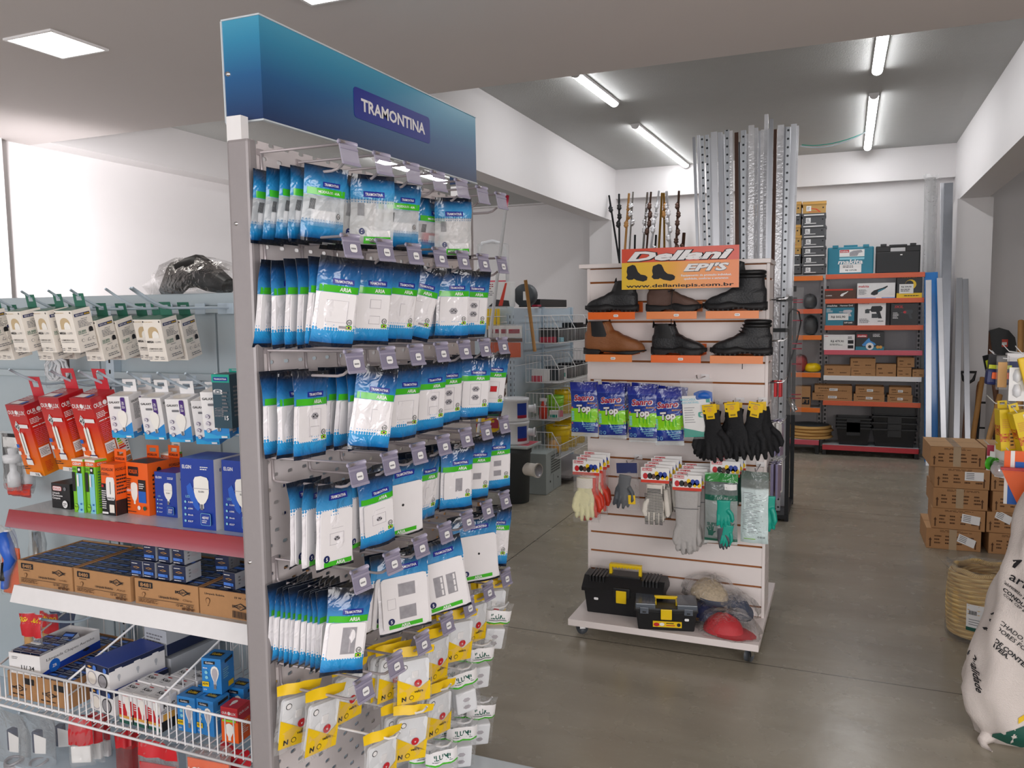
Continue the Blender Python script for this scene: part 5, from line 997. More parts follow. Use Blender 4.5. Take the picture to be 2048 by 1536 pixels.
# ---- boots on orange shelves
def smoothcurve(keys, t):
    for (a, va), (b, vb) in zip(keys[:-1], keys[1:]):
        if t <= b: k = (t-a)/(b-a) if b > a else 0; k = max(0, min(1, k)); k = k*k*(3-2*k); return va+(vb-va)*k
    return keys[-1][1]
def boot(L, H, col, style, solec='rubber', soleh=.028, heel=False, pad=False):
    """toe towards +x, heel at x=0; returns list of (part name, builder)"""
    W = .05*L/.29
    wid = lambda t: smoothcurve([(0, .012), (.06, W*.58), (.2, W*.68), (.42, W*.66), (.7, W*.98), (.88, W*.78), (.97, W*.42), (1, .008)], t)
    top = lambda t: smoothcurve([(0, .10), (.35, .115), (.52, .108), (.66, .086), (.82, .07), (.93, .056), (1, .03)], t)*(L/.29)
    m = MB(); ns, nr = 22, 18
    def foot(u, v):
        t = u; a = 2*pi*v; w = wid(t); h = top(t); cy, sy = cos(a), sin(a); e = .65
        y = w*math.copysign(abs(cy)**e, cy); z = soleh*.55+(h-soleh*.55)*(.5+.5*math.copysign(abs(sy)**e, sy)); return (L*(.012+.976*t), y, z)
    m.grid(ns, nr, foot, col)
    def shaft(u, v):
        a = 2*pi*u; z = .03+(H-.03)*v; fr_ = smoothcurve([(0, .66), (.35, .55), (1, .425)], v) if 0 else (.66+(.545-.66)*v/.4 if v < .4 else .545+(.425-.545)*(v-.4)/.6); bk_ = .018+.035*v; rx = L*(fr_-bk_)/2; ry = smoothcurve([(0, W*.66), (.5, W*.62), (1, W*.72)], v)
        xc = L*(fr_+bk_)/2; zz = z
        if v > .99 and style in ('chelsea',): zz = z-.012*(1-abs(cos(a)))
        return (xc+rx*cos(a), ry*sin(a), zz)
    m.grid(20, 12, shaft, col)
    top_pts = [shaft(k/20, 1) for k in range(20)]; m.add(top_pts, [tuple(range(20))], col); b0 = [shaft(k/20, 0) for k in range(20)]; m.add(b0, [tuple(range(19, -1, -1))], col)
    m.add([foot(0, k/nr) for k in range(nr)], [tuple(range(nr))], col); m.add([foot(1, k/nr) for k in range(nr)], [tuple(range(nr-1, -1, -1))], col)
    parts = [('upper', remeshed(m, col, .0055, 4))]
    s = MB(); n = 26
    def low(t):
        if heel: return 0 if t < .3 else smoothcurve([(.3, .018), (.34, .014), (.6, .004), (.8, .002), (1, .016)], t)
        return smoothcurve([(0, .004), (.06, 0), (.27, 0), (.34, .010), (.5, .009), (.6, 0), (.85, .001), (1, .016)], t)
    hi = lambda t: (soleh+(.006 if heel and t < .3 else 0))+smoothcurve([(0, .010), (.1, .004), (.4, .0), (.55, .012 if not heel else -.004), (.75, .002), (1, .006)], t)
    prof = []
    for i in range(n+1):
        t = i/n; w = wid(t)+.005; x = L*t
        prof.append([(x, -w, low(t)), (x, -w-.002, (low(t)+hi(t))*.5), (x, -w*.98, hi(t)), (x, w*.98, hi(t)), (x, w+.002, (low(t)+hi(t))*.5), (x, w, low(t))])
    s.grid(n, 6, lambda u, v: prof[round(u*n)][round(v*6) % 6], solec, True)
    s.add(prof[0], [tuple(range(6))], solec); s.add(prof[n], [tuple(range(5, -1, -1))], solec)
    for i in range(1, n):
        if i % 2 and not heel:
            x, w = L*i/n, wid(i/n)+.005
            for sgn in (-1, 1): s.box((x-.004, min(sgn*(w-.004), sgn*(w+.0015)), low(i/n)-.0015), (x+.004, max(sgn*(w-.004), sgn*(w+.0015)), low(i/n)+.008), solec)
    parts.append(('sole', s))
    vtop = lambda x: 0
    def shell(u0, u1, v0, v1, mm, off=.0035):
        q = MB(); q.grid(6, 6, lambda u, v: (lambda p, c: (c[0]+(p[0]-c[0])*1.0+off*cos(2*pi*(u0+(u1-u0)*u)), p[1]+off*1.2*math.copysign(1, sin(2*pi*(u0+(u1-u0)*u)) or 1), p[2]))(shaft(u0+(u1-u0)*u, v0+(v1-v0)*v), (L*.24, 0, 0)), mm); return q
    mouth = MB(); mouth.add([(L*.225+L*.19*cos(2*pi*k/16), W*.62*sin(2*pi*k/16), H+.0012-(.008*(1-abs(cos(2*pi*k/16))) if style == 'chelsea' else 0)) for k in range(16)], [tuple(range(16))], 'black'); parts.append(('dark_mouth', mouth))  # black disc drawn for the shaded hollow that the closed shaft lacks
    if style == 'chelsea':
        for sg_ in (.25, .75):
            parts.append(('elastic_panel', shell(sg_-.085, sg_+.075, .42, .985, 'rubber', .003)))
        for x in (.03, .41): parts.append(('pull_tab', MB().tube([(L*x, 0, H-.02), (L*x+.002, 0, H+.012), (L*x+.008, 0, H-.012)], .0045, col if x > .2 else 'rubber', 6)))
    if style == 'lace':
        for k in range(6):
            z = H-.016-k*.0145; x = L*.435+.002+k*.0075
            lc = MB().tube([(x-.022, -W*.55, z), (x-.004, -W*.35, z+.006), (x+.004, 0, z+.009), (x-.004, W*.35, z+.006), (x-.022, W*.55, z)], .0026, 'rubber', 6); parts.append(('lace', lc))
        tl = MB().tube([(L*.5, -W*.7, H-.04), (L*.50, -W*1.02, .06), (L*.495, -W*1.1, .0), (L*.5, -W*1.1, -.07)], .0018, 'rubber', 5); parts.append(('lace', tl))
    if style in ('lace', 'padded'):
        q = MB(); q.tube([(lambda p: (p[0], p[1], H-.008))(shaft(k/18, 1)) for k in range(18)], .011, 'black', 8, closed=True); q.tube([(lambda p: (p[0], p[1], H-.026))(shaft(k/18, .9)) for k in range(18)], .009, 'black', 8, closed=True); parts.append(('padded_collar', q))
    if style == 'padded': parts.append(('tongue', MB().tube([(L*.4, 0, H-.03), (L*.43, 0, H+.02), (L*.40, 0, H+.045)], [.026, .024, .014], col, 10)))
    seam = MB(); pts = [shaft(.75+.09, v) for v in [.25+.1*i for i in range(8)]]; seam.tube([(p[0]+.01, p[1]-.0028, p[2]) for p in pts], .0011, 'greyplastic' if col != 'bootbrown' else 'wood', 4); parts.append(('seam', seam))
    return parts
def put_boot(label, x0, x1, z, H, col, style, toe, **kw):
    L = x1-x0; t = thing('boot', label, 'boot', (x0 if toe > 0 else x1, 3.945, z), 0 if toe > 0 else pi, 'single boots on the orange shelves')
    for nm, mb in boot(L, H, col, style, **kw): mb.build(nm, t)
Zb1, Zb2 = 1.617, 1.408
put_boot('dark olive-black slip-on ankle boot on the upper orange shelf, sign above its heel', -1.225, -.955, Zb1, .155, 'bootblack', 'chelsea', -1)
put_boot('dark brown ankle boot in the middle of the upper orange shelves', -.914, -.648, Zb1, .14, 'bootdark', 'lace', 1)
put_boot('tall black padded boot with raised tongue on the upper shelf', -.642, -.345, Zb1, .185, 'bootblack', 'padded', -1, soleh=.032)
put_boot('tan brown slip-on boot with black elastic on the lower orange shelf', -1.232, -.916, Zb2, .165, 'bootbrown', 'chelsea', 1, heel=True, soleh=.016)
put_boot('black slip-on ankle boot in the middle of the lower orange shelves', -.888, -.62, Zb2, .15, 'bootblack', 'chelsea', 1)
put_boot('black lace-up ankle boot with a dangling lace on the lower shelf', -.604, -.318, Zb2, .165, 'bootblack', 'lace', -1, soleh=.03)
mat('lip1', '#ee6a1a', .35); mat('lip2', '#ec8a4a', .35)
def orange_shelf(x0, x1, z, m, label, stick=True):
    t = thing('shoe_shelf', label, 'shelf', ((x0+x1)/2, PY, z), 0, 'orange shoe shelves on the slatwall'); w = (x1-x0)/2; ch = []
    MB().box((-w, -.165, -.003), (w, 0, 0), m).box((-w, -.003, 0), (w, 0, .05), m).build('plate', t); MB().box((-w, -.168, -.036), (w, -.165, 0), m, .0008).build('front_lip', t)
    if stick:
        s = MB().prism(rrect(-.012, -.024, .012, -.012, .004), .0006, 'sticker', (w*.2, -.1687, 0)); [s.box((w*.2-.008+i*.004, -.1692, -.020), (w*.2-.0055+i*.004, -.1687, -.016), 'greyink') for i in range(4)]; s.build('price_sticker', t)
for i, (c0, c1, z, m, lb) in enumerate(((240, 640, Zb1, 'lip1', 'bright orange shoe shelf under the olive-black slip-on boot'), (738, 1167, Zb1, 'lip2', 'pale orange shoe shelf under the dark brown boot'), (1243, 1697, Zb1, 'lip2', 'pale orange shoe shelf under the tall padded boot'),
                                    (217, 615, Zb2, 'lip2', 'pale orange shoe shelf under the tan slip-on boot'), (776, 1203, Zb2, 'lip1', 'bright orange shoe shelf under the black slip-on boot'), (1280, 1733, Zb2, 'lip2', 'pale orange shoe shelf under the lace-up boot'))):
    y = 640 if i < 3 else 710; orange_shelf(at(1120+c0/4.2667, y, Y=PY-.165).x, at(1120+c1/4.2667, y, Y=PY-.165).x, z, m, lb, i < 5)

# ---- slat hooks
shk = [None]
def slat_hook(x, z, label, L=.25, rz=0, y=None, up=.02):
    if shk[0] is None:
        m = MB().tube([(0, 0, 0), (0, -.2, .003), (0, -.235, .01), (0, -.25, .026)], .0028, 'chrome', 6); m.box((-.02, -.004, -.012), (.02, .0, .012), 'white'); shk[0] = m.build('slat_hook'); o = shk[0]
    else: o = dup(shk[0])
    place(o, (x, y if y else PY-.002, z), rz); o.scale = (1, L/.25, 1); return tag(o, label, 'display hook', 'wire hooks on the slatwall')
# ---- cleaning glove packs
SAN = [(0, '#dfe6e8', .35), (.075, '#dfe6e8', .4), (.08, '#1c2f86', 1), (.27, '#1a3fa0', 1), (.275, '#8fdc1c', 1), (.52, '#8fdc1c', 1), (.525, '#1d3f9c', 1), (.84, '#1c2f8c', 1), (.85, '#3a50a8', 1), (.865, '#26349a', 1), (1, '#1d2884', 1)]
banded('sanro', SAN, rough=.2, bump=.3); mat('sanred', '#a8203c', .35)
def sanro_mb(seed):
    w, h = .138, .272; mb, sf = bag(w, h, .022, 'sanro', 'sanro', seed=seed, vlo=.12, vhi=.8, crinkle=.002); zz = lambda v: .012-h+v*h
    dec_poly(mb, sf, [(-w*.46, zz(.23)), (w*.46, zz(.31)), (w*.46, zz(.335)), (-w*.46, zz(.26))], 'shelfredorange'); dec_poly(mb, sf, [(-w*.46, zz(.23)), (w*.46, zz(.27)), (w*.46, zz(.31))], 'elginblue')
    dec_poly(mb, sf, [(-w*.46, zz(.51)), (w*.46, zz(.57)), (w*.46, zz(.6)), (-w*.46, zz(.545))], 'shelfredorange')
    dec_poly(mb, sf, circ(0, zz(.71), w*.36, 20, .018), 'elginlight'); dec_text(mb, sf, 'Sanro', .001, zz(.725)-.001, .03, 'white', .07, .15, 3, .0012, w*.76); dec_text(mb, sf, 'Sanro', 0, zz(.725), .028, 'sanred', .035, .15, 3, .0020, w*.72)
    dec_text(mb, sf, 'Top', .0, zz(.53)-.001, .036, 'bronze', .09, .1, 3, .0014, w*.56); dec_text(mb, sf, 'Top', -.001, zz(.53), .034, 'white', .045, .1, 3, .0024, w*.52); dec_text(mb, sf, 'Multiuso', w*.28, zz(.625), .008, 'amber', .02, .1, 3)
    for i, s in enumerate(('Mais Resistente', 'Antiderrapante', 'Anatômica', 'Forrada')): dec_text(mb, sf, s, w*.16+i*.004, zz(.235-.038*i)+.003, .0075, 'oscyan', .02, .1, 6)
    for x in (-.4, -.26): dec_poly(mb, sf, circ(w*x, zz(.13), .007, 10, .009), 'oscyan'); dec_poly(mb, sf, circ(w*x, zz(.13), .0052, 10, .007), 'elginblue', .0009)
    for k in range(6): dec_rect(mb, sf, -w*.46, zz(.3+.03*k), -w*.36, zz(.32+.03*k), 'oscyan', .0008, 2)
    for x in (-.1, .04, .16, .26): dec_poly(mb, sf, circ(w*x, zz(.40), .0022, 8, .02), 'green', .0008)
    o = mb.build('glove_pack'); return o
sa = None; Sg = 'lime cleaning-glove packs on the slatwall'
for i, (px, py, Y, roll, lb) in enumerate(((1168, 769, 3.80, 0, 'front blue pack of lime cleaning gloves, first from the aisle edge'), (1221, 773, 3.80, -2, 'front blue pack of lime cleaning gloves, second from the aisle edge'), (1284, 777, 3.79, -1, 'front blue pack of lime cleaning gloves, third from the aisle edge'), (1334, 782, 3.80, -3, 'front blue pack of lime cleaning gloves, half under the mask bag'),
                                    (1232, 770, 3.84, 3, 'rear blue glove pack peeping out behind the second pack'), (1292, 772, 3.84, 5, 'rear purple-edged glove pack behind the third pack'), (1346, 778, 3.85, 4, 'rear glove pack behind the mask bag'))):
    o = sanro_mb(9) if i == 0 else dup(sa); sa = sa or o; p = at(px, py, Y=Y); place(o, tuple(p), RAD(2), RAD(2), RAD(roll)); tag(o, lb, 'glove pack', Sg)
for i, px in enumerate((1168, 1221, 1284, 1334)): p = at(px, 772+4*i, Y=3.80); slat_hook(p.x, p.z+.001, f'wire slat hook carrying the {ORD[i]} blue glove pack')
mb, sf = bag(.15, .285, .016, 'clearbag', seed=12, vlo=.1, vhi=.85); w, h = .15, .285; zz = lambda v: .012-h+v*h
p = at(1392, 762, Y=3.775); mk = solo('mask_bag', mb, 'clear bag with a white and teal card and a blue face mask', 'packaged mask', tuple(p), RAD(3), None, RAD(2), RAD(-4))
c = MB().box((-w*.46, -.002, zz(.04)), (w*.40, .002, zz(.72)), 'paper'); f = lambda x, z: -.002
dec_poly(c, f, [(-w*.46, zz(.04)), (w*.4, zz(.04)), (w*.4, zz(.14)), (w*.1, zz(.12)), (-w*.2, zz(.16)), (-w*.46, zz(.19))], 'teal'); dec_text(c, f, 'MÁSCARA', -w*.28, zz(.66), .011, 'oscyan', .02); dec_text(c, f, 'DESCARTÁVEL', -w*.22, zz(.61), .009, 'oscyan', .02)
for k in range(7): dec_rect(c, f, -w*.42, zz(.28+.04*k), -w*(.1+.03*(k % 3)), zz(.288+.04*k), 'greyink', .0005, 1)
dec_poly(c, f, rrect(0, zz(.36), w*.3, zz(.45), .008), 'teal'); dec_poly(c, f, rrect(w*.06, zz(.37), w*.36, zz(.44), .012), 'paper', .0009); dec_rect(c, f, w*.26, zz(.6), w*.38, zz(.69), 'teal')
c.build('card', mk); MB().grid(8, 6, lambda u, v: (w*(-.1+.56*u), .004-.02*sin(pi*u)*sin(pi*v), zz(.6+.16*v+.04*sin(pi*u))), 'blue').build('face_mask', mk)
slat_hook(p.x, p.z+.001, 'wire slat hook carrying the clear mask bag')

# ---- gloves
def glove_mb(col, sc=1.0, spread=1.0, thumb=1, cuffw=.042, cuffl=.075, th=.011):
    m = MB(); m.M = MX.Scale(sc, 4)
    def cap(pts, r): m.tube(pts, r, col, 10)
    m.grid(16, 10, lambda u, v: ((lambda a, w: (w*cos(a), th*1.15*sin(a), -(cuffl+.105)*v))(2*pi*u, smoothcurve([(0, cuffw), (.4, cuffw*.95), (.62, .05), (.85, .052), (1, .046)], v))), col)
    for z, w, k in ((0, cuffw, 1), (-(cuffl+.105), .046, -1)): m.add([(w*cos(2*pi*i/16), th*1.15*sin(2*pi*i/16), z) for i in range(16)], [tuple(range(16) if k > 0 else range(15, -1, -1))], col)
    z0 = -(cuffl+.095)
    for x, l, a in ((-.036, .062, -.14), (-.012, .078, -.05), (.013, .074, .05), (.036, .058, .15)):
        a *= spread; cap([(x, 0, z0+.02), (x+.3*l*a, -.004, z0-.3*l), (x+l*a, -.002, z0-.8*l), (x+1.1*l*a, .002, z0-l)], [.0125, .0125, .011, .007])
    tk = .75 if spread < .7 else 1.0
    cap([(.03*thumb, -.002, -(cuffl+.03)), (.058*thumb*tk, -.008, -(cuffl+.06)), (.068*thumb*tk, -.014, -(cuffl+.1)), (.062*thumb*tk, -.013, -(cuffl+.122))], [.017, .0155, .0135, .008])
    return remeshed(m, col, .0045*sc, 2)
gb1, gb2 = glove_mb('gloveblack', .98, 1.0, 1), glove_mb('gloveblack', .98, 1.4, -1)
gm = [gb1.mesh('glove'), gb2.mesh('glove')]
def tcard():
    c = MB().prism([(-.034, .018), (.034, .018), (.034, -.022), (.020, -.026), (.020, -.05), (-.020, -.05), (-.020, -.026), (-.034, -.022)], .001, 'yellow', (0, -.016, 0)); y = -.0162
    f = lambda x, z: y; dec_poly(c, f, circ(0, -.006, .011, 12), 'amber'); dec_poly(c, f, circ(-.026, -.01, .004, 8), 'ink'); dec_text(c, f, 'PU', 0, -.006, .008, 'yellow', .03)
    for k in range(9): dec_rect(c, f, -.012+k*.0028, -.044, -.0105+k*.0028, -.036, 'ink', .0005, 1)
    dec_rect(c, f, -.024, .008, .018, .0105, 'greyink', .0005, 1); return c
tcm = tcard().mesh('card'); gi = 0
for hi_, (px, py, n) in enumerate(((1421, 816, 3), (1466, 812, 3), (1514, 812, 3))):
    for k in range(n):
        Y = 3.775+.052*k; p = at(px+3*k, py-1*k, Y=Y); t = thing('work_glove', f"black work glove with a yellow tag card, {('front', 'middle', 'rear')[k]} of the {ORD[hi_]} bunch", 'glove', tuple(p), RAD((-12, 6, 14)[k]), 'black work gloves', 0, RAD((-9, 4, 10)[k]*(1 if hi_ != 2 else -1)))
        g = bpy.data.objects.new('glove', gm[(k+hi_) % 2]); COL.objects.link(g); g.parent = t; g.location = (0, 0, -.012)
        if k < 2: c = bpy.data.objects.new('card', tcm); COL.objects.link(c); c.parent = t
    p = at(px, py, Y=3.77); slat_hook(p.x, p.z, f'wire slat hook carrying the {ORD[hi_]} bunch of black gloves', .265)
# header-carded gloves
def header(w=.135, h=.062):
    c = MB().box((-w/2, -.001, -h*.62), (w/2, .001, h*.38), 'paper'); f = lambda x, z: -.001
    dec_rect(c, f, -w/2, -h*.62-.012, w/2, -h*.62+.002, 'redrubber'); dec_rect(c, f, -w*.46, h*.1, -w*.1, h*.32, 'red'); dec_text(c, f, 'DELLANI', -w*.28, h*.21, .0085, 'white', .03)
    for x, z, r, m in ((-.34, -.3, .012, 'red'), (-.18, -.28, .012, 'black'), (-.05, -.32, .011, 'bootdark'), (.06, -.1, .010, 'yellow'), (.1, -.36, .011, 'black'), (.2, -.16, .012, 'elginblue'), (.27, -.36, .009, 'yellow'), (.34, -.16, .012, 'elginblue'), (.42, -.38, .009, 'yellow')): dec_poly(c, f, circ(x*w, z*h, r, 10, r*1.25), m, .0008)
    return c
hm = header().mesh('header_card')
def hgloves(nm, px, py, n, label, make, behind, bag_h=.2, w=.135, dy=.032, dz=.009, roll=0):
    first = None
    for k in range(n):
        Y = 3.79+dy*k; p = at(px, py, Y=3.79); loc = (p.x+.009*k, Y, p.z+dz*k)
        lab = label if k == 0 else behind % ORD[k-1] if '%s' in behind else behind
        if first is None:
            t = thing('glove_pack', lab, 'glove pack', loc, RAD(3), nm, 0, RAD(roll)); c = bpy.data.objects.new('header_card', hm); COL.objects.link(c); c.parent = t; first = reg(t, c, *make(t))
        else: t = dup(first, lab, loc, ry=RAD(roll+(-2, 2)[k % 2]))
    p = at(px, py, Y=3.78); slat_hook(p.x, p.z+.004, f'wire slat hook for {nm}', .26)
def mk_cream(t):
    g = glove_mb('cream', .98, .6, -1, .04, .05); o = g.build('glove', t); place(o, (-.004, -.014, -.062)); g2 = glove_mb('redrubber', .98, .8, 1, .045, .05).build('glove', t); place(g2, (.006, .006, -.064)); cf = MB().grid(12, 3, lambda u, v: (-.004+.041*cos(2*pi*u), -.014+.0145*sin(2*pi*u), -.062-.05*v), 'cottonwhite').build('cuff', t)
    b, _ = bag(.13, .25, .05, 'clearbag', seed=3); b.v = [q+V((0, 0, -.05)) for q in b.v]; return [o, g2, cf, b.build('bag', t)]
hgloves('cream and red gloves', 1172, 930, 4, 'front pack of a cream glove with red back under a red-edged header card', mk_cream, 'cream and red glove pack, %s behind its front twin')
def mk_dot(t):
    g = glove_mb('cottonwhite', .92, .5, -1, .043, .045, .012)
    o = g.build('glove', t); place(o, (0, -.012, -.055)); d = MB()
    for i in range(20):
        z = -.075-i*.0058; hw = .03 if i < 4 else .042
        for j in range(13):
            x = -hw+2*hw*j/12; d.box((x-.0024, -.0285, z-.0014), (x+.0024, -.0262, z+.0014), 'black')
    for fx in (-.035, -.011, .013, .034):
        for i in range(9): d.box((fx-.008, -.0265, -.194-i*.0066), (fx+.008, -.0242, -.191-i*.0066), 'black')
    return [o, d.build('grip_dots', t), MB().tube([(.05, .002, -.08), (.056, .002, -.15), (.062, .002, -.2), (.06, .002, -.21)], [.012, .014, .013, .008], 'cottonwhite', 10).build('thumb', t)]
hgloves('dotted gloves', 1310, 945, 5, 'front white knit glove with rows of black grip dots under a header card', mk_dot, 'dotted knit glove pack, %s behind its front twin')
def mk_leather(t):
    g = glove_mb('leathergrey', 1.0, .5, -1, .056, .135, .013); o = g.build('glove', t); place(o, (0, -.012, -.05)); g2 = glove_mb('leathergrey', 1.0, .4, 1, .056, .14, .012).build('glove', t); place(g2, (.008, .016, -.05))
    return [o, g2, MB().tube([(-.058, -.028, -.13), (0, -.03, -.132), (.058, -.028, -.13)], .0012, 'greyplastic', 4).build('seam', t)]
hgloves('grey leather gloves', 1374, 960, 5, 'front long grey leather glove pair under a red-edged header card', mk_leather, 'grey leather glove pair, %s behind its front twin')
mb, sf = bag(.108, .235, .03, 'clearbag', seed=14); p = at(1254, 930, Y=3.80); o = solo('glove_pack', mb, 'clear pack of dark grey and yellow gloves under a navy header card', 'glove pack', tuple(p), RAD(4), None, 0, RAD(-3))
MB().box((-.05, -.012, -.038), (.05, -.010, .012), 'navy').build('header_card', o); g = glove_mb('greyplastic', .8, .8, 1, .04, .04).build('glove', o); place(g, (-.01, 0, -.05), 0, 0, .2)
MB().box((.0, -.018, -.19), (.035, -.012, -.145), 'yellow', .003).build('patch', o); slat_hook(p.x, p.z, 'wire slat hook carrying the grey and yellow glove pack')
def greenbag(label, px, py, back, seed, rz):
    w, h = .15, .335; GR = [(0, '#dfe6e4', .4), (.04, '#dfe6e4', .4), (.045, '#1c5a48', 1), (.08, '#1c5a48', 1), (.085, '#8d9a98', .6), (.62, '#b9c2c0', .55), (.625, '#17604c', 1), (.7, '#17604c', 1), (.705, '#7f8a88', .7), (.88, '#6a7673', .7), (.885, '#2f8a3c', 1), (1, '#2f8a3c', 1)]
    if 'greenfilm' not in MATS: banded('greenfilm', GR, rough=.2); banded('greenback', [(0, '#c9dcdc', .9), (.05, '#cfe2e2', 1), (.75, '#d4e4e4', 1), (.78, '#8d9794', .7), (1, '#5f6a66', .8)], rough=.2)
    mb, sf = bag(w if not back else .125, h, .03, 'greenback' if back else 'greenfilm', 'greenfilm', seed=seed, vlo=.1, vhi=.8, crinkle=.003); zz = lambda v: .012-h+v*h
    if back:
        for k in range(26): dec_rect(mb, sf, -w*.34, zz(.7-.022*k), -w*.34+w*(.3+.34*((k*37 % 10)/10)), zz(.706-.022*k), 'greyink', .0008, 3)
        dec_text(mb, sf, 'C-2111', w*.22, zz(.1), .008, 'ink', .02); dec_rect(mb, sf, -w*.3, zz(.06), w*.05, zz(.07), 'lime')
    else:
        dec_text(mb, sf, 'LUVAS', w*.05, zz(.66), .012, 'cratepale', .02); dec_text(mb, sf, 'SUPER SAFETY', 0, zz(.29), .014, 'darkgreen', .03); dec_rect(mb, sf, w*.1, zz(.78), w*.46, zz(.86), 'paper')
        hand = [(-.3, 0), (.1, 0), (.22, .3), (.42, .42), (.36, .5), (.16, .42), (.2, .9), (.1, .92), (.05, .55), (.02, 1), (-.08, 1), (-.07, .55), (-.2, .95), (-.28, .92), (-.2, .5), (-.4, .78), (-.46, .72), (-.32, .38)]
        dec_poly(mb, sf, [(-w*.28+x*.05, zz(.12)+z*.05) for x, z in hand], 'darkgreen')
    o = mb.build('glove_pack'); p = at(px, py, Y=3.785); place(o, tuple(p), RAD(rz), RAD(1), 0); tag(o, label, 'glove pack', 'green-labelled glove packs')
    if not back:
        g = glove_mb('teal', .62, .7, 1, .05, .04).build('glove', o); place(g, (.012, -.017, -.11)); g2 = glove_mb('teal', .5, .6, 1, .05, .04).build('glove', o); place(g2, (.035, -.017, -.225), 0, 0, .15); g3 = glove_mb('greyplastic', .5, .6, 1, .05, .04).build('glove', o); place(g3, (-.0, -.014, -.24), 0, 0, -.2)
    else: g = glove_mb('teal', .8, .6, 1, .05, .04).build('glove', o); place(g, (.05, .016, -.1))
    slat_hook(p.x, p.z, f"wire slat hook carrying the {'pale-backed' if back else 'green-labelled'} pack")
greenbag('green-labelled glove pack with teal gloves showing through, at the stand front', 1443, 952, 0, 15, 4); greenbag('glove pack turned round to its pale printed back, at the stand edge', 1510, 948, 1, 16, -4)
for k in range(3): p = at(1448, 940, Y=3.8); o = thing('glove_pack', f'header-carded glove pack, {ORD[k]} behind the green-labelled pack', 'glove pack', (p.x+.01*k, 3.835+.03*k, p.z+.012+.01*k), RAD(3), 'spare packs behind the green labels'); c = bpy.data.objects.new('header_card', hm); COL.objects.link(c); c.parent = o; MB().box((-.05, -.004, -.2), (.05, .004, -.04), 'darkgreen', .002).build('bag', o)

# ---- tool boxes and caps on the base
def toolbox_big(label, loc, rz):
    t = thing('tool_box', label, 'tool box', loc, rz); w, d, h = .385, .19, .118
    MB().box((-w/2, -d/2, 0), (w/2, d/2, h), 'blackplastic', .006, .012).build('body', t)
    l = MB(); pr = [(-d/2-.008, h-.002), (-d/2-.01, h+.014), (-d/2+.05, h+.062), (d/2-.05, h+.066), (d/2+.008, h+.014), (d/2+.006, h-.002)]
    l.prism(pr, w+.022, 'blackplastic', (w/2+.011, 0, 0), (0, 1, 0), (0, 0, 1))
    for s in (-1, 1):
        for k in range(5): x = s*(w*.26+k*.017); l.box((x-.005, -d/2+.02, h+.03), (x+.005, d/2-.03, h+.0675), 'blackplastic', .002)
    l.box((-.08, -.045, h+.058), (.08, .05, h+.071), 'blackplastic', .003); l.box((-.042, -d/2-.014, h-.02), (.042, -d/2+.0, h+.03), 'blackplastic', .004); l.build('lid', t)
    hh = MB(); hz = h+.066
    for x in (-.075, .075): hh.box((x-.007, -.018, hz), (x+.007, .008, hz+.042), 'yellowplastic', .002)
    hh.box((-.082, -.02, hz+.04), (.082, .010, hz+.056), 'yellowplastic', .004)
    for k in range(8): hh.box((-.06+k*.016, -.016, hz+.035), (-.051+k*.016, .006, hz+.041), 'yellowplastic', .001)
    hh.build('handle', t)
    MB().box((-.026, -d/2-.02, h-.045), (.026, -d/2-.012, h+.018), 'yellowplastic', .004).box((-.022, -d/2-.022, h-.043), (.022, -d/2-.018, h-.036), 'yellowplastic', .001).build('latch', t)
    MB().prism(rrect(-w*.37, h*.6, -w*.37+.022, h*.6+.012, .004), .0006, 'sticker', (0, -d/2-.001+.0035, 0)).build('price_sticker', t); return t
p = at(1120+560/4.2667, 1000+960/4.2667, Z=.11); toolbox_big('large black tool box with yellow handle and latch on the stand base', (-1.005, 3.905, .11), RAD(2))
t = thing('tool_box', 'smaller black tool box with grey see-through lid trays, in front of the large one', 'tool box', (-.775, 3.775, .11), RAD(13)); w, d, h = .285, .15, .098
MB().box((-w/2, -d/2, 0), (w/2, d/2, h), 'blackplastic', .006, .012).build('body', t)
MB().box((-w/2-.005, -d/2-.005, h-.004), (w/2+.005, d/2+.005, h+.014), 'blackplastic', .005).build('lid', t)
for s in (-1, 1):
    x0, x1 = sorted((s*.05, s*(w/2+.002))); tr = MB().box((x0, -d/2-.006, h+.012), (x1, d/2-.01, h+.036), 'smoke', .005); xm = s*(w/2-.04); tr.box((xm-.02, -d/2-.012, h-.012), (xm+.02, -d/2-.004, h+.018), 'smoke', .002).box((xm-.008, -d/2-.0125, h-.006), (xm+.008, -d/2-.011, h+.0), 'black'); tr.build('lid_tray', t)
hd = MB()
for lo, hi in (((-.055, -.035, h+.014), (-.045, .03, h+.032)), ((.045, -.035, h+.014), (.055, .03, h+.032)), ((-.055, .02, h+.026), (.055, .034, h+.04))): hd.box(lo, hi, 'yellowplastic', .002)
hd.build('handle', t); MB().box((-.026, -d/2-.016, h-.035), (.026, -d/2-.008, h+.014), 'yellowplastic', .003).box((-.024, -d/2-.019, h-.034), (.024, -d/2-.014, h-.026), 'yellowplastic', .001).build('latch', t)
lb = MB().box((-.062, -d/2+.0005, .022), (.072, -d/2+.006, .05), 'yellow'); f = lambda x, z: -d/2+.0005
for i in range(len(lb.v)): lb.v[i].y -= .0
dec_poly(lb, f, circ(-.045, .034, .014, 12, .009), 'red'); dec_poly(lb, f, circ(-.02, .036, .012, 10, .008), 'paper'); dec_rect(lb, f, 0, .04, .035, .044, 'ink'); dec_rect(lb, f, 0, .03, .04, .034, 'red'); dec_poly(lb, f, circ(.058, .036, .009, 12), 'ink'); lb.v = [q+V((0, -.004, 0)) for q in lb.v]; lb.build('label', t)
MB().prism(rrect(.085, .055, .105, .067, .004), .0006, 'sticker', (0, -d/2-.001, 0)).build('price_sticker', t)
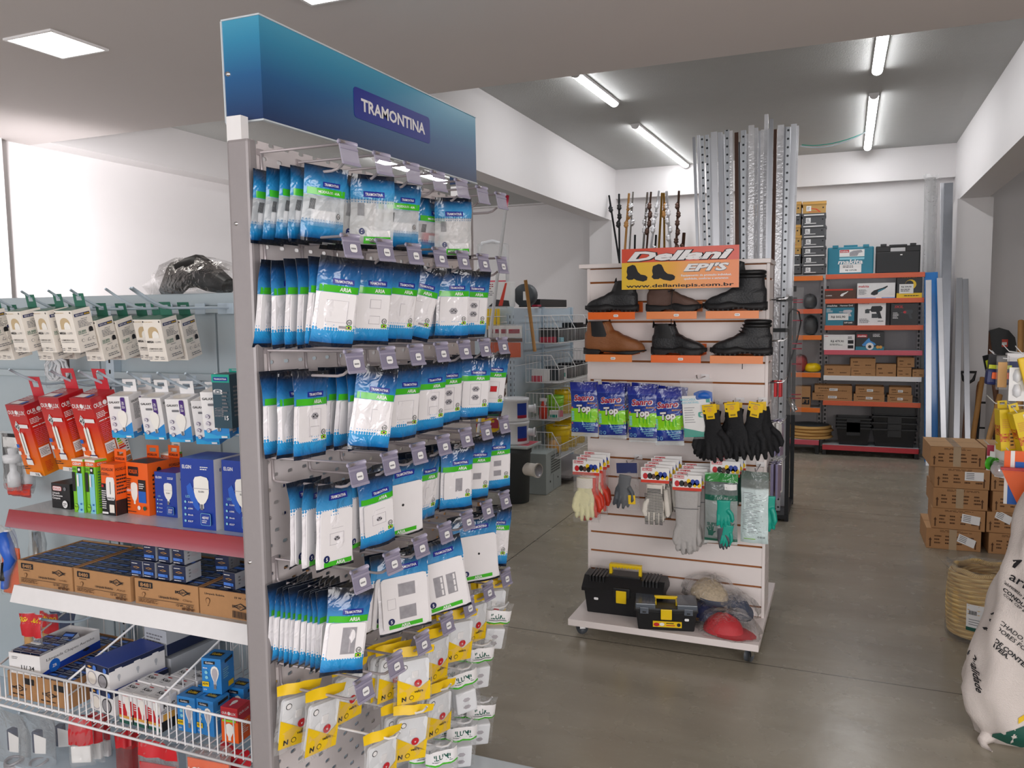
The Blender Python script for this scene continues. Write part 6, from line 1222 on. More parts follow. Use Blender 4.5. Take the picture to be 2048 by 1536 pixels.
def cap_(label, loc, rz, m, brim, sc, wrap='hatwrap', tilt=0, seed=0):
    c = MB(); r_ = random.Random(seed)
    c.grid(20, 8, lambda u, v: ((lambda a, b: (.10*sc*cos(a)*sin(b)*(1+.05*sin(3*a+seed)), .085*sc*sin(a)*sin(b), .085*sc*cos(b)*(1+.06*sin(5*a))))(2*pi*u, pi*.5*v+.0)), m)
    t = thing('work_hat', label, 'hat', loc, rz, 'bagged caps on the stand base', 0, tilt); c.build('crown', t)
    b = MB(); b.grid(10, 3, lambda u, v: ((.09+.075*v*sin(pi*u)**.6)*sc*cos(pi*(u-.5)), (.085+.01*v)*sc*sin(pi*(u-.5)), .006-.012*v*sin(pi*u)+.004), brim); b.grid(10, 3, lambda u, v: ((.09+.075*v*sin(pi*u)**.6)*sc*cos(pi*(u-.5)), -(.085+.01*v)*sc*sin(pi*(u-.5)), .002-.012*v*sin(pi*u)), brim); b.build('brim', t)
    w = MB(); w.grid(22, 10, lambda u, v: ((lambda a, q, k: (.02*sc+.165*sc*cos(a)*sin(q)*k, .125*sc*sin(a)*sin(q)*k, .005+max(-.004, .105*sc*cos(q)*k)))(2*pi*u, pi*.62*v+.02, 1+.10*sin(7*2*pi*u+seed)*sin(5*v+seed)+.05*sin(13*2*pi*u))), wrap); w.build('plastic_bag', t)
cap_('cream patterned work cap in a clear bag, topmost at the stand base', (-.60, 3.945, .225), RAD(-20), 'stripecloth', 'bluecloth', .95, tilt=.15, seed=1)
cap_('navy work cap in a clear bag, half buried between the other caps', (-.60, 3.915, .13), RAD(160), 'navy', 'amber', .9, seed=2); cap_('dark blue work cap in a clear bag, against the panel', (-.47, 3.945, .17), RAD(-60), 'bluecloth', 'bluecloth', .8, seed=5)
cap_('bright red work cap in a clear bag, foremost on the stand base', (-.505, 3.795, .116), RAD(-15), 'redcloth', 'redcloth', .95, seed=3)

# ---- goods on the side of the stand that looks down the walkway
mat('lilacpack', '#8c86a8', .25, coat=.5)
def side_pack(y, z, w, h, m, label, n=2, t=.012):
    mb = MB().box((-w/2, -t/2, -h), (w/2, t/2, .012), m, .003); 
    for k in range(n):
        o = mb.build('hanging_pack') if k == 0 else dup(o0); o0 = o if k == 0 else o0
        place(o, (PX1+.05-.022*k, y, z-.004), RAD(80)); tag(o, f"{'outer' if k == 0 else 'inner'} {label} on the walkway side of the stand", 'hanging pack', 'packs on the side of the slatwall stand')
SH = [(y, z) for z in (1.668, 1.468, 1.268, 1.067, .867) for y in (4.085, 4.15, 4.215)]
for i, (y, z) in enumerate(SH):
    o = slat_hook(PX1+.002, z, f"white wire hook on the walkway side, {ORD[i % 3]} from the front in row {ORD[i//3]}", .08, RAD(90), y); o.scale = (.5, .3, 1)
side_pack(4.15, 1.268, .035, .07, 'red', 'red pack'); side_pack(4.085, 1.067, .07, .11, 'paper', 'white card pack'); side_pack(4.215, 1.067, .07, .17, 'lilacpack', 'tall lilac pack'); side_pack(4.085, .867, .06, .16, 'lilacpack', 'short lilac pack'); side_pack(4.15, .867, .06, .14, 'lilacpack', 'middle lilac pack'); side_pack(4.215, .867, .06, .16, 'paper', 'pale sheet pack')

# ================================================================ back shelving
YF = 9.58
def sx(px, y=650, Y=YF): return at(px, y, Y=Y).x
def sz(py, px=1745, Y=YF): return at(px, py, Y=Y).z
def back_unit(label, px0, px1, rows, bottom):
    x0, x1 = sx(px0), sx(px1); t = thing('shelf_unit', label, 'shelving', ((x0+x1)/2, YF+.2, 0), 0, 'grey shelf units on the back wall'); off = V(((x0+x1)/2, YF+.2, 0))
    def b(mb, n, par=None): mb.v = [p-off for p in mb.v]; return mb.build(n, par or t)
    top = sz(rows[0][0])
    b(MB().box((x0, YF+.38, .02), (x1, YF+.40, top-.01), 'shelfback'), 'back_panel')
    for x in (x0-.005, x1-.03):
        u = MB().box((x, YF+.34, 0), (x+.035, YF+.38, top-.012), 'steelgrey')
        for k in range(36): u.box((x+.008, YF+.3385, .1+k*.05), (x+.027, YF+.341, .13+k*.05), 'black')
        b(u, 'upright')
    for z, m, py in [(sz(r[0]), r[1], r[0]) for r in rows]:
        o = b(MB().box((x0+.005, YF+.012, z-.012), (x1-.005, YF+.34, z), 'whitemetal'), 'shelf'); b(MB().box((x0-.004, YF, z-.05), (x1+.004, YF+.012, z+.002), m, .003), 'front_strip', o)
    z = sz(bottom[0]); o = b(MB().box((x0, YF+.012, z-.01), (x1, YF+.36, z), 'whitemetal'), 'base_shelf'); b(MB().box((x0, YF, z-.055), (x1, YF+.012, z), bottom[1], .003), 'front_strip', o)
    for x in (x0, x1-.04): b(MB().box((x, YF+.02, 0), (x+.04, YF+.36, z-.012), 'black'), 'foot')
    return t
back_unit('grey shelf unit of power tools and cartons at the back wall', 1650, 1846, [(547, 'shelfredorange'), (597, 'shelfredorange'), (651, 'shelfredorange'), (701, 'shelfpink'), (753, 'white'), (804, 'shelfredorange')], (894, 'shelfred'))
back_unit('grey shelf unit topped with shoe boxes at the back wall, half hidden by metal profiles', 1440, 1643, [(549, 'shelforange'), (617, 'shelfredorange'), (671, 'shelforange'), (748, 'shelforange'), (820, 'shelforange')], (886, 'shelfpink'))
def bk(label, x0, x1, yt, yb, m, faces=None, name='carton', cat='carton', dep=.2, dy=.02, group=None, rz=0, rows=None, bev=.002, top=None, build=True):
    """a box on the back shelves whose front spans photo columns x0..x1 and rows yt..yb"""
    X0, X1 = sx(x0, yb), sx(x1, yb); z0, z1 = sz(yb, (x0+x1)/2), sz(yt, (x0+x1)/2); w, h = X1-X0, z1-z0
    if rows is not None: z0 = rows
    mb = carton(MB(), (w, dep, h), m, faces or {}, bev)
    if top: art(mb, 't', (w, dep, h), [('r', .06, .06, .94, .94, top)])
    return solo(name, mb, label, cat, ((X0+X1)/2, YF+dy+dep/2, z0), RAD(rz), group)
S1, S2, S3, S4, S5, S6, S7 = [sz(y)+.0005 for y in (547, 597, 651, 701, 753, 804, 894)]
def toolcase(label, x0, x1, yt, m, txt, faces, hole):
    X0, X1 = sx(x0, 547), sx(x1, 547); w = X1-X0; h = sz(yt)-S1; d = .1
    t = thing('tool_case', label, 'tool case', ((X0+X1)/2, YF+.12, S1)); b = MB().box((-w/2, -d/2, 0), (w/2, d/2, h*.93), m, .014)
    if hole: b = MB(); b.box((-w/2, -d/2, 0), (w/2, d/2, h*.74), m, .012); b.box((-w/2, -d/2, h*.72), (-w*.17, d/2, h*.93), m, .008); b.box((w*.17, -d/2, h*.72), (w/2, d/2, h*.93), m, .008); b.box((-w*.2, -d/2, h*.88), (w*.2, d/2, h*.97), m, .006)
    art(b, 'f', (w, d, h), faces); b.build('body', t)
    for s in (-1, 1): MB().box((s*w*.33-.03, -d/2-.004, h*.9), (s*w*.33+.03, -d/2+.02, h), m, .004).build('latch', t)
    if not hole: MB().box((-.07, -.03, h*.92), (.07, .03, h), m, .004).build('handle', t)
toolcase('teal plastic tool case with white lettering on top of the back shelves', 1654, 1747, 487, 'makitateal', 'makita', [('r', .26, .6, .8, .84, 'paper'), ('r', .27, .74, .47, .83, 'red'), ('t', 'makita', .37, .785, .05, 'white', {'w': .17}), ('s', [(0, 0), (.6, 0), (.7, .5), (1, .6), (.9, 1), (.3, .9), (0, .6)], .48, .62, .28, .2, 'opening'), ('r', .26, .5, .8, .57, 'oscyan'), ('t', 'makita', .5, .43, .15, 'white', {'w': .54, 'shear': .15, 'bold': .03}), ('r', .27, .06, .74, .34, 'paper'), ('l', .34, .22, .66, .31, 2, 'ink'), ('t', 'R$ 1.571,90', .52, .14, .05, 'ink', {'w': .24})], 0)
toolcase('black plastic tool case with embossed lettering on top of the back shelves', 1751, 1841, 488, 'blackplastic', 'STANLEY', [('t', 'STANLEY', .5, .5, .15, 'darkmetal', {'w': .7, 'bold': .03}), ('r', .12, .33, .88, .345, 'darkmetal'), ('r', .55, .6, .6, .64, 'paper')], 1)
drill = [(0, .55), (.1, .62), (.3, .6), (.36, .8), (.85, .82), (.95, .7), (.9, .5), (.8, .45), (.92, .0), (.72, 0), (.6, .42), (.35, .42), (.3, .52), (.1, .5)]
grind = [(0, .1), (.2, 0), (.4, .1), (.45, .3), (.75, .55), (1, .85), (.97, .95), (.7, .75), (.4, .6), (.2, .5), (.05, .3)]
bk('dark brown tool box at the far end of the second back shelf', 1649, 1712, 577, 597, 'bronze', {'f': [('r', 0, 0, 1, 1, 'bootdark'), ('r', .0, .85, .9, 1, 'redrubber'), ('s', grind, .5, .25, .25, .55, 'paper'), ('t', 'HAMMER', .14, .35, .1, 'white', {'w': .2})]}, 'tool_carton', 'tool box', rows=S2)
bk('long white angle-grinder box on the second back shelf', 1714, 1790, 566, 597, 'white', {'f': [('t', 'makita', .17, .8, .16, 'red', {'w': .28, 'shear': .15}), ('s', grind, .36, .2, .45, .65, 'darkmetal'), ('s', [(.4, .3), (.75, .55), (.9, .7), (.7, .65), (.45, .5)], .36, .2, .45, .65, 'makitateal'), ('r', .65, 0, 1, .07, 'golden'), ('r', 0, 0, .5, .05, 'golden'), ('l', .04, .25, .3, .6, 5, 'greyink'), ('r', .85, .25, .95, .32, 'paper')]}, 'tool_carton', 'tool box', rows=S2)
bk('black and yellow power-tool box with a price card on the second back shelf', 1793, 1844, 552, 597, 'foxblack', {'f': [('r', 0, 0, 1, .22, 'yellow'), ('t', 'HAMMER', .5, .94, .08, 'amber', {'w': .55}), ('s', circ(.55, .6, .22, 14), 0, 0, 1, 1, 'yellow'), ('s', circ(.5, .62, .16, 14), 0, 0, 1, 1, 'darkmetal'), ('r', .1, .2, .66, .62, 'paper'), ('t', 'R$ 339,90', .38, .5, .07, 'ink', {'w': .4}), ('l', .16, .28, .6, .42, 2, 'ink'), ('l', .3, .06, .9, .14, 1, 'ink')]}, 'tool_carton', 'tool box', rows=S2)
bk('teal hammer-drill box with a price card on the third back shelf', 1651, 1708, 607, 651, 'makitateal', {'f': [('r', 0, .82, 1, 1, 'foxblack'), ('t', 'makita', .22, .91, .09, 'white', {'w': .36, 'shear': .15}), ('t', 'Hammer Drill', .72, .91, .07, 'white', {'w': .44}), ('s', drill, .45, .42, .5, .36, 'opening'), ('r', .08, .25, .8, .55, 'paper'), ('t', 'R$ 502,90', .44, .4, .1, 'ink', {'w': .5}), ('r', .62, 0, 1, .2, 'foxblack'), ('t', 'HP1640', .8, .13, .07, 'white', {'w': .28}), ('l', .03, .6, .25, .78, 4, 'white')]}, 'tool_carton', 'tool box', rows=S3)
bk('white drill box on the third back shelf', 1715, 1771, 604, 651, 'white', {'f': [('t', 'makita', .22, .95, .07, 'red', {'w': .36, 'shear': .15}), ('s', drill, .26, .3, .66, .65, 'darkmetal'), ('r', .26, .52, .42, .68, 'drab'), ('r', .5, .32, .72, .5, 'drab'), ('l', .06, .1, .45, .3, 4, 'greyink'), ('t', 'HR2470', .82, .18, .05, 'ink', {'w': .2})]}, 'tool_carton', 'tool box', rows=S3)
bk('black power-tool box with red lettering on the third back shelf', 1781, 1835, 607, 651, 'foxblack', {'f': [('t', 'SKIL', .3, .85, .12, 'red', {'w': .34, 'shear': .2}), ('s', drill, .35, .3, .5, .5, 'drab'), ('s', circ(.52, .6, .06, 10), 0, 0, 1, 1, 'red'), ('l', .08, .3, .3, .6, 5, 'white')]}, 'tool_carton', 'tool box', rows=S3)
bk('white tool box with a large price card on the fourth back shelf', 1647, 1709, 670, 701, 'white', {'f': [('t', 'makita', .08, .9, .07, 'red', {'w': .12}), ('r', .08, .12, .74, .86, 'paper'), ('t', 'R$ 479,90', .44, .58, .13, 'ink', {'w': .42}), ('l', .2, .3, .65, .42, 2, 'ink'), ('r', .78, .42, .96, .65, 'ink'), ('r', .78, .12, .96, .32, 'ink'), ('l', .78, .72, .96, .9, 2, 'ink')]}, 'tool_carton', 'tool box', rows=S4)
bk('black and teal circular-saw box on the fourth back shelf', 1711, 1768, 664, 701, 'foxblack', {'f': [('r', 0, 0, 1, .2, 'makitateal'), ('r', .04, .7, .4, .86, 'red'), ('t', 'makita', .22, .78, .1, 'white', {'w': .3, 'shear': .15}), ('s', [(0, .3), (.3, .75), (.5, 1), (.6, .7), (.9, .5), (1, .35), (.8, .2), (.1, .2)], .22, .12, .5, .56, 'galblue'), ('s', circ(.5, .22, .14, 14, .2), 0, 0, 1, 1, 'paper'), ('o', .5, .2, .06, 'darkmetal'), ('o', .78, .18, .06, 'amber'), ('o', .88, .18, .06, 'amber'), ('l', .6, .72, .96, .9, 3, 'white')]}, 'tool_carton', 'tool box', rows=S4)
cf = lambda: {'f': [('l', .1, .5, .4, .75, 1, 'cardprint'), ('l', .6, .2, .9, .4, 1, 'cardprint'), ('l', .15, .2, .4, .35, 1, 'cardprint')]}
def tray(label, x0, x1, yt, yb, z, sticker=False, rz=0, dep=.24, dy=.03):
    X0, X1 = sx(x0, yb), sx(x1, yb); h = sz(yt, (x0+x1)/2)-sz(yb, (x0+x1)/2); w = X1-X0
    mb = openbox(w, dep, h, 'cardboard', .005); mb.box((-w/2+.01, -dep/2+.01, .005), (w/2-.01, dep/2-.01, h*.55), 'cardprint'); art(mb, 'f', (w, dep, h), cf()['f']+([('r', .4, .3, .62, .62, 'sticker'), ('l', .42, .36, .6, .56, 2, 'ink')] if sticker else []))
    return solo('carton', mb, label, 'carton', ((X0+X1)/2, YF+dy+dep/2, z), RAD(rz), 'brown cartons on the back shelves')
tray('torn open brown carton with plastic spilling out, white-stripped back shelf, far end', 1648, 1701, 733, 753, S5)
o = tray('lower brown carton under the torn-topped one on the white-stripped shelf', 1702, 1751, 737, 753, S5); z2 = S5+sz(737)-sz(753); tray('torn-topped brown carton stacked second on the white-stripped shelf', 1700, 1750, 718, 737, z2+.002, rz=2)
bk('plain low brown carton in the middle of the white-stripped back shelf', 1752, 1792, 728, 753, 'cardboard', cf(), rows=S5); bk('lower brown carton of the two stacked at the white-stripped shelf end', 1794, 1823, 734, 753, 'cardboard', cf(), rows=S5); tray('small brown carton on top of its twin at the white-stripped shelf end', 1795, 1829, 714, 733, S5+sz(734)-sz(753)+.002)
bk('tiny brown carton sticking past the end of the white-stripped shelf', 1825, 1848, 738, 753, 'cardboard', cf(), rows=S5)
h6 = sz(789)-sz(804)
for i, (a, b, lbl) in enumerate(((1624, 1704, 'first'), (1707, 1769, 'second'), (1775, 1825, 'third'))):
    tray(f'lower stickered brown tray carton, {lbl} pile on the lowest orange back shelf', a, b, 789, 804, S6, True); tray(f'upper stickered brown tray carton, {lbl} pile on the lowest orange back shelf', a+4, b-1, 774, 789, S6+h6+.002, True, (2, 0, -2)[i])
def crate(label, x0, x1, z, h, tilt=0, dy=.04):
    X0, X1 = sx(x0, 880), sx(x1, 880); w = X1-X0; d = .26; mb = MB(); th = .006; ins = .03
    def ring(f): zz = h*f; k = ins*(1-f); return [(-w/2+k, -d/2+k, zz), (w/2-k, -d/2+k, zz), (w/2-k, d/2-k, zz), (-w/2+k, d/2-k, zz)]
    a, b = ring(0), ring(1); mb.add(a+b, [(3, 2, 1, 0), (0, 1, 5, 4), (1, 2, 6, 5), (2, 3, 7, 6), (3, 0, 4, 7)], 'blackplastic')
    i2 = [(x*.95, y*.93, zz+.008) for x, y, zz in a]+[(x*.95, y*.93, zz) for x, y, zz in b]; mb.add(i2, [(0, 1, 2, 3), (4, 5, 1, 0), (5, 6, 2, 1), (6, 7, 3, 2), (7, 4, 0, 3)], 'blackplastic')
    for lo, hi in (((-w/2-.008, -d/2-.008, h-.018), (w/2+.008, -d/2+.004, h)), ((-w/2-.008, d/2-.004, h-.018), (w/2+.008, d/2+.008, h)), ((-w/2-.008, -d/2, h-.018), (-w/2+.006, d/2, h)), ((w/2-.006, -d/2, h-.018), (w/2+.008, d/2, h))): mb.box(lo, hi, 'blackplastic', .002)
    mb.box((-.07, -d/2-.012, h*.55), (.07, -d/2+.01, h*.95), 'blackplastic', .003)
    return solo('plastic_crate', mb, label, 'crate', ((X0+X1)/2, YF+dy+d/2, z), 0, 'black crates on the bottom back shelf', tilt)
for k in range(4): crate(f'black crate nested in the narrow stack on the bottom back shelf, {("lowest", "second up", "third up", "topmost")[k]}', 1672, 1741, S7+.035*k, .2)
for k in range(3): crate(f'wide black crate nested in the right-hand stack on the bottom back shelf, {("lowest", "middle", "uppermost")[k]}', 1745, 1833, S7+.07*k, .2)
X0, X1 = sx(1744, 830), sx(1836, 830); w = X1-X0
mb = MB(); pz0, pz1 = S7+.345, S7+.345+.205
mb.box((-w/2, -.02, 0), (w/2, .03, .205), 'blackplastic', .008)
for lo, hi in (((-w/2, -.03, 0), (w/2, -.018, .016)), ((-w/2, -.03, .19), (w/2, -.018, .205)), ((-w/2, -.03, 0), (-w/2+.02, -.018, .205)), ((w/2-.02, -.03, 0), (w/2, -.018, .205))): mb.box(lo, hi, 'blackplastic', .003)
solo('plastic_crate', mb, 'black crate standing on its edge on top of the wide stack', 'crate', ((X0+X1)/2, YF+.10, S7+.342))
# shoe boxes on the half-hidden unit
zt = sz(549)+.001
def shoebox(label, x0, x1, yt, yb, m, z=None, rz=0):
    X0, X1 = sx(x0, yb), sx(x1, yb); w = X1-X0; h = sz(yt, (x0+x1)/2)-sz(yb, (x0+x1)/2); z0 = sz(yb, 1620) if z is None else z
    t = thing('shoe_box', label, 'shoe box', ((X0+X1)/2, YF+.18, z0), RAD(rz), 'stacked shoe boxes'); lid = 'shoeboxtan' if m == 'shoeboxtan' else 'shoeboxgrey'
    f = [('r', .1, .12, .6, .2, 'paper')] if m == 'shoeboxgrey' else [('p', [(.25, .15), (.8, .1), (.6, .5), (.3, .6)], 'redrubber'), ('p', [(.3, .2), (.7, .16), (.55, .42), (.35, .5)], 'shoeboxtan')]
    carton(MB(), (w*.96, .29, h*.72), m, {'f': f+[('r', .15, .25, .36, .85, 'sticker'), ('l', .18, .35, .33, .75, 3, 'ink'), ('o', .88, .62, .035, 'black')]}, .001).build('body', t)
    l = carton(MB(), (w, .3, h*.28), lid, {'f': [('r', .08, .3, .92, .65, 'paper')] if m == 'shoeboxgrey' else [('r', 0, .35, 1, .6, 'amber')]}, .001).build('lid', t); l.location = (0, 0, h*.715)
ys = [547, 527, 508, 491, 470, 449, 426, 402]
for i in range(7): shoebox(f'{"tan" if i == 6 else "dark grey"} shoe box, {ORD[i]} from the shelf in the outer stack', 1603, 1651, ys[i+1], ys[i], 'shoeboxtan' if i == 6 else 'shoeboxgrey', rz=(0, 2, -1, 1, -2, 1, 3)[i])
for i in range(7): shoebox(f'{"tan" if i in (2, 3, 4, 6) else "dark grey"} shoe box, {ORD[i]} from the shelf in the middle stack', 1554, 1602, ys[i+1]-1, ys[i]-1, 'shoeboxtan' if i in (2, 3, 4, 6) else 'shoeboxgrey', rz=(1, -1, 0, 2, -2, 0, 1)[i])
for i in range(6): shoebox(f'tan shoe box, {ORD[i]} from the shelf in the stack behind the profiles', 1505, 1553, ys[i+1]-1, ys[i]-1, 'shoeboxtan', rz=(1, -1, 0, 2, -2, 0)[i])
def lump(label, x0, x1, yt, yb, m, wrap=None, cat='wrapped goods', seed=1):
    X0, X1 = sx(x0, yb), sx(x1, yb); z0, z1 = sz(yb), sz(yt); w, h = (X1-X0)/2, z1-z0
    mb = MB().grid(16, 10, lambda u, v: (w*cos(2*pi*u)*sin(pi*v)**.7*(1+.08*sin(6*pi*u+seed)), .1*sin(2*pi*u)*sin(pi*v)**.7, h*.5*(1-cos(pi*v))*(1+.06*sin(9*u*pi+seed))), m)
    o = solo('wrapped_goods', mb, label, cat, ((X0+X1)/2, YF+.15, z0))
    if wrap: MB().grid(16, 10, lambda u, v: (1.08*w*cos(2*pi*u)*sin(pi*v)**.6*(1+.1*sin(10*pi*u)), .115*sin(2*pi*u)*sin(pi*v)**.6, h*.53*(1-cos(pi*v))*(1+.08*sin(14*u*pi))), wrap).build('plastic_wrap', o)
lump('black tool wrapped in clear plastic on the second shelf of the half-hidden unit', 1604, 1632, 588, 617, 'blackplastic', 'clearwrap', seed=1); lump('black and white wrapped tool on the third shelf of the half-hidden unit', 1606, 1634, 633, 671, 'darkmetal', 'clearwrap', seed=2)
lump('red and dark soft packs on the fourth shelf of the half-hidden unit', 1585, 1612, 715, 748, 'redcloth', 'redfilm', seed=3); lump('yellow and red pack on the fourth shelf of the half-hidden unit', 1606, 1642, 730, 748, 'yellowplastic', None, seed=4)
bk('brown carton on the fifth shelf of the half-hidden unit', 1590, 1620, 778, 820, 'cardboard', {'f': [('r', .45, .15, .95, .5, 'ink'), ('t', 'FT', .7, .32, .2, 'cardboard')]}, rows=sz(820))
for k in range(4):
    X = sx(1617, 880); mb = MB().lathe([(0, 0), (.225, 0), (.245, .012), (.225, .032), (.14, .036), (0, .036)], 'rope', 28); 
    if k == 3: mb.lathe([(.0, .064), (.02, .062), (.21, .04), (.215, .036)], 'drab', 28); mb.box((-.08, -.236, .008), (.08, -.228, .03), 'paper')
    solo('coiled_band', mb, f'flat tan coiled roll on the bottom shelf of the half-hidden unit, {("lowest", "second up", "third up", "topmost with grey cover")[k]}', 'coil', (X+(.01, -.008, .012, -.005)[k], YF+.26, sz(886)+.001+.0365*k), k*.6, 'coiled rolls on the bottom shelf')

# ---- rack of metal profiles
def slotted(name, base, metal=.9):
    m, nt, b = nodes(name); tc = N(nt, 'TexCoord'); sp = N(nt, 'SeparateXYZ'); nt.links.new(tc.outputs['Object'], sp.inputs[0])
    q = N(nt, 'Math', operation='MULTIPLY', i_1=16.0); nt.links.new(sp.outputs[2], q.inputs[0]); f = N(nt, 'Math', operation='FRACT'); nt.links.new(q.outputs[0], f.inputs[0])
    z = N(nt, 'Math', operation='SUBTRACT', i_1=.5); nt.links.new(f.outputs[0], z.inputs[0]); z2 = N(nt, 'Math', operation='MULTIPLY', i_1=1/16); nt.links.new(z.outputs[0], z2.inputs[0])
    cb = N(nt, 'CombineXYZ'); nt.links.new(sp.outputs[0], cb.inputs[0]); nt.links.new(z2.outputs[0], cb.inputs[1])
    ln = N(nt, 'VectorMath', operation='LENGTH'); nt.links.new(cb.outputs[0], ln.inputs[0]); lt = N(nt, 'Math', operation='LESS_THAN', i_1=.0085); nt.links.new(ln.outputs['Value'], lt.inputs[0])
    mx = N(nt, 'MixRGB', i_Color1=lin(base), i_Color2=lin('#3a3d40')); nt.links.new(lt.outputs[0], mx.inputs[0]); nt.links.new(mx.outputs[0], b.inputs['Base Color']); b.inputs['Metallic'].default_value = metal; b.inputs['Roughness'].default_value = .35; MATS[name] = m
slotted('aluslot', '#c4c8cd', .6); mat('alulight', '#d9dbe0', .3, .55, scale=10); mat('alumid', '#b4b7bd', .3, .7, scale=10); mat('profwrap', '#dcdcdf', .16, .3, scale=25, var=.12, bump=.3, coat=.6)
rk = thing('profile_rack', 'dark metal rack holding tall metal profiles behind the slatwall stand', 'rack', (-.8, 6.75, 0))
def rr(mb, n): mb.v = [p-V((-.8, 6.75, 0)) for p in mb.v]; return mb.build(n, rk)
for x in (-1.25, -.40):
    for y in (6.45, 7.05): rr(MB().box((x-.015, y-.02, 0), (x+.015, y+.02, 1.72 if x > -1 else 1.5), 'darkmetal'), 'post')
for y in (6.45, 7.05): rr(MB().box((-1.25, y-.012, 1.45), (-.40, y+.012, 1.48), 'darkmetal'), 'cross_bar')
rr(MB().box((-1.26, 6.42, .02), (-.39, 7.08, .05), 'darkmetal'), 'base'); rr(MB().box((-.5, 6.43, 1.68), (-.38, 6.445, 1.71), 'darkmetal'), 'cross_bar')
PR = [(1388, 275, 5, 'alumid'), (1397, 271, 5, 'alulight'), (1404, 272, 6, 'aluslot'), (1414, 270, 6, 'aluslot'), (1420, 276, 5, 'alulight'), (1428, 264, 11, 'alulight'), (1440, 265, 8, 'alulight'), (1445, 269, 6, 'alulight'), (1454, 260, 9, 'aluslot'), (1457, 271, 4, 'darkmetal'), (1462, 262, 6, 'profwrap'), (1473, 265, 7, 'bronze'), (1477, 285, 7, 'aludark'), (1487, 261, 9, 'aluslot'),
      (1494, 268, 6, 'profwrap'), (1503, 251, 10, 'profwrap'), (1512, 256, 8, 'profwrap'), (1519, 262, 5, 'alulight'), (1525, 260, 5, 'profwrap'), (1533, 229, 7, 'profwrap'), (1543, 238, 7, 'alumid'), (1538, 258, 5, 'alulight'), (1551, 259, 6, 'bronze'), (1562, 250, 11, 'profwrap'), (1570, 254, 6, 'alumid'), (1577, 254, 8, 'aluslot'), (1588, 248, 10, 'alulight'), (1595, 252, 5, 'profwrap')]
for i, (px, py, w, m) in enumerate(PR):
    Y = 6.55+.42*((i*7) % 5)/5; p = at(px, py, Y=Y); pb = at(1490+(px-1490)*.86, 700, Y=Y); k = (p.z-.052)/(p.z-pb.z); q = p+(pb-p)*k; L = (p-q).length; W_ = w/F*(Y*1.03)
    mb = MB(); a, th = W_/2, .012
    if i % 3 == 0: mb.prism([(-a, -th), (a, -th), (a, th), (a-.004, th), (a-.004, -th+.004), (-a+.004, -th+.004), (-a+.004, th), (-a, th)], -L, m, (0, 0, 0), (1, 0, 0), (0, 1, 0))
    elif i % 3 == 1: mb.box((-a, -th, 0), (a, th, L), m, .002)
    else: mb.prism([(-a, -.006), (a, -.006), (a, 0), (.003, 0), (.003, .022), (-.003, .022), (-.003, 0), (-a, 0)], -L, m, (0, 0, 0), (1, 0, 0), (0, 1, 0))
    o = mb.build('metal_profile'); d = (p-q).normalized(); o.rotation_mode = 'QUATERNION'; o.rotation_quaternion = V((0, 0, 1)).rotation_difference(d); o.location = q
    dsc = {'alumid': 'grey aluminium', 'alulight': 'pale aluminium', 'aluslot': 'slotted aluminium', 'darkmetal': 'black', 'aludark': 'dark grey', 'bronze': 'brown', 'profwrap': 'plastic-wrapped'}[m]
    tag(o, f'tall {dsc} profile in the rack, number {i+1} counted from the curtain rods', 'metal profile', 'tall metal profiles in the rack')
# clear sleeve with a shower set hanging at the rack
p = at(1590, 575, Y=6.38); pbm = at(1590, 830, Y=6.38); h = p.z-pbm.z; w = .125; mb, sf = bag(w, h, .04, 'clearwrap', seed=33, vlo=.03, vhi=.95, top=.0)
for k in (.9, .88, .74, .56, .52, .40, .16, .13): dec_rect(mb, sf, -w*.1, -h+h*k, w*.45, -h+h*k+.008, 'sanred', .002, 3)
o = solo('plastic_sleeve', mb, 'long clear plastic sleeve with red bands holding a chrome tube, hanging on the profile rack', 'packaged goods', tuple(p), RAD(4))
MB().tube([(-.04, 0, -h*.32), (-.038, 0, -h*.6), (-.025, 0, -h*.88)], .007, 'aludark', 8).tube([(-.03, 0, -h*.86), (.02, 0, -h*.965)], .02, 'chrome', 12).build('tube', o); MB().tube([(-.045, -.01, -h*.3), (-.04, -.015, -h*.2), (-.01, -.015, -h*.165), (.03, -.015, -h*.19), (.045, -.01, -h*.27), (.02, -.01, -h*.42), (-.03, -.01, -h*.6), (-.04, 0, -h*.75)], .006, 'black', 6).build('hose', o); MB().box((-.01, -.01, -.03), (.01, .01, .01), 'black').build('hanger', o)

# ---- curtain rods leaning at the back wall
def rod(i, top, bot, m, r, orn, om, label):
    Y = 9.75-.06*(i % 4); p = at(*top, Y=Y); b = at(*bot, Y=Y); k = p.z/(p.z-b.z); q = p+(b-p)*k; q.y = Y-.55; q.z = 0; L = (p-q).length
    t = thing('curtain_rod', label, 'curtain rod', q, 0, 'curtain rods leaning at the back wall'); t.rotation_mode = 'QUATERNION'; t.rotation_quaternion = V((0, 0, 1)).rotation_difference((p-q).normalized())
    MB().tube([(0, 0, 0), (0, 0, L)], r, m, 8).build('pole', t)
    if orn:
        o = MB(); rn = random.Random(i); z = L-.08
        for k in range(orn):
            z -= .09+.02*rn.random(); a = rn.random()*6; o.lathe([(0, z-.04), (.012, z-.035), (.03, z-.01), (.022, z+.012), (.03, z+.022), (.012, z+.04), (0, z+.045)], om, 10, (.014*cos(a), .014*sin(a), 0)); o.tube([(.01, 0, z), (.035*cos(a), .035*sin(a), z+.03), (.02*cos(a), .02*sin(a), z+.055)], [.012, .014, .004], om, 6)
        o.build('finials', t)
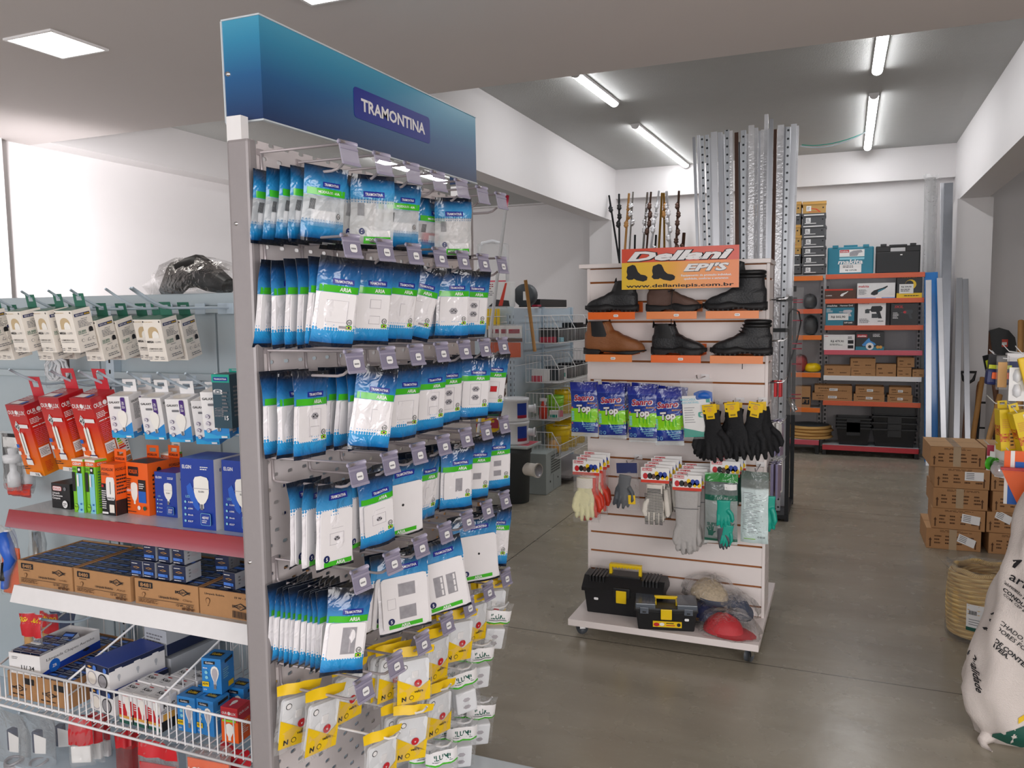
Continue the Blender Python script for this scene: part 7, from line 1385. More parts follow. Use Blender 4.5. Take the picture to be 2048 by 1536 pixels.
RD = [((1218, 391), (1240, 500), 'darkmetal', .012, 1, 'darkmetal', 'thin black curtain rod, outermost beside the pillar'), ((1238, 388), (1244, 500), 'darkmetal', .012, 3, 'black', 'black curtain rod with dark finials, second from the pillar'), ((1258, 387), (1255, 500), 'wood', .014, 3, 'wood', 'wooden curtain rod with turned finials'), ((1266, 384), (1264, 500), 'chrome', .011, 3, 'chrome', 'slim chrome curtain rod in clear wrap beside the wooden one'),
      ((1295, 385), (1291, 500), 'chrome', .015, 4, 'profwrap', 'thick chrome curtain rod with wrapped finials'), ((1302, 384), (1298, 500), 'bronze', .012, 4, 'bronze', 'bronze curtain rod with leaf finials behind the chrome one'), ((1318, 382), (1306, 500), 'alulight', .013, 4, 'profwrap', 'pale curtain rod crossing the others at a slant'), ((1324, 386), (1322, 500), 'brass', .013, 0, 'brass', 'brass curtain rod, first of the two'), ((1328, 386), (1333, 500), 'brass', .013, 2, 'wood', 'brass curtain rod with a brown finial, second of the two'),
      ((1333, 383), (1345, 500), 'alulight', .015, 5, 'profwrap', 'white curtain rod with silver leaf finials in wrap'), ((1358, 382), (1356, 500), 'bronze', .014, 6, 'bronze', 'dark brown curtain rod thick with carved finials'), ((1270, 470), (1271, 500), 'darkmetal', .012, 0, 'black', 'short black rod showing just over the sign'), ((1368, 466), (1367, 500), 'bronze', .02, 1, 'bronze', 'short brown rod showing just over the sign'), ((1312, 470), (1312, 500), 'darkmetal', .012, 1, 'chrome', 'short dark rod amid the crossing ones')]
for i, a in enumerate(RD): rod(i, *a)

# ---- leaning profiles, wrapped roll and tools at the end of the walkway
def lean(label, top, bot, w, m, Yt, Yb, th=.02, name='metal_profile', cat='metal profile', group='aluminium profiles leaning by the pillar'):
    p, q = at(*top, Y=Yt), at(*bot, Y=Yb); k = p.z/(p.z-q.z); q = p+(q-p)*k; L = (p-q).length; o = MB().box((-w/2, -th/2, 0), (w/2, th/2, L), m, .002).build(name)
    o.rotation_mode = 'QUATERNION'; o.rotation_quaternion = V((0, 0, 1)).rotation_difference((p-q).normalized()); o.location = q; return tag(o, label, cat, group)
lean('profile bundle wrapped in bright blue film beside the back shelves', (1862, 545), (1862, 890), .125, 'bluewrap', 9.62, 9.5, .05)
lean('broad white-silver profile in front of the blue-wrapped bundle', (1857, 560), (1857, 930), .055, 'alulight', 9.45, 9.25)
lean('bright aluminium profile leaning just past the blue-wrapped bundle', (1879, 556), (1887, 870), .05, 'alulight', 9.5, 9.3)
lean('tall dark steel sheet profile reaching up to the back beam', (1897, 366), (1887, 870), .085, 'aludark', 9.62, 9.45); lean('tall pale sheet profile beside the dark steel one', (1886, 366), (1884, 870), .05, 'alulight', 9.75, 9.6, .02)
lean('grey aluminium profile in front of the white pillar, nearer the shelves', (1919, 556), (1913, 870), .055, 'alumid', 9.5, 9.2); lean('grey aluminium profile in front of the white pillar, nearer the shovels', (1931, 558), (1935, 872), .05, 'alumid', 9.5, 9.2)
p = at(1861, 356, Y=10.05); q = V((p.x+.02, 10.05, 0)); mb = MB().tube([q, (p.x+.01, 10.05, 1.5), (p.x, 10.05, p.z)], .058, 'milky', 14); mb.tube([q+V((.03, 0, 0)), (p.x+.03, 10.05, p.z-.02)], .045, 'milky', 12); mb.grid(8, 4, lambda u, v: (p.x-.07+.15*u, 10.02+.01*sin(9*u), p.z-.02+.05*v+.015*sin(7*u)), 'milky')
solo('plastic_roll', mb, 'tall milky plastic-sheathed roll standing behind the black tool case', 'plastic roll')
def stick(label, a, b, r, m, Y, Yb=None, name='garden_tool', cat='garden tool'):
    p = at(*a, Y=Y); q = at(*b, Y=Yb or Y-.25); k = p.z/(p.z-q.z); q = p+(q-p)*k; return solo(name, MB().tube([q, (q*.5+p*.5), p], [r, r*1.05, r], m, 10), label, cat, group='wooden tool handles by the grey wall')
stick('dark brown wooden handle in front of the black shovel blade', (1975, 665), (1988, 770), .02, 'darkwood', 9.85); stick('red-brown wooden handle beside the shovel blade', (1963, 702), (1948, 890), .02, 'bootbrown', 9.8); stick('pale wooden handle leaning away to the shelves', (1965, 755), (1944, 885), .024, 'wood', 9.5); stick('thick wooden handle at the frame edge', (2042, 642), (2041, 720), .028, 'wood', 9.7); stick('wooden handle low behind the cardboard boxes', (2000, 790), (1976, 885), .026, 'wood', 9.4)
p = at(1997, 690, Y=9.95); sv = thing('shovel', 'black shovel blade upright on the grey wall behind the hook rack', 'shovel', (p.x, 9.95, 0)); bp = [(-.155, p.z-.16), (-.165, p.z), (-.15, p.z+.08), (-.09, p.z+.155), (0, p.z+.185), (.09, p.z+.155), (.15, p.z+.08), (.165, p.z), (.155, p.z-.16), (.04, p.z-.22), (-.04, p.z-.22)]
MB().prism(bp, .012, 'black', (0, 0, 0)).build('blade', sv); MB().tube([(0, .0, 0), (0, -.005, p.z-.1)], .018, 'darkwood', 8).build('handle', sv); MB().box((.03, -.004, p.z-.02), (.085, 0, p.z+.06), 'redrubber').box((.03, -.005, p.z+.0), (.075, -.003, p.z+.03), 'paper').build('sticker', sv)
p = at(1936, 750, Y=9.5); dh = solo('garden_tool', MB().tube([(p.x-.06, 9.5, p.z+.03), (p.x+.07, 9.5, p.z+.03), (p.x+.05, 9.5, p.z-.05), (p.x, 9.5, p.z-.09), (p.x-.04, 9.5, p.z-.05)], .016, 'black', 8, closed=True).tube([(p.x, 9.5, p.z-.08), (p.x-.05, 9.3, 0)], .018, 'darkwood', 8), 'black D-shaped grip between the leaning profiles and wooden handles', 'garden tool')
p = at(1960, 805, Y=9.5); solo('hand_tool', MB().tube([(p.x, 9.5, p.z), (p.x-.03, 9.4, 0)], .012, 'black', 6).tube([(p.x-.03, 9.48, p.z-.26), (p.x+.05, 9.48, p.z-.26)], .01, 'black', 6).tube([(p.x-.02, 9.5, p.z), (p.x+.05, 9.5, p.z)], .012, 'black', 6), 'thin black iron tool with a cross piece behind the boxes', 'hand tool')

# ================================================================ clutter of the middle aisle
Xg = -2.74
t = thing('shelving_bay', 'pale blue metal shelving with wire baskets, middle aisle', 'shelving', (Xg, 7.4, 0)); OG = V((Xg, 7.4, 0))
def sg_(mb, n, par=None): mb.v = [p-OG for p in mb.v]; return mb.build(n, par or t)
for y0, y1 in ((6.62, 7.42), (7.43, 8.3)):
    for z0, z1 in ((.1, .62), (.625, 1.14), (1.145, 1.66)): sg_(MB().box((Xg-.015, y0, z0), (Xg, y1-.006, z1), 'palemetal', .001), 'back_panel')
for y in (6.63, 7.42, 8.3):
    u = MB().box((Xg-.03, y-.03, 0), (Xg+.02, y+.01, 1.67), 'palemetal', .002)
    for k in range(30): u.box((Xg+.0195, y-.014, .12+k*.05), (Xg+.0206, y-.006, .145+k*.05), 'black'); u.box((Xg-.008, y-.031, .12+k*.05), (Xg-.002, y-.0295, .145+k*.05), 'black')
    sg_(u, 'upright')
sg_(MB().box((Xg-.55, 6.6, .1), (Xg-.03, 6.615, 1.66), 'palemetal', .001), 'end_panel'); sg_(MB().box((Xg-.02, 7.15, .06), (Xg+.36, 8.3, .085), 'steelgrey'), 'base_shelf')
# end panel seams
for z in (.62, 1.14): sg_(MB().box((Xg-.55, 6.597, z-.004), (Xg-.03, 6.6, z+.002), 'steelgrey'), 'seam')
zt = lambda py: at(1055, py, X=Xg+.03).z
def basket(py0, py1, label):
    z1, z0 = zt(py0), zt(py1); b = thing('wire_basket', label, 'basket', (Xg+.02, 7.6, z0), 0, 'wire baskets on the middle aisle shelving'); xb, xf, xm = 0.01, .33, .26; h = z1-z0; y0, y1 = -.72, .72
    prof = lambda y: [(xb, y, h), (xm, y, h), (xf, y, h*.5), (xf, y, 0), (xb, y, 0)]
    r = MB()
    for k in range(4): y = y0+(y1-y0)*k/3; r.tube(prof(y), .0045, 'wire', 6, closed=True)
    r.build('frame', b)
    for k in range(4):
        y = y0+(y1-y0)*k/3; w = MB()
        for j in range(1, 9): x = xb+(xf-xb)*j/9; w.tube([(x, y, 0), (x, y, h if x < xm else h*(.5+.5*(xf-x)/(xf-xm)))], .0022, 'wire', 4)
        w.tube([(xb, y, h*.5), (xf, y, h*.5)], .003, 'wire', 4); w.build('side_wires', b)
    g = MB()
    for k in range(40): y = y0+(y1-y0)*k/39; g.tube([(xb, y, 0), (xf, y, 0), (xf, y, h*.5)], .002, 'wire', 4)
    for x, z in ((xf, 0), (xf, h*.5), (xb, 0), (xb, h)): g.tube([(x, y0, z), (x, y1, z)], .004, 'wire', 5)
    g.build('floor_wires', b); return z0
tiers = [basket(632, 686, 'top wire basket of black goods in the middle aisle'), basket(710, 764, 'second wire basket down, with pink and black goods'), basket(785, 838, 'third wire basket down, with lime and yellow goods'), basket(862, 912, 'lowest wire basket, with yellow buckets and an orange bag')]
def bx(label, x, y, z, w, d, h, m, name='packaged_goods', cat='packaged goods', rz=0, group=None, faces=None): return solo(name, carton(MB(), (w, d, h), m, faces or {}, .004), label, cat, (x, y, z), RAD(rz), group)
r = random.Random(8); z = tiers[0]+.005
for i in range(6): bx(f'black plastic product in the top wire basket, {ORD[i]} along it', Xg+.20+.03*(i % 2), 7.02+.21*i, z, .17, .13, .12+.05*r.random(), 'blackplastic', rz=r.uniform(-25, 25), group='black goods in the top basket')
bx('red and black packs low in the top wire basket', Xg+.22, 6.96, z, .15, .08, .05, 'sanred', rz=12); bx('pale blue pack in the top wire basket', Xg+.24, 7.14, z, .12, .06, .04, 'oscyan', rz=-8)
z = tiers[1]+.005
bx('pink and white carded product in the second wire basket', Xg+.15, 6.95, z, .16, .06, .11, 'paper', rz=10, faces={'f': [('r', 0, 0, .6, .5, 'shelfpink')]}); bx('grey hand tool pack in the second wire basket', Xg+.22, 7.14, z, .14, .1, .13, 'drab', rz=-12); bx('white and teal card in the second wire basket', Xg+.26, 7.22, z, .09, .03, .13, 'paper', rz=20, faces={'f': [('r', .1, .2, .9, .5, 'teal')]})
for i in range(4): bx(f'black flat tool pack in the second wire basket, {ORD[i]} along it', Xg+.2, 7.45+.2*i, z, .2, .16, .1+.03*(i % 2), 'blackplastic', rz=-10+8*i, group='black goods in the second basket')
z = tiers[2]+.005
def bucket(label, x, y, z, r0, h, m, cat='bucket', grid_=True):
    mb = MB().lathe([(0, 0), (r0*.8, 0), (r0, h), (r0*.94, h), (r0*.76, .01), (0, .012)], m, 20)
    if grid_:
        for k in range(4): mb.lathe([(r0*(.8+.2*(k+.5)/4)+.001, h*(k+.4)/4), (r0*(.8+.2*(k+.5)/4)+.005, h*(k+.5)/4), (r0*(.8+.2*(k+.5)/4)+.003, h*(k+.65)/4)], m, 20)
    return solo('plastic_bucket', mb, label, cat, (x, y, z))
bucket('lime green plastic tub in the third wire basket', Xg+.2, 7.2, z, .085, .19, 'lime')
for i in range(4): bucket(f'yellow plastic basket in the third wire basket, {ORD[i]} along it', Xg+.21, 7.43+.2*i, z, .10, .22 if i < 2 else .15, 'yellowplastic')
sp = thing('spray_bottle', 'red spray bottle with white trigger in the third wire basket', 'spray bottle', (Xg+.17, 6.95, z)); MB().lathe([(0, 0), (.035, 0), (.037, .1), (.015, .14), (.012, .16), (0, .16)], 'redrubber', 16).build('bottle', sp); MB().box((-.03, -.012, .16), (.035, .012, .19), 'white', .004).box((.02, -.006, .12), (.03, .006, .165), 'white', .002).build('trigger', sp)
bx('white and green small pack in the third wire basket', Xg+.25, 7.02, z, .08, .06, .07, 'paper', faces={'f': [('r', .1, .1, .9, .5, 'teal')]}, rz=15); bx('clear and red small pack in the third wire basket', Xg+.26, 7.12, z, .07, .06, .06, 'shelfpink', rz=-15)
z = tiers[3]+.005
for i in range(3): bucket(f'yellow plastic bucket in the lowest wire basket, {ORD[i]} along it', Xg+.2, 7.28+.26*i, z, .12, .24, 'yellowplastic')
bag_, _ = bag(.2, .16, .1, 'clearbag', seed=77, vlo=.2, vhi=.7); o = solo('packaged_goods', bag_, 'clear bag of orange goods in the lowest wire basket', 'packaged goods', (Xg+.24, 7.03, z+.15), RAD(60)); MB().lathe([(0, -.14), (.06, -.13), (.07, -.08), (.03, -.02), (0, -.01)], 'amber', 12).build('goods', o)
# on top of that shelving
p = at(1034, 615, X=Xg-.1)
bx('white and red power-saw carton on top of the pale blue shelving', Xg-.22, 6.82, 1.672, .30, .14, .225, 'paper', 'tool_carton', 'tool box', 4, faces={'f': [('l', .05, .7, .6, .95, 3, 'sanred'), ('l', .05, .45, .5, .66, 3, 'greyink'), ('p', [(.3, .02), (.55, .3), (.95, .25), (.98, .02)], 'foxblack'), ('p', [(.62, .05), (.75, .05), (.9, .95), (.84, .95)], 'redrubber')]})
o = thing('garden_tool', 'round dark grey tool body on top of the pale blue shelving', 'power tool', (Xg-.02, 7.02, 1.672)); MB().lathe([(0, 0), (.095, 0), (.105, .02), (.105, .1), (.08, .12), (0, .12)], 'drab', 24).deform(lambda q: (q[0], q[2]-.06, q[1]+.106)).build('body', o); MB().box((.0, -.064, .06), (.045, -.061, .14), 'paper').build('label', o)
bx('low black tray on top of the pale blue shelving', Xg-.1, 7.72, 1.672, .22, .8, .075, 'blackplastic', 'tray', 'tray'); bx('small red pack lying before the black tray', Xg+.0, 7.25, 1.672, .06, .1, .02, 'sanred')
a, b = at(1051, 560, Y=6.72), at(1068, 690, Y=6.78); solo('broom_handle', MB().tube([a, b+(b-a)*.1], .0155, 'wood', 10), 'pale wooden broom handle slanting in front of the wire baskets', 'broom handle')
a, b = at(1012, 412, Y=6.45), at(984, 640, Y=6.4); q = a+(b-a)*((a.z)/(a.z-b.z)); t = thing('roller_pole', 'white telescopic pole with a red grip standing before the ladder', 'pole', q); MB().tube([(0, 0, 0), a-q], .0145, 'pcvwhite', 10).build('shaft', t); d = (a-q).normalized(); MB().tube([a-q-d*.012, a-q+d*.09], .017, 'sanred', 10).tube([a-q-d*.03, a-q-d*.01], .0175, 'black', 10).build('grip', t)
# ladder
pl = at(984, 482, Y=7.05); ld = thing('step_ladder', 'white folding step ladder in clear wrap behind the blue and white bags', 'ladder', (pl.x, 7.05, 0), RAD(28)); H_ = pl.z; hw = .12
MB().tube([(-hw-.06, 0, 0), (-hw, 0, H_-.1), (-hw+.03, 0, H_-.02), (0, 0, H_), (hw-.03, 0, H_-.02), (hw, 0, H_-.1), (hw+.06, 0, 0)], .016, 'pcvwhite', 10).build('front_frame', ld); MB().tube([(-hw-.02, .06, 0), (-hw+.02, .03, H_-.16), (hw-.02, .03, H_-.16), (hw+.02, .06, 0)], .013, 'pcvwhite', 8).build('rear_frame', ld)
for k in range(7): zz = H_-.50-.24*k; MB().box((-hw-.03, -.06, zz), (hw+.03, .03, zz+.03), 'pcvwhite', .004).build('step', ld)
MB().box((-hw, -.062, H_-.47), (hw, -.058, H_-.30), 'paper').box((-hw, -.064, H_-.47), (hw, -.060, H_-.37), 'shelfpink').build('label', ld); MB().box((-hw-.02, -.02, .1), (hw+.04, .07, H_-.02), 'milky', .03).build('plastic_wrap', ld)
# goods pegged on the end panel of that shelving
def end_hook(px, py, nm): p = at(px, py, Y=6.42); o = dup(pk[0]); place(o, (p.x, 6.597, p.z-.03)); o.scale = (.6, .5, .5); tag(o, f'pale hook on the pale blue end panel, {nm}', 'display hook', 'hooks on the pale blue end panel')
for i in range(4): p = at(975+7*i, 622, Y=6.5); solo('paint_brush', MB().box((p.x-.012, 6.50, p.z-.16), (p.x+.012, 6.515, p.z+.02), 'yellowplastic', .004).box((p.x-.010, 6.502, p.z-.24), (p.x+.010, 6.513, p.z-.16), 'darkmetal', .002), f'yellow-handled brush glimpsed beyond the blue bags, {ORD[i]} of four', 'brush', group='yellow brushes beyond the bags')
p = at(985, 640, Y=6.55); o = thing('brush_holder', 'wire brush holder hanging behind the blue bags', 'holder', (p.x, 6.59, p.z)); MB().box((-.12, -.005, -.05), (.12, .006, .045), 'palemetal').build('panel', o); MB().tube([(-.12, -.10, .03), (.12, -.10, .03), (.12, 0, .03), (-.12, 0, .03)], .004, 'wire', 6, closed=True).build('ring', o)
MBp = MB().tube([(-.12, -.078, -.02), (.12, -.078, -.02)], .0045, 'wire', 6); MBp.tube([(-.12, -.078, -.02), (-.12, 0, -.02)], .0045, 'wire', 6).tube([(.12, -.078, -.02), (.12, 0, -.02)], .0045, 'wire', 6).build('ring', o)
def pon(w, h, zz): return [('goods', MB().box((-w*.36, -.012, zz(.06)), (w*.36, .012, zz(.48)), 'orange', .006)), ('header_card', MB().box((-w*.42, -.013, zz(.62)), (w*.42, -.010, zz(.96)), 'paper').box((-w*.3, -.0145, zz(.74)), (w*.3, -.0125, zz(.86)), 'sanred').box((-w*.44, -.013, zz(.5)), (w*.44, -.011, zz(.6)), 'bronze'))]
for i, (px, lb) in enumerate(((1027, 'outermost'), (1012, 'second'), (1000, 'third'), (990, 'innermost'))): hangbag(f'white-headed pack of orange goods hanging past the blue bags, {lb}', px+1, 652, 6.40+.035*i, .155, .30, seed=80+i, t=.05, film_='clearbag', inner=pon, group='packs of orange goods by the pale blue shelving', rz=24)
for px, py, nm in ((1020, 654, 'carrying the orange packs'), (1006, 756, 'low, with the dark red pack'), (962, 842, 'low, with the yellow and red packs'), (993, 819, 'low, with the green and white packs')): end_hook(px, py, nm)
hangbag('slim dark red pack hanging low behind the bag with the red switch', 1005, 752, 6.46, .09, .4, seed=90, t=.02, film_='bronze', top=1, tm='paper', topv=.5)
hangbag('yellow and red seed-like packs glimpsed low beyond the bags', 962, 838, 6.46, .36, .2, seed=91, t=.02, film_='yellow', top=1, tm='sanred', topv=.55); hangbag('green and white packs glimpsed beyond the bags, above the pots', 992, 815, 6.47, .18, .17, seed=92, t=.02, film_='dkgreen', top=1, tm='paper', topv=.6)
# grease trap bin with stacked white rings
cx_, cy_ = -2.62, 6.36; zb_ = at(1035, 889, Y=6.3).z
t = thing('waste_trap', 'dark grey plastic drum with a square grey lid and a pale pipe stub', 'drum', (cx_, cy_, 0)); MB().lathe([(0, 0), (.125, 0), (.14, zb_-.08), (.15, zb_-.075), (.152, zb_-.02), (0, zb_-.02)], 'drab', 32).build('drum', t)
MB().box((-.19, -.17, zb_-.02), (.19, .17, zb_), 'cratepale', .006).box((-.12, -.1, zb_), (.17, .15, zb_+.001), 'shelfpink').build('lid', t); MB().tube([(.12, -.03, zb_-.21), (.24, -.07, zb_-.21)], .055, 'cottonwhite', 20, cap=False).tube([(.23, -.067, zb_-.21), (.25, -.073, zb_-.21)], .062, 'cottonwhite', 20).tube([(.2505, -.073, zb_-.21), (.252, -.0735, zb_-.21)], .05, 'opening', 20).build('pipe_stub', t)
hh = (at(1035, 797, Y=6.3).z-zb_)/2
for i in range(2):
    o = thing('siphon_box', f'{("lower", "upper")[i]} of two white plastic siphon boxes with blue labels on the drum lid', 'siphon box', (cx_+.01, cy_, zb_+.0015+hh*i), .3*i, 'white siphon boxes on the drum'); r0 = .118
    MB().lathe([(0, 0), (r0, 0), (r0+.004, .012), (r0, .02), (r0, hh-.03), (r0+.006, hh-.026), (r0+.006, hh-.004), (r0-.004, hh-.002), (r0-.008, hh-.02), (0, hh-.022)], 'pcvwhite', 32).build('body', o)
    l = MB(); l.grid(8, 2, lambda u, v: ((r0+.0015)*cos(-1.0+.8*u-.3*i), (r0+.0015)*sin(-1.0+.8*u-.3*i), .03+v*(hh-.07)), 'elginblue'); l.grid(8, 1, lambda u, v: ((r0+.002)*cos(-1.0+.8*u-.3*i), (r0+.002)*sin(-1.0+.8*u-.3*i), .03+v*.025), 'sanred'); l.build('label', o)
    MB().tube([(r0-.01, .02, hh*.5), (r0+.05, .03, hh*.5)], .032, 'pcvwhite', 16).tube([(r0+.045, .029, hh*.5), (r0+.058, .0315, hh*.5)], .042, 'pcvwhite', 16).tube([(r0+.0585, .0315, hh*.5), (r0+.0595, .0318, hh*.5)], .028, 'opening', 14).build('side_port', o)
t = thing('metal_cabinet', 'pale grey metal box with a perforated grille standing on the floor beside the drum', 'metal box', (-2.575, 6.88, 0), RAD(2)); w, d, h = .26, .46, .37
b = MB().box((-w/2, -d/2, 0), (w/2, d/2, h), 'cratepale', .006); b.box((w/2, -.02, .02), (w/2+.001, -.016, h-.02), 'drab'); b.build('body', t); g = MB().box((w/2, -.1, h*.42), (w/2+.002, .19, h*.92), 'cratepale')
for i in range(9):
    for j in range(7): g.box((w/2+.002, -.085+i*.03, h*.46+j*.024), (w/2+.003, -.085+i*.03+.018, h*.46+j*.024+.016), 'black')
g.build('grille', t)
for y in (-.11, .12): MB().lathe([(0, .003), (.009, .003), (.01, 0)], 'black', 10).deform(lambda q: (w/2+q[2], q[0]+y, q[1]+.1)).build('knob', t)
for i in range(2): a = at(1112, 922+20*i, Z=.05); bx(f'grey steel bar lying under the wire baskets, {("farther", "nearer")[i]}', a.x+.1, a.y-.12, .0, .5, .05, .05, 'steelgrey', 'steel_bar', 'steel bar')
# brown cartons glimpsed low beyond the bags
bx('plain brown carton on the floor beyond the display stand', -2.5, 5.0, 0, .3, .3, .34, 'cardboard', 'carton', 'carton')

# ================================================================ the side of the walkway by the frame edge
def parcel(label, px0, px1, pyb, z, h, i, sticker=None, tapef=True, lx=None):
    Y = 6.04; X0, X1 = at(px0, pyb, Y=Y).x, at(px1, pyb, Y=Y).x; w, d = X1-X0, .42
    f = [('l', .25, .84, .85, .95, 2, 'cardprint')]+[('l', .15+.2*k, .22, .28+.2*k, .72, 3, 'cardprint') for k in range(4)]
    for x in (.075, .9): f += [('p', [(x-.012, .1), (x+.012, .1), (x+.012, .42), (x+.03, .42), (x, .55), (x-.03, .42), (x-.012, .42)], 'cardprint')]
    if tapef: f += [('r', .42, 0 if i == 0 else .05, .56, 1, 'tape')]
    if sticker: x, y, a = sticker; c, s = cos(a), sin(a); q = lambda u, v: (x+u*c*.34-v*s*.1, y+u*s*.34*w/h*.9+v*c*.42); f += [('p', [q(0, 0), q(1, 0), q(1, 1), q(0, 1)], 'sticker')]+[('p', [q(.08, k), q(.5, k), q(.5, k+.06), q(.08, k+.06)], 'ink') for k in (.2, .4, .6, .8)]
    mb = carton(MB(), (w, d, h), 'cardboard', {'f': f, 't': [('r', 0, 0, 1, 1, 'cardtop'), ('r', .42, 0, .56, 1, 'tape'), ('r', 0, .495, 1, .505, 'cardprint')]}, .003)  # top painted lighter than the sides, as if lit from above
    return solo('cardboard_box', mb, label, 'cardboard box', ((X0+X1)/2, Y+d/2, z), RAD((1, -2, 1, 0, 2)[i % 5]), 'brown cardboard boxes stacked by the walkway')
hb = .139
for i, (a, b, st_, tp) in enumerate(((1851, 1961, (.56, .45, -.42), 1), (1865, 1973, (.56, .4, -.16), 0), (1865, 1975, None, 1), (1869, 1980, (.55, .42, 0), 0), (1858, 1969, None, 1))):
    parcel(f'brown cardboard box in the walkway stack, {("lowest", "second up", "third up", "fourth up", "topmost, with taped lid")[i]}', a, b, 1080-42*i, hb*i+.001*i, hb-.001, i, st_, tp)
for i, (a, st_) in enumerate(((1976, None), (1976, (.15, .75, -.5)), (1984, None), (1983, (.05, .7, -.2)), (1973, None))):
    parcel(f'brown cardboard box in the stack behind the rope coil, {("lowest", "second up", "third up", "fourth up", "topmost")[i]}', a, a+105, 1080-42*i, hb*i+.001*i, hb-.001, i, st_, i == 4)
# rope coil
rx_, ry_ = .655, 4.48; t = thing('rope_coil', 'coil of yellow rope wrapped in clear plastic on the floor', 'rope coil', (rx_, ry_, 0), 0, None, 0, 0)
def ropemat():
    m, nt, b = nodes('twist'); uv = N(nt, 'UVMap'); w = N(nt, 'TexWave', i_Scale=1.0); mp = N(nt, 'Mapping'); mp.inputs['Rotation'].default_value = (0, 0, .6); mp.inputs['Scale'].default_value = (2, 60, 1); nt.links.new(uv.outputs[0], mp.inputs[0]); nt.links.new(mp.outputs[0], w.inputs['Vector'])
    r = N(nt, 'ValToRGB'); e = r.color_ramp.elements; e[0].color = lin('#dcb068'); e[1].color = lin('#f8dc9c'); nt.links.new(w.outputs[0], r.inputs[0]); nt.links.new(r.outputs[0], b.inputs['Base Color']); bp = N(nt, 'Bump', i_Strength=.5, i_Distance=.01); nt.links.new(w.outputs[0], bp.inputs['Height']); nt.links.new(bp.outputs[0], b.inputs['Normal']); b.inputs['Roughness'].default_value = .75; MATS['twist'] = m
ropemat(); m = MB(); nt_ = 15; pts = []
for k in range(nt_*24+1): a = 2*pi*k/24; zz = .014+.0205*k/24; rr_ = .145+.012*sin(pi*zz/.33); pts.append((rr_*cos(a), rr_*sin(a), zz))
m.tube(pts, .0125, 'twist', 8); pts = []
for k in range(10*24+1): a = 2*pi*k/24; zz = .11+.0205*k/24; pts.append((.118*cos(a), .118*sin(a), zz))
m.tube(pts, .0125, 'twist', 8); m.tube([(.131*cos(2*pi*k/30), .131*sin(2*pi*k/30), .333+.006*sin(5*k)) for k in range(30)], .0135, 'twist', 8, closed=True); m.build('rope', t)
MB().grid(40, 16, lambda u, v: ((lambda a, v2, k: ((.166 if v < .7 else .166-.10*(v-.7)/.3)*k*cos(a), (.166 if v < .7 else .166-.10*(v-.7)/.3)*k*sin(a), .004+min(.352, .5*v)+(.0 if v < .7 else -.06*((v-.7)/.3)**2)))(2*pi*u, v, 1+.018*sin(11*2*pi*u+3*v)+.012*sin(23*u*2*pi))), 'clearbag').build('plastic_wrap', t)
MB().grid(6, 4, lambda u, v: (-.13-.06*u+.02*sin(5*v), -.03-.05*v, .33+.055*u+.01*sin(7*v)), 'clearwrap').grid(6, 4, lambda u, v: (-.20+.14*u, -.12-.05*v, .004+.03*u*v+.008*sin(9*u)), 'clearwrap').build('loose_plastic', t)
l = MB(); L_ = lambda u, z: (.1685*cos(u), .1685*sin(u), z); l.grid(8, 2, lambda u, v: L_(-2.15+.62*u, .07+.13*v), 'sticker'); l.grid(8, 1, lambda u, v: (.169*cos(-2.15+.62*u), .169*sin(-2.15+.62*u), .07+.018*v), 'darkgreen')
for k in range(7): l.grid(2, 1, lambda u, v: (.1692*cos(-2.08+.03*k+.018*u), .1692*sin(-2.08+.03*k+.018*u), .15+.02*v), 'ink')
for k in range(3): l.grid(4, 1, lambda u, v: (.1692*cos(-2.08+.3*u), .1692*sin(-2.08+.3*u), .125-.012*k+.003*v), 'greyink')
l.build('label', t)
# sack
SKZ = [(0, .60, .10), (.03, .69, .20), (.10, .735, .285), (.19, .735, .305), (.37, .755, .275), (.6, .775, .235), (.8, .785, .20), (.95, .79, .17), (1.03, .80, .12), (1.06, .80, .02)]
lerp = lambda keys, t, i: next((a[i]+(b[i]-a[i])*(t-a[0])/(b[0]-a[0]) for a, b in zip(keys[:-1], keys[1:]) if t <= b[0]), keys[-1][i])
def skp(a, z, e=0): c, s = cos(a), sin(a); rx = lerp(SKZ, z, 2)+e; ry = min(rx*.62, .165)+e; w = .008*sin(9*a+14*z)+.006*sin(5*a-23*z); return (lerp(SKZ, z, 1)+(rx+w)*math.copysign(abs(c)**.8, c), 3.42+(ry+w)*math.copysign(abs(s)**.8, s), z)
t = thing('sack', 'white woven sack with black print and a green corner at the frame edge', 'sack', (0, 0, 0)); s = MB(); s.grid(44, 40, lambda u, v: skp(2*pi*u, 1.06*v), 'sacking'); s.tube([(.53, 3.36, .03), (.50, 3.33, .012), (.505, 3.31, .004), (.525, 3.28, .003)], [.03, .018, .012, .003], 'sacking', 8); s.build('body', t)
def sfront(x, z):
    rx = lerp(SKZ, z, 2); k = max(-.999, min(.999, (x-lerp(SKZ, z, 1))/rx)); c = math.copysign(abs(k)**1.25, k); a = -math.acos(c); return skp(a, z, .003)[1]
pr = MB()
def sk_text(sx_, px, py, h, rot, m='ink', bold=.01, shear=0):
    p = at(px, py, Y=3.3); i = len(pr.v); a = RAD(rot); pr.text(sx_, (p.x, 0, p.z), (cos(a), 0, sin(a)), (-sin(a), 0, cos(a)), h, m, bold, shear, 'l')
    for k in range(i, len(pr.v)): q = pr.v[k]; pr.v[k] = V((q.x, sfront(q.x, q.z)-.001, q.z))
def sk_patch(x0, x1, zf0, zf1, m, n=10):
    i = len(pr.v); pr.grid(n, n, lambda u, v: (x0+(x1-x0)*u, 0, zf0(u)+(zf1(u)-zf0(u))*v), m)
    for k in range(i, len(pr.v)): q = pr.v[k]; pr.v[k] = V((q.x, sfront(q.x, q.z)-.001, q.z))
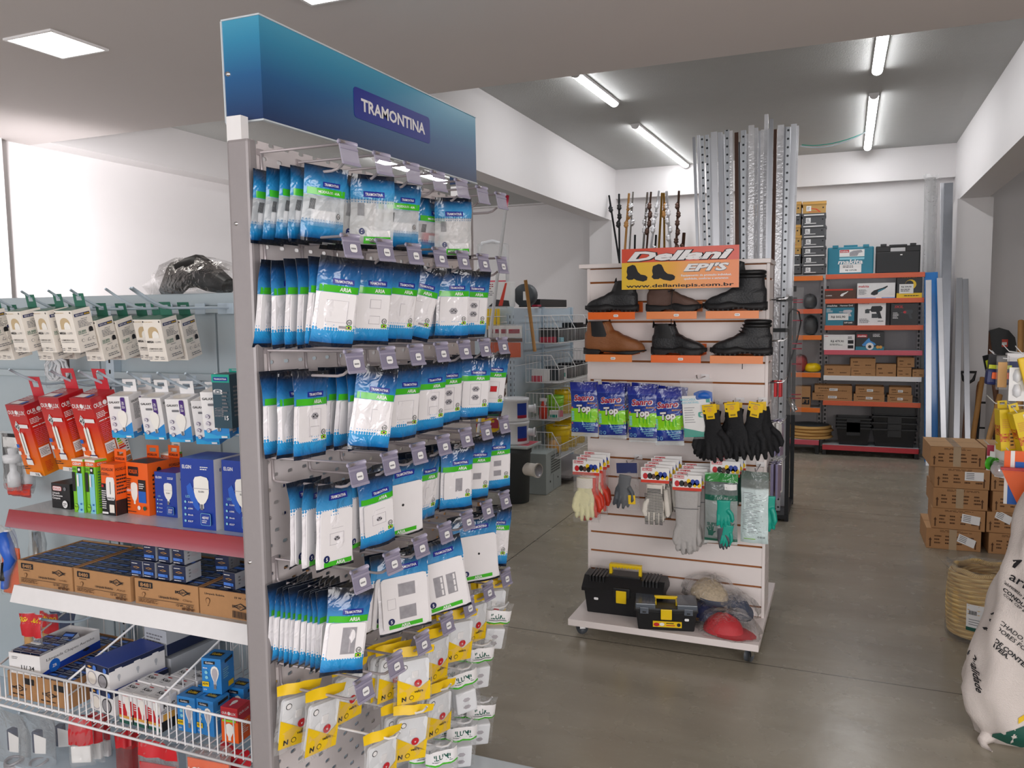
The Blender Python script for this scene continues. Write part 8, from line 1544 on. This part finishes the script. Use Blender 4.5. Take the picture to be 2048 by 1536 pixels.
sk_text('aría', 2026, 1158, .033, -22); sk_text('noite', 2024, 1178, .009, -28); sk_text('Fabricado por:', 2012, 1172, .011, -30); sk_text('CONDUSTRIAL', 2012, 1186, .013, -33, bold=.03); sk_text('COM. CEP 87.130-000', 2012, 1196, .009, -33)
sk_text('FECHADO, LONGE', 1990, 1238, .016, -33); sk_text('ODORES FORTES.', 1985, 1250, .016, -33); sk_text('PODE CONTER', 1976, 1270, .016, -36, bold=.03); sk_text('AVEIA.', 1984, 1288, .016, -36, bold=.03); sk_text('Qualidade', 1950, 1322, .022, -80, bold=.02, shear=.3)
p = at(2034, 1138, Y=3.3); i = len(pr.v); pr.add([(p.x+dx, 0, p.z+dz) for dx, dz in ((-.02, -.008), (.0, -.01), (.022, .03), (-.012, .012))], [(0, 1, 2, 3)], 'ink')
for k in range(i, len(pr.v)): q = pr.v[k]; pr.v[k] = V((q.x, sfront(q.x, q.z)-.001, q.z))
sk_patch(.53, .95, lambda u: .035, lambda u: .05+.23*u**.7, 'darkgreen'); sk_patch(.60, .95, lambda u: .13+.21*u**.8, lambda u: .15+.32*u, 'yellow'); pr.build('print', t)
# hook rack at the frame edge
XR = 1.05
t = thing('hook_rack', 'dark perforated rack at the frame edge carrying hardware hooks', 'rack', (XR, 4.0, 0)); o = MB().box((0, -.4, .45), (.004, .55, 1.62), 'darkmetal').build('panel', t)
for y in (-.41, .56): MB().box((-.01, y-.015, 0), (.03, y+.015, 1.65), 'steelgrey', .003).build('post', t)
MB().box((-.02, -.42, 0), (.4, .57, .06), 'steelgrey').build('base', t)
rh = [None]; Gk = 'white hooks of the rack at the frame edge'
def rhook(px, py, Y, label):
    p = at(px, py, Y=Y); L = XR-p.x
    if rh[0] is None: rh[0] = MB().tube([(1, 0, -.018), (.15, 0, -.018), (.06, 0, -.012), (0, 0, .02)], .0028, 'wire', 6).build('rack_hook'); o = rh[0]
    else: o = dup(rh[0])
    place(o, (p.x, Y, p.z)); o.scale = (L, 1, 1); return tag(o, label, 'display hook', Gk)
for i, (px, py, Y) in enumerate(((1978, 709, 3.75), (1983, 711, 3.86), (2004, 697, 3.95), (2030, 702, 3.7), (1973, 800, 3.75), (2015, 813, 3.7), (2026, 827, 3.62), (1968, 890, 3.78), (1990, 892, 3.7), (2012, 906, 3.62))): rhook(px, py, Y, f'white hook of the frame-edge rack, {ORD[i]} counting down from the top')
def hung(name, label, px, py, Y, parts, rz=0, ry=0, cat='packaged tool', group=None):
    p = at(px, py, Y=Y); t = thing(name, label, cat, tuple(p), RAD(rz), group, 0, RAD(ry))
    for n, mb in parts: mb.build(n, t)
    return t
mat('acid', '#d8e23a', .4)
def tape_parts(body, front): return [('case', MB().box((-.03, -.018, -.11), (.03, .018, -.045), body, .012)), ('button', MB().box((-.014, -.0225, -.085), (.014, -.017, -.058), front, .003)), ('card', MB().box((-.026, .002, -.05), (.026, .004, .012), 'ink').box((-.022, -.002, -.05), (.022, .002, -.03), 'acid'))]
hung('tape_measure', 'yellow-green framed tape measure blister, first on the frame-edge rack', 1977, 704, 3.76, [('card', MB().box((-.026, 0, -.115), (.026, .004, -.01), 'darkmetal').box((-.021, -.006, -.108), (.021, 0, -.03), 'acid', .004).box((-.012, -.0085, -.08), (.012, -.005, -.045), 'black', .002))], 25, -14)
hung('tape_measure', 'navy tape measure with an orange button on the frame-edge rack', 1992, 715, 3.72, tape_parts('navy', 'orange'), 10, 4); hung('tape_measure', 'navy tape measure partly behind clear packs on the frame-edge rack', 2018, 716, 3.80, tape_parts('navy', 'orange'), 10, 0)
hung('hanging_pack', 'clear slim pack of yellow goods between the two navy tape measures', 2006, 714, 3.68, [('bag', MB().box((-.022, -.008, -.13), (.022, .008, .005), 'clearwrap', .004)), ('goods', MB().box((-.016, -.004, -.12), (.016, .004, -.02), 'amber', .002))])
hung('hanging_pack', 'white and navy box pack on the frame-edge rack', 2033, 712, 3.82, [('box', MB().box((-.034, -.02, -.09), (.034, .02, -.02), 'navy', .003).box((-.036, -.021, -.022), (.036, .021, .012), 'white', .003))]); hung('hanging_pack', 'clear card with white plastic clips on the frame-edge rack', 2036, 735, 3.62, [('card', MB().box((-.028, 0, -.13), (.028, .002, .0), 'paper')), ('clip', MB().lathe([(0, -.06), (.014, -.05), (.016, -.03), (.010, -.008), (0, -.006)], 'pcvwhite', 10)), ('clip', MB().lathe([(0, -.118), (.014, -.108), (.016, -.088), (.010, -.066), (0, -.064)], 'pcvwhite', 10))])
hung('hanging_pack', 'bright yellow tool handle at the very frame edge', 2046, 720, 3.6, [('tool', MB().box((-.018, -.012, -.12), (.018, .012, .01), 'yellow', .006))], 0, -15)
mat('formyel', '#e8c81a', .4)
def formicel(label, px, py, Y, rz, ry):
    w, d, h = .058, .052, .165; mb = carton(MB(), (w, d, h), 'formyel', {'f': [('t', 'FORMICEL', .28, .33, .24, 'red', {'rot': 1, 'w': .58}), ('r', .55, .05, .9, .5, 'amber'), ('l', .6, .1, .85, .45, 4, 'ink'), ('r', .6, .82, .85, .94, 'paper'), ('l', .15, .55, .85, .78, 5, 'amber')], 'l': [('t', 'FORMICEL', .5, .5, .3, 'red', {'rot': 1, 'w': .8})]}, .001); hang_tab(mb, .035, .03, h, d/2-.002, 'formyel'); mb.v = [p+V((0, -d/2, -h-.02)) for p in mb.v]
    p = at(px, py, Y=Y); return solo('ant_bait_box', mb, label, 'product box', tuple(p), RAD(rz), 'yellow boxes on the frame-edge rack', 0, RAD(ry))
formicel('yellow box with red upright lettering on the frame-edge rack, hanging straight', 2004, 806, 3.72, 12, -4); formicel('yellow box with red upright lettering on the frame-edge rack, swung aside', 2026, 812, 3.66, 14, -16)
hung('tape_roll', 'green adhesive tape roll in a blister above the cardboard boxes', 1986, 903, 3.74, [('roll', MB().tube([(0, -.012, -.05), (0, .012, -.05)], .027, 'green', 20).tube([(0, -.0125, -.05), (0, .0125, -.05)], .015, 'paper', 16)), ('card', MB().box((-.002, -.012, -.03), (.002, .012, .0), 'paper'))], 40); hung('tape_roll', 'silver-wrapped tape roll beside the green one', 2000, 905, 3.71, [('roll', MB().tube([(-.022, 0, -.065), (.022, 0, -.065)], .03, 'profwrap', 20))], 80)
hung('hanging_card', 'white blister card with red corner behind the tape rolls', 1994, 893, 3.775, [('card', MB().box((-.035, 0, -.1), (.05, .002, .005), 'paper').box((-.035, -.001, -.04), (-.01, 0, .005), 'sanred'))]); hung('hanging_card', 'orange, white and blue blister card above the orange scoop', 2030, 908, 3.6, [('card', MB().box((-.035, 0, -.075), (.045, .002, .012), 'orange').box((-.014, -.001, -.075), (.0, 0, .012), 'paper').box((.002, -.001, -.07), (.04, 0, -.03), 'blue'))])
p = at(2029, 938, Y=3.56); t = thing('plastic_scoop', 'bright orange plastic scoop hanging at the frame edge before the boxes', 'scoop', tuple(p), RAD(-8)); MB().prism([(-.045, 0), (.04, .004), (.038, -.09), (.03, -.16), (.012, -.13), (-.02, -.06)], .02, 'foxorange', (0, 0, 0)).box((-.046, -.021, -.004), (.042, .002, .006), 'redfilm').build('blade', t); MB().box((-.02, .01, -.14), (.04, .014, -.02), 'blue').box((-.032, .009, -.14), (-.02, .015, .0), 'paper').build('card', t)
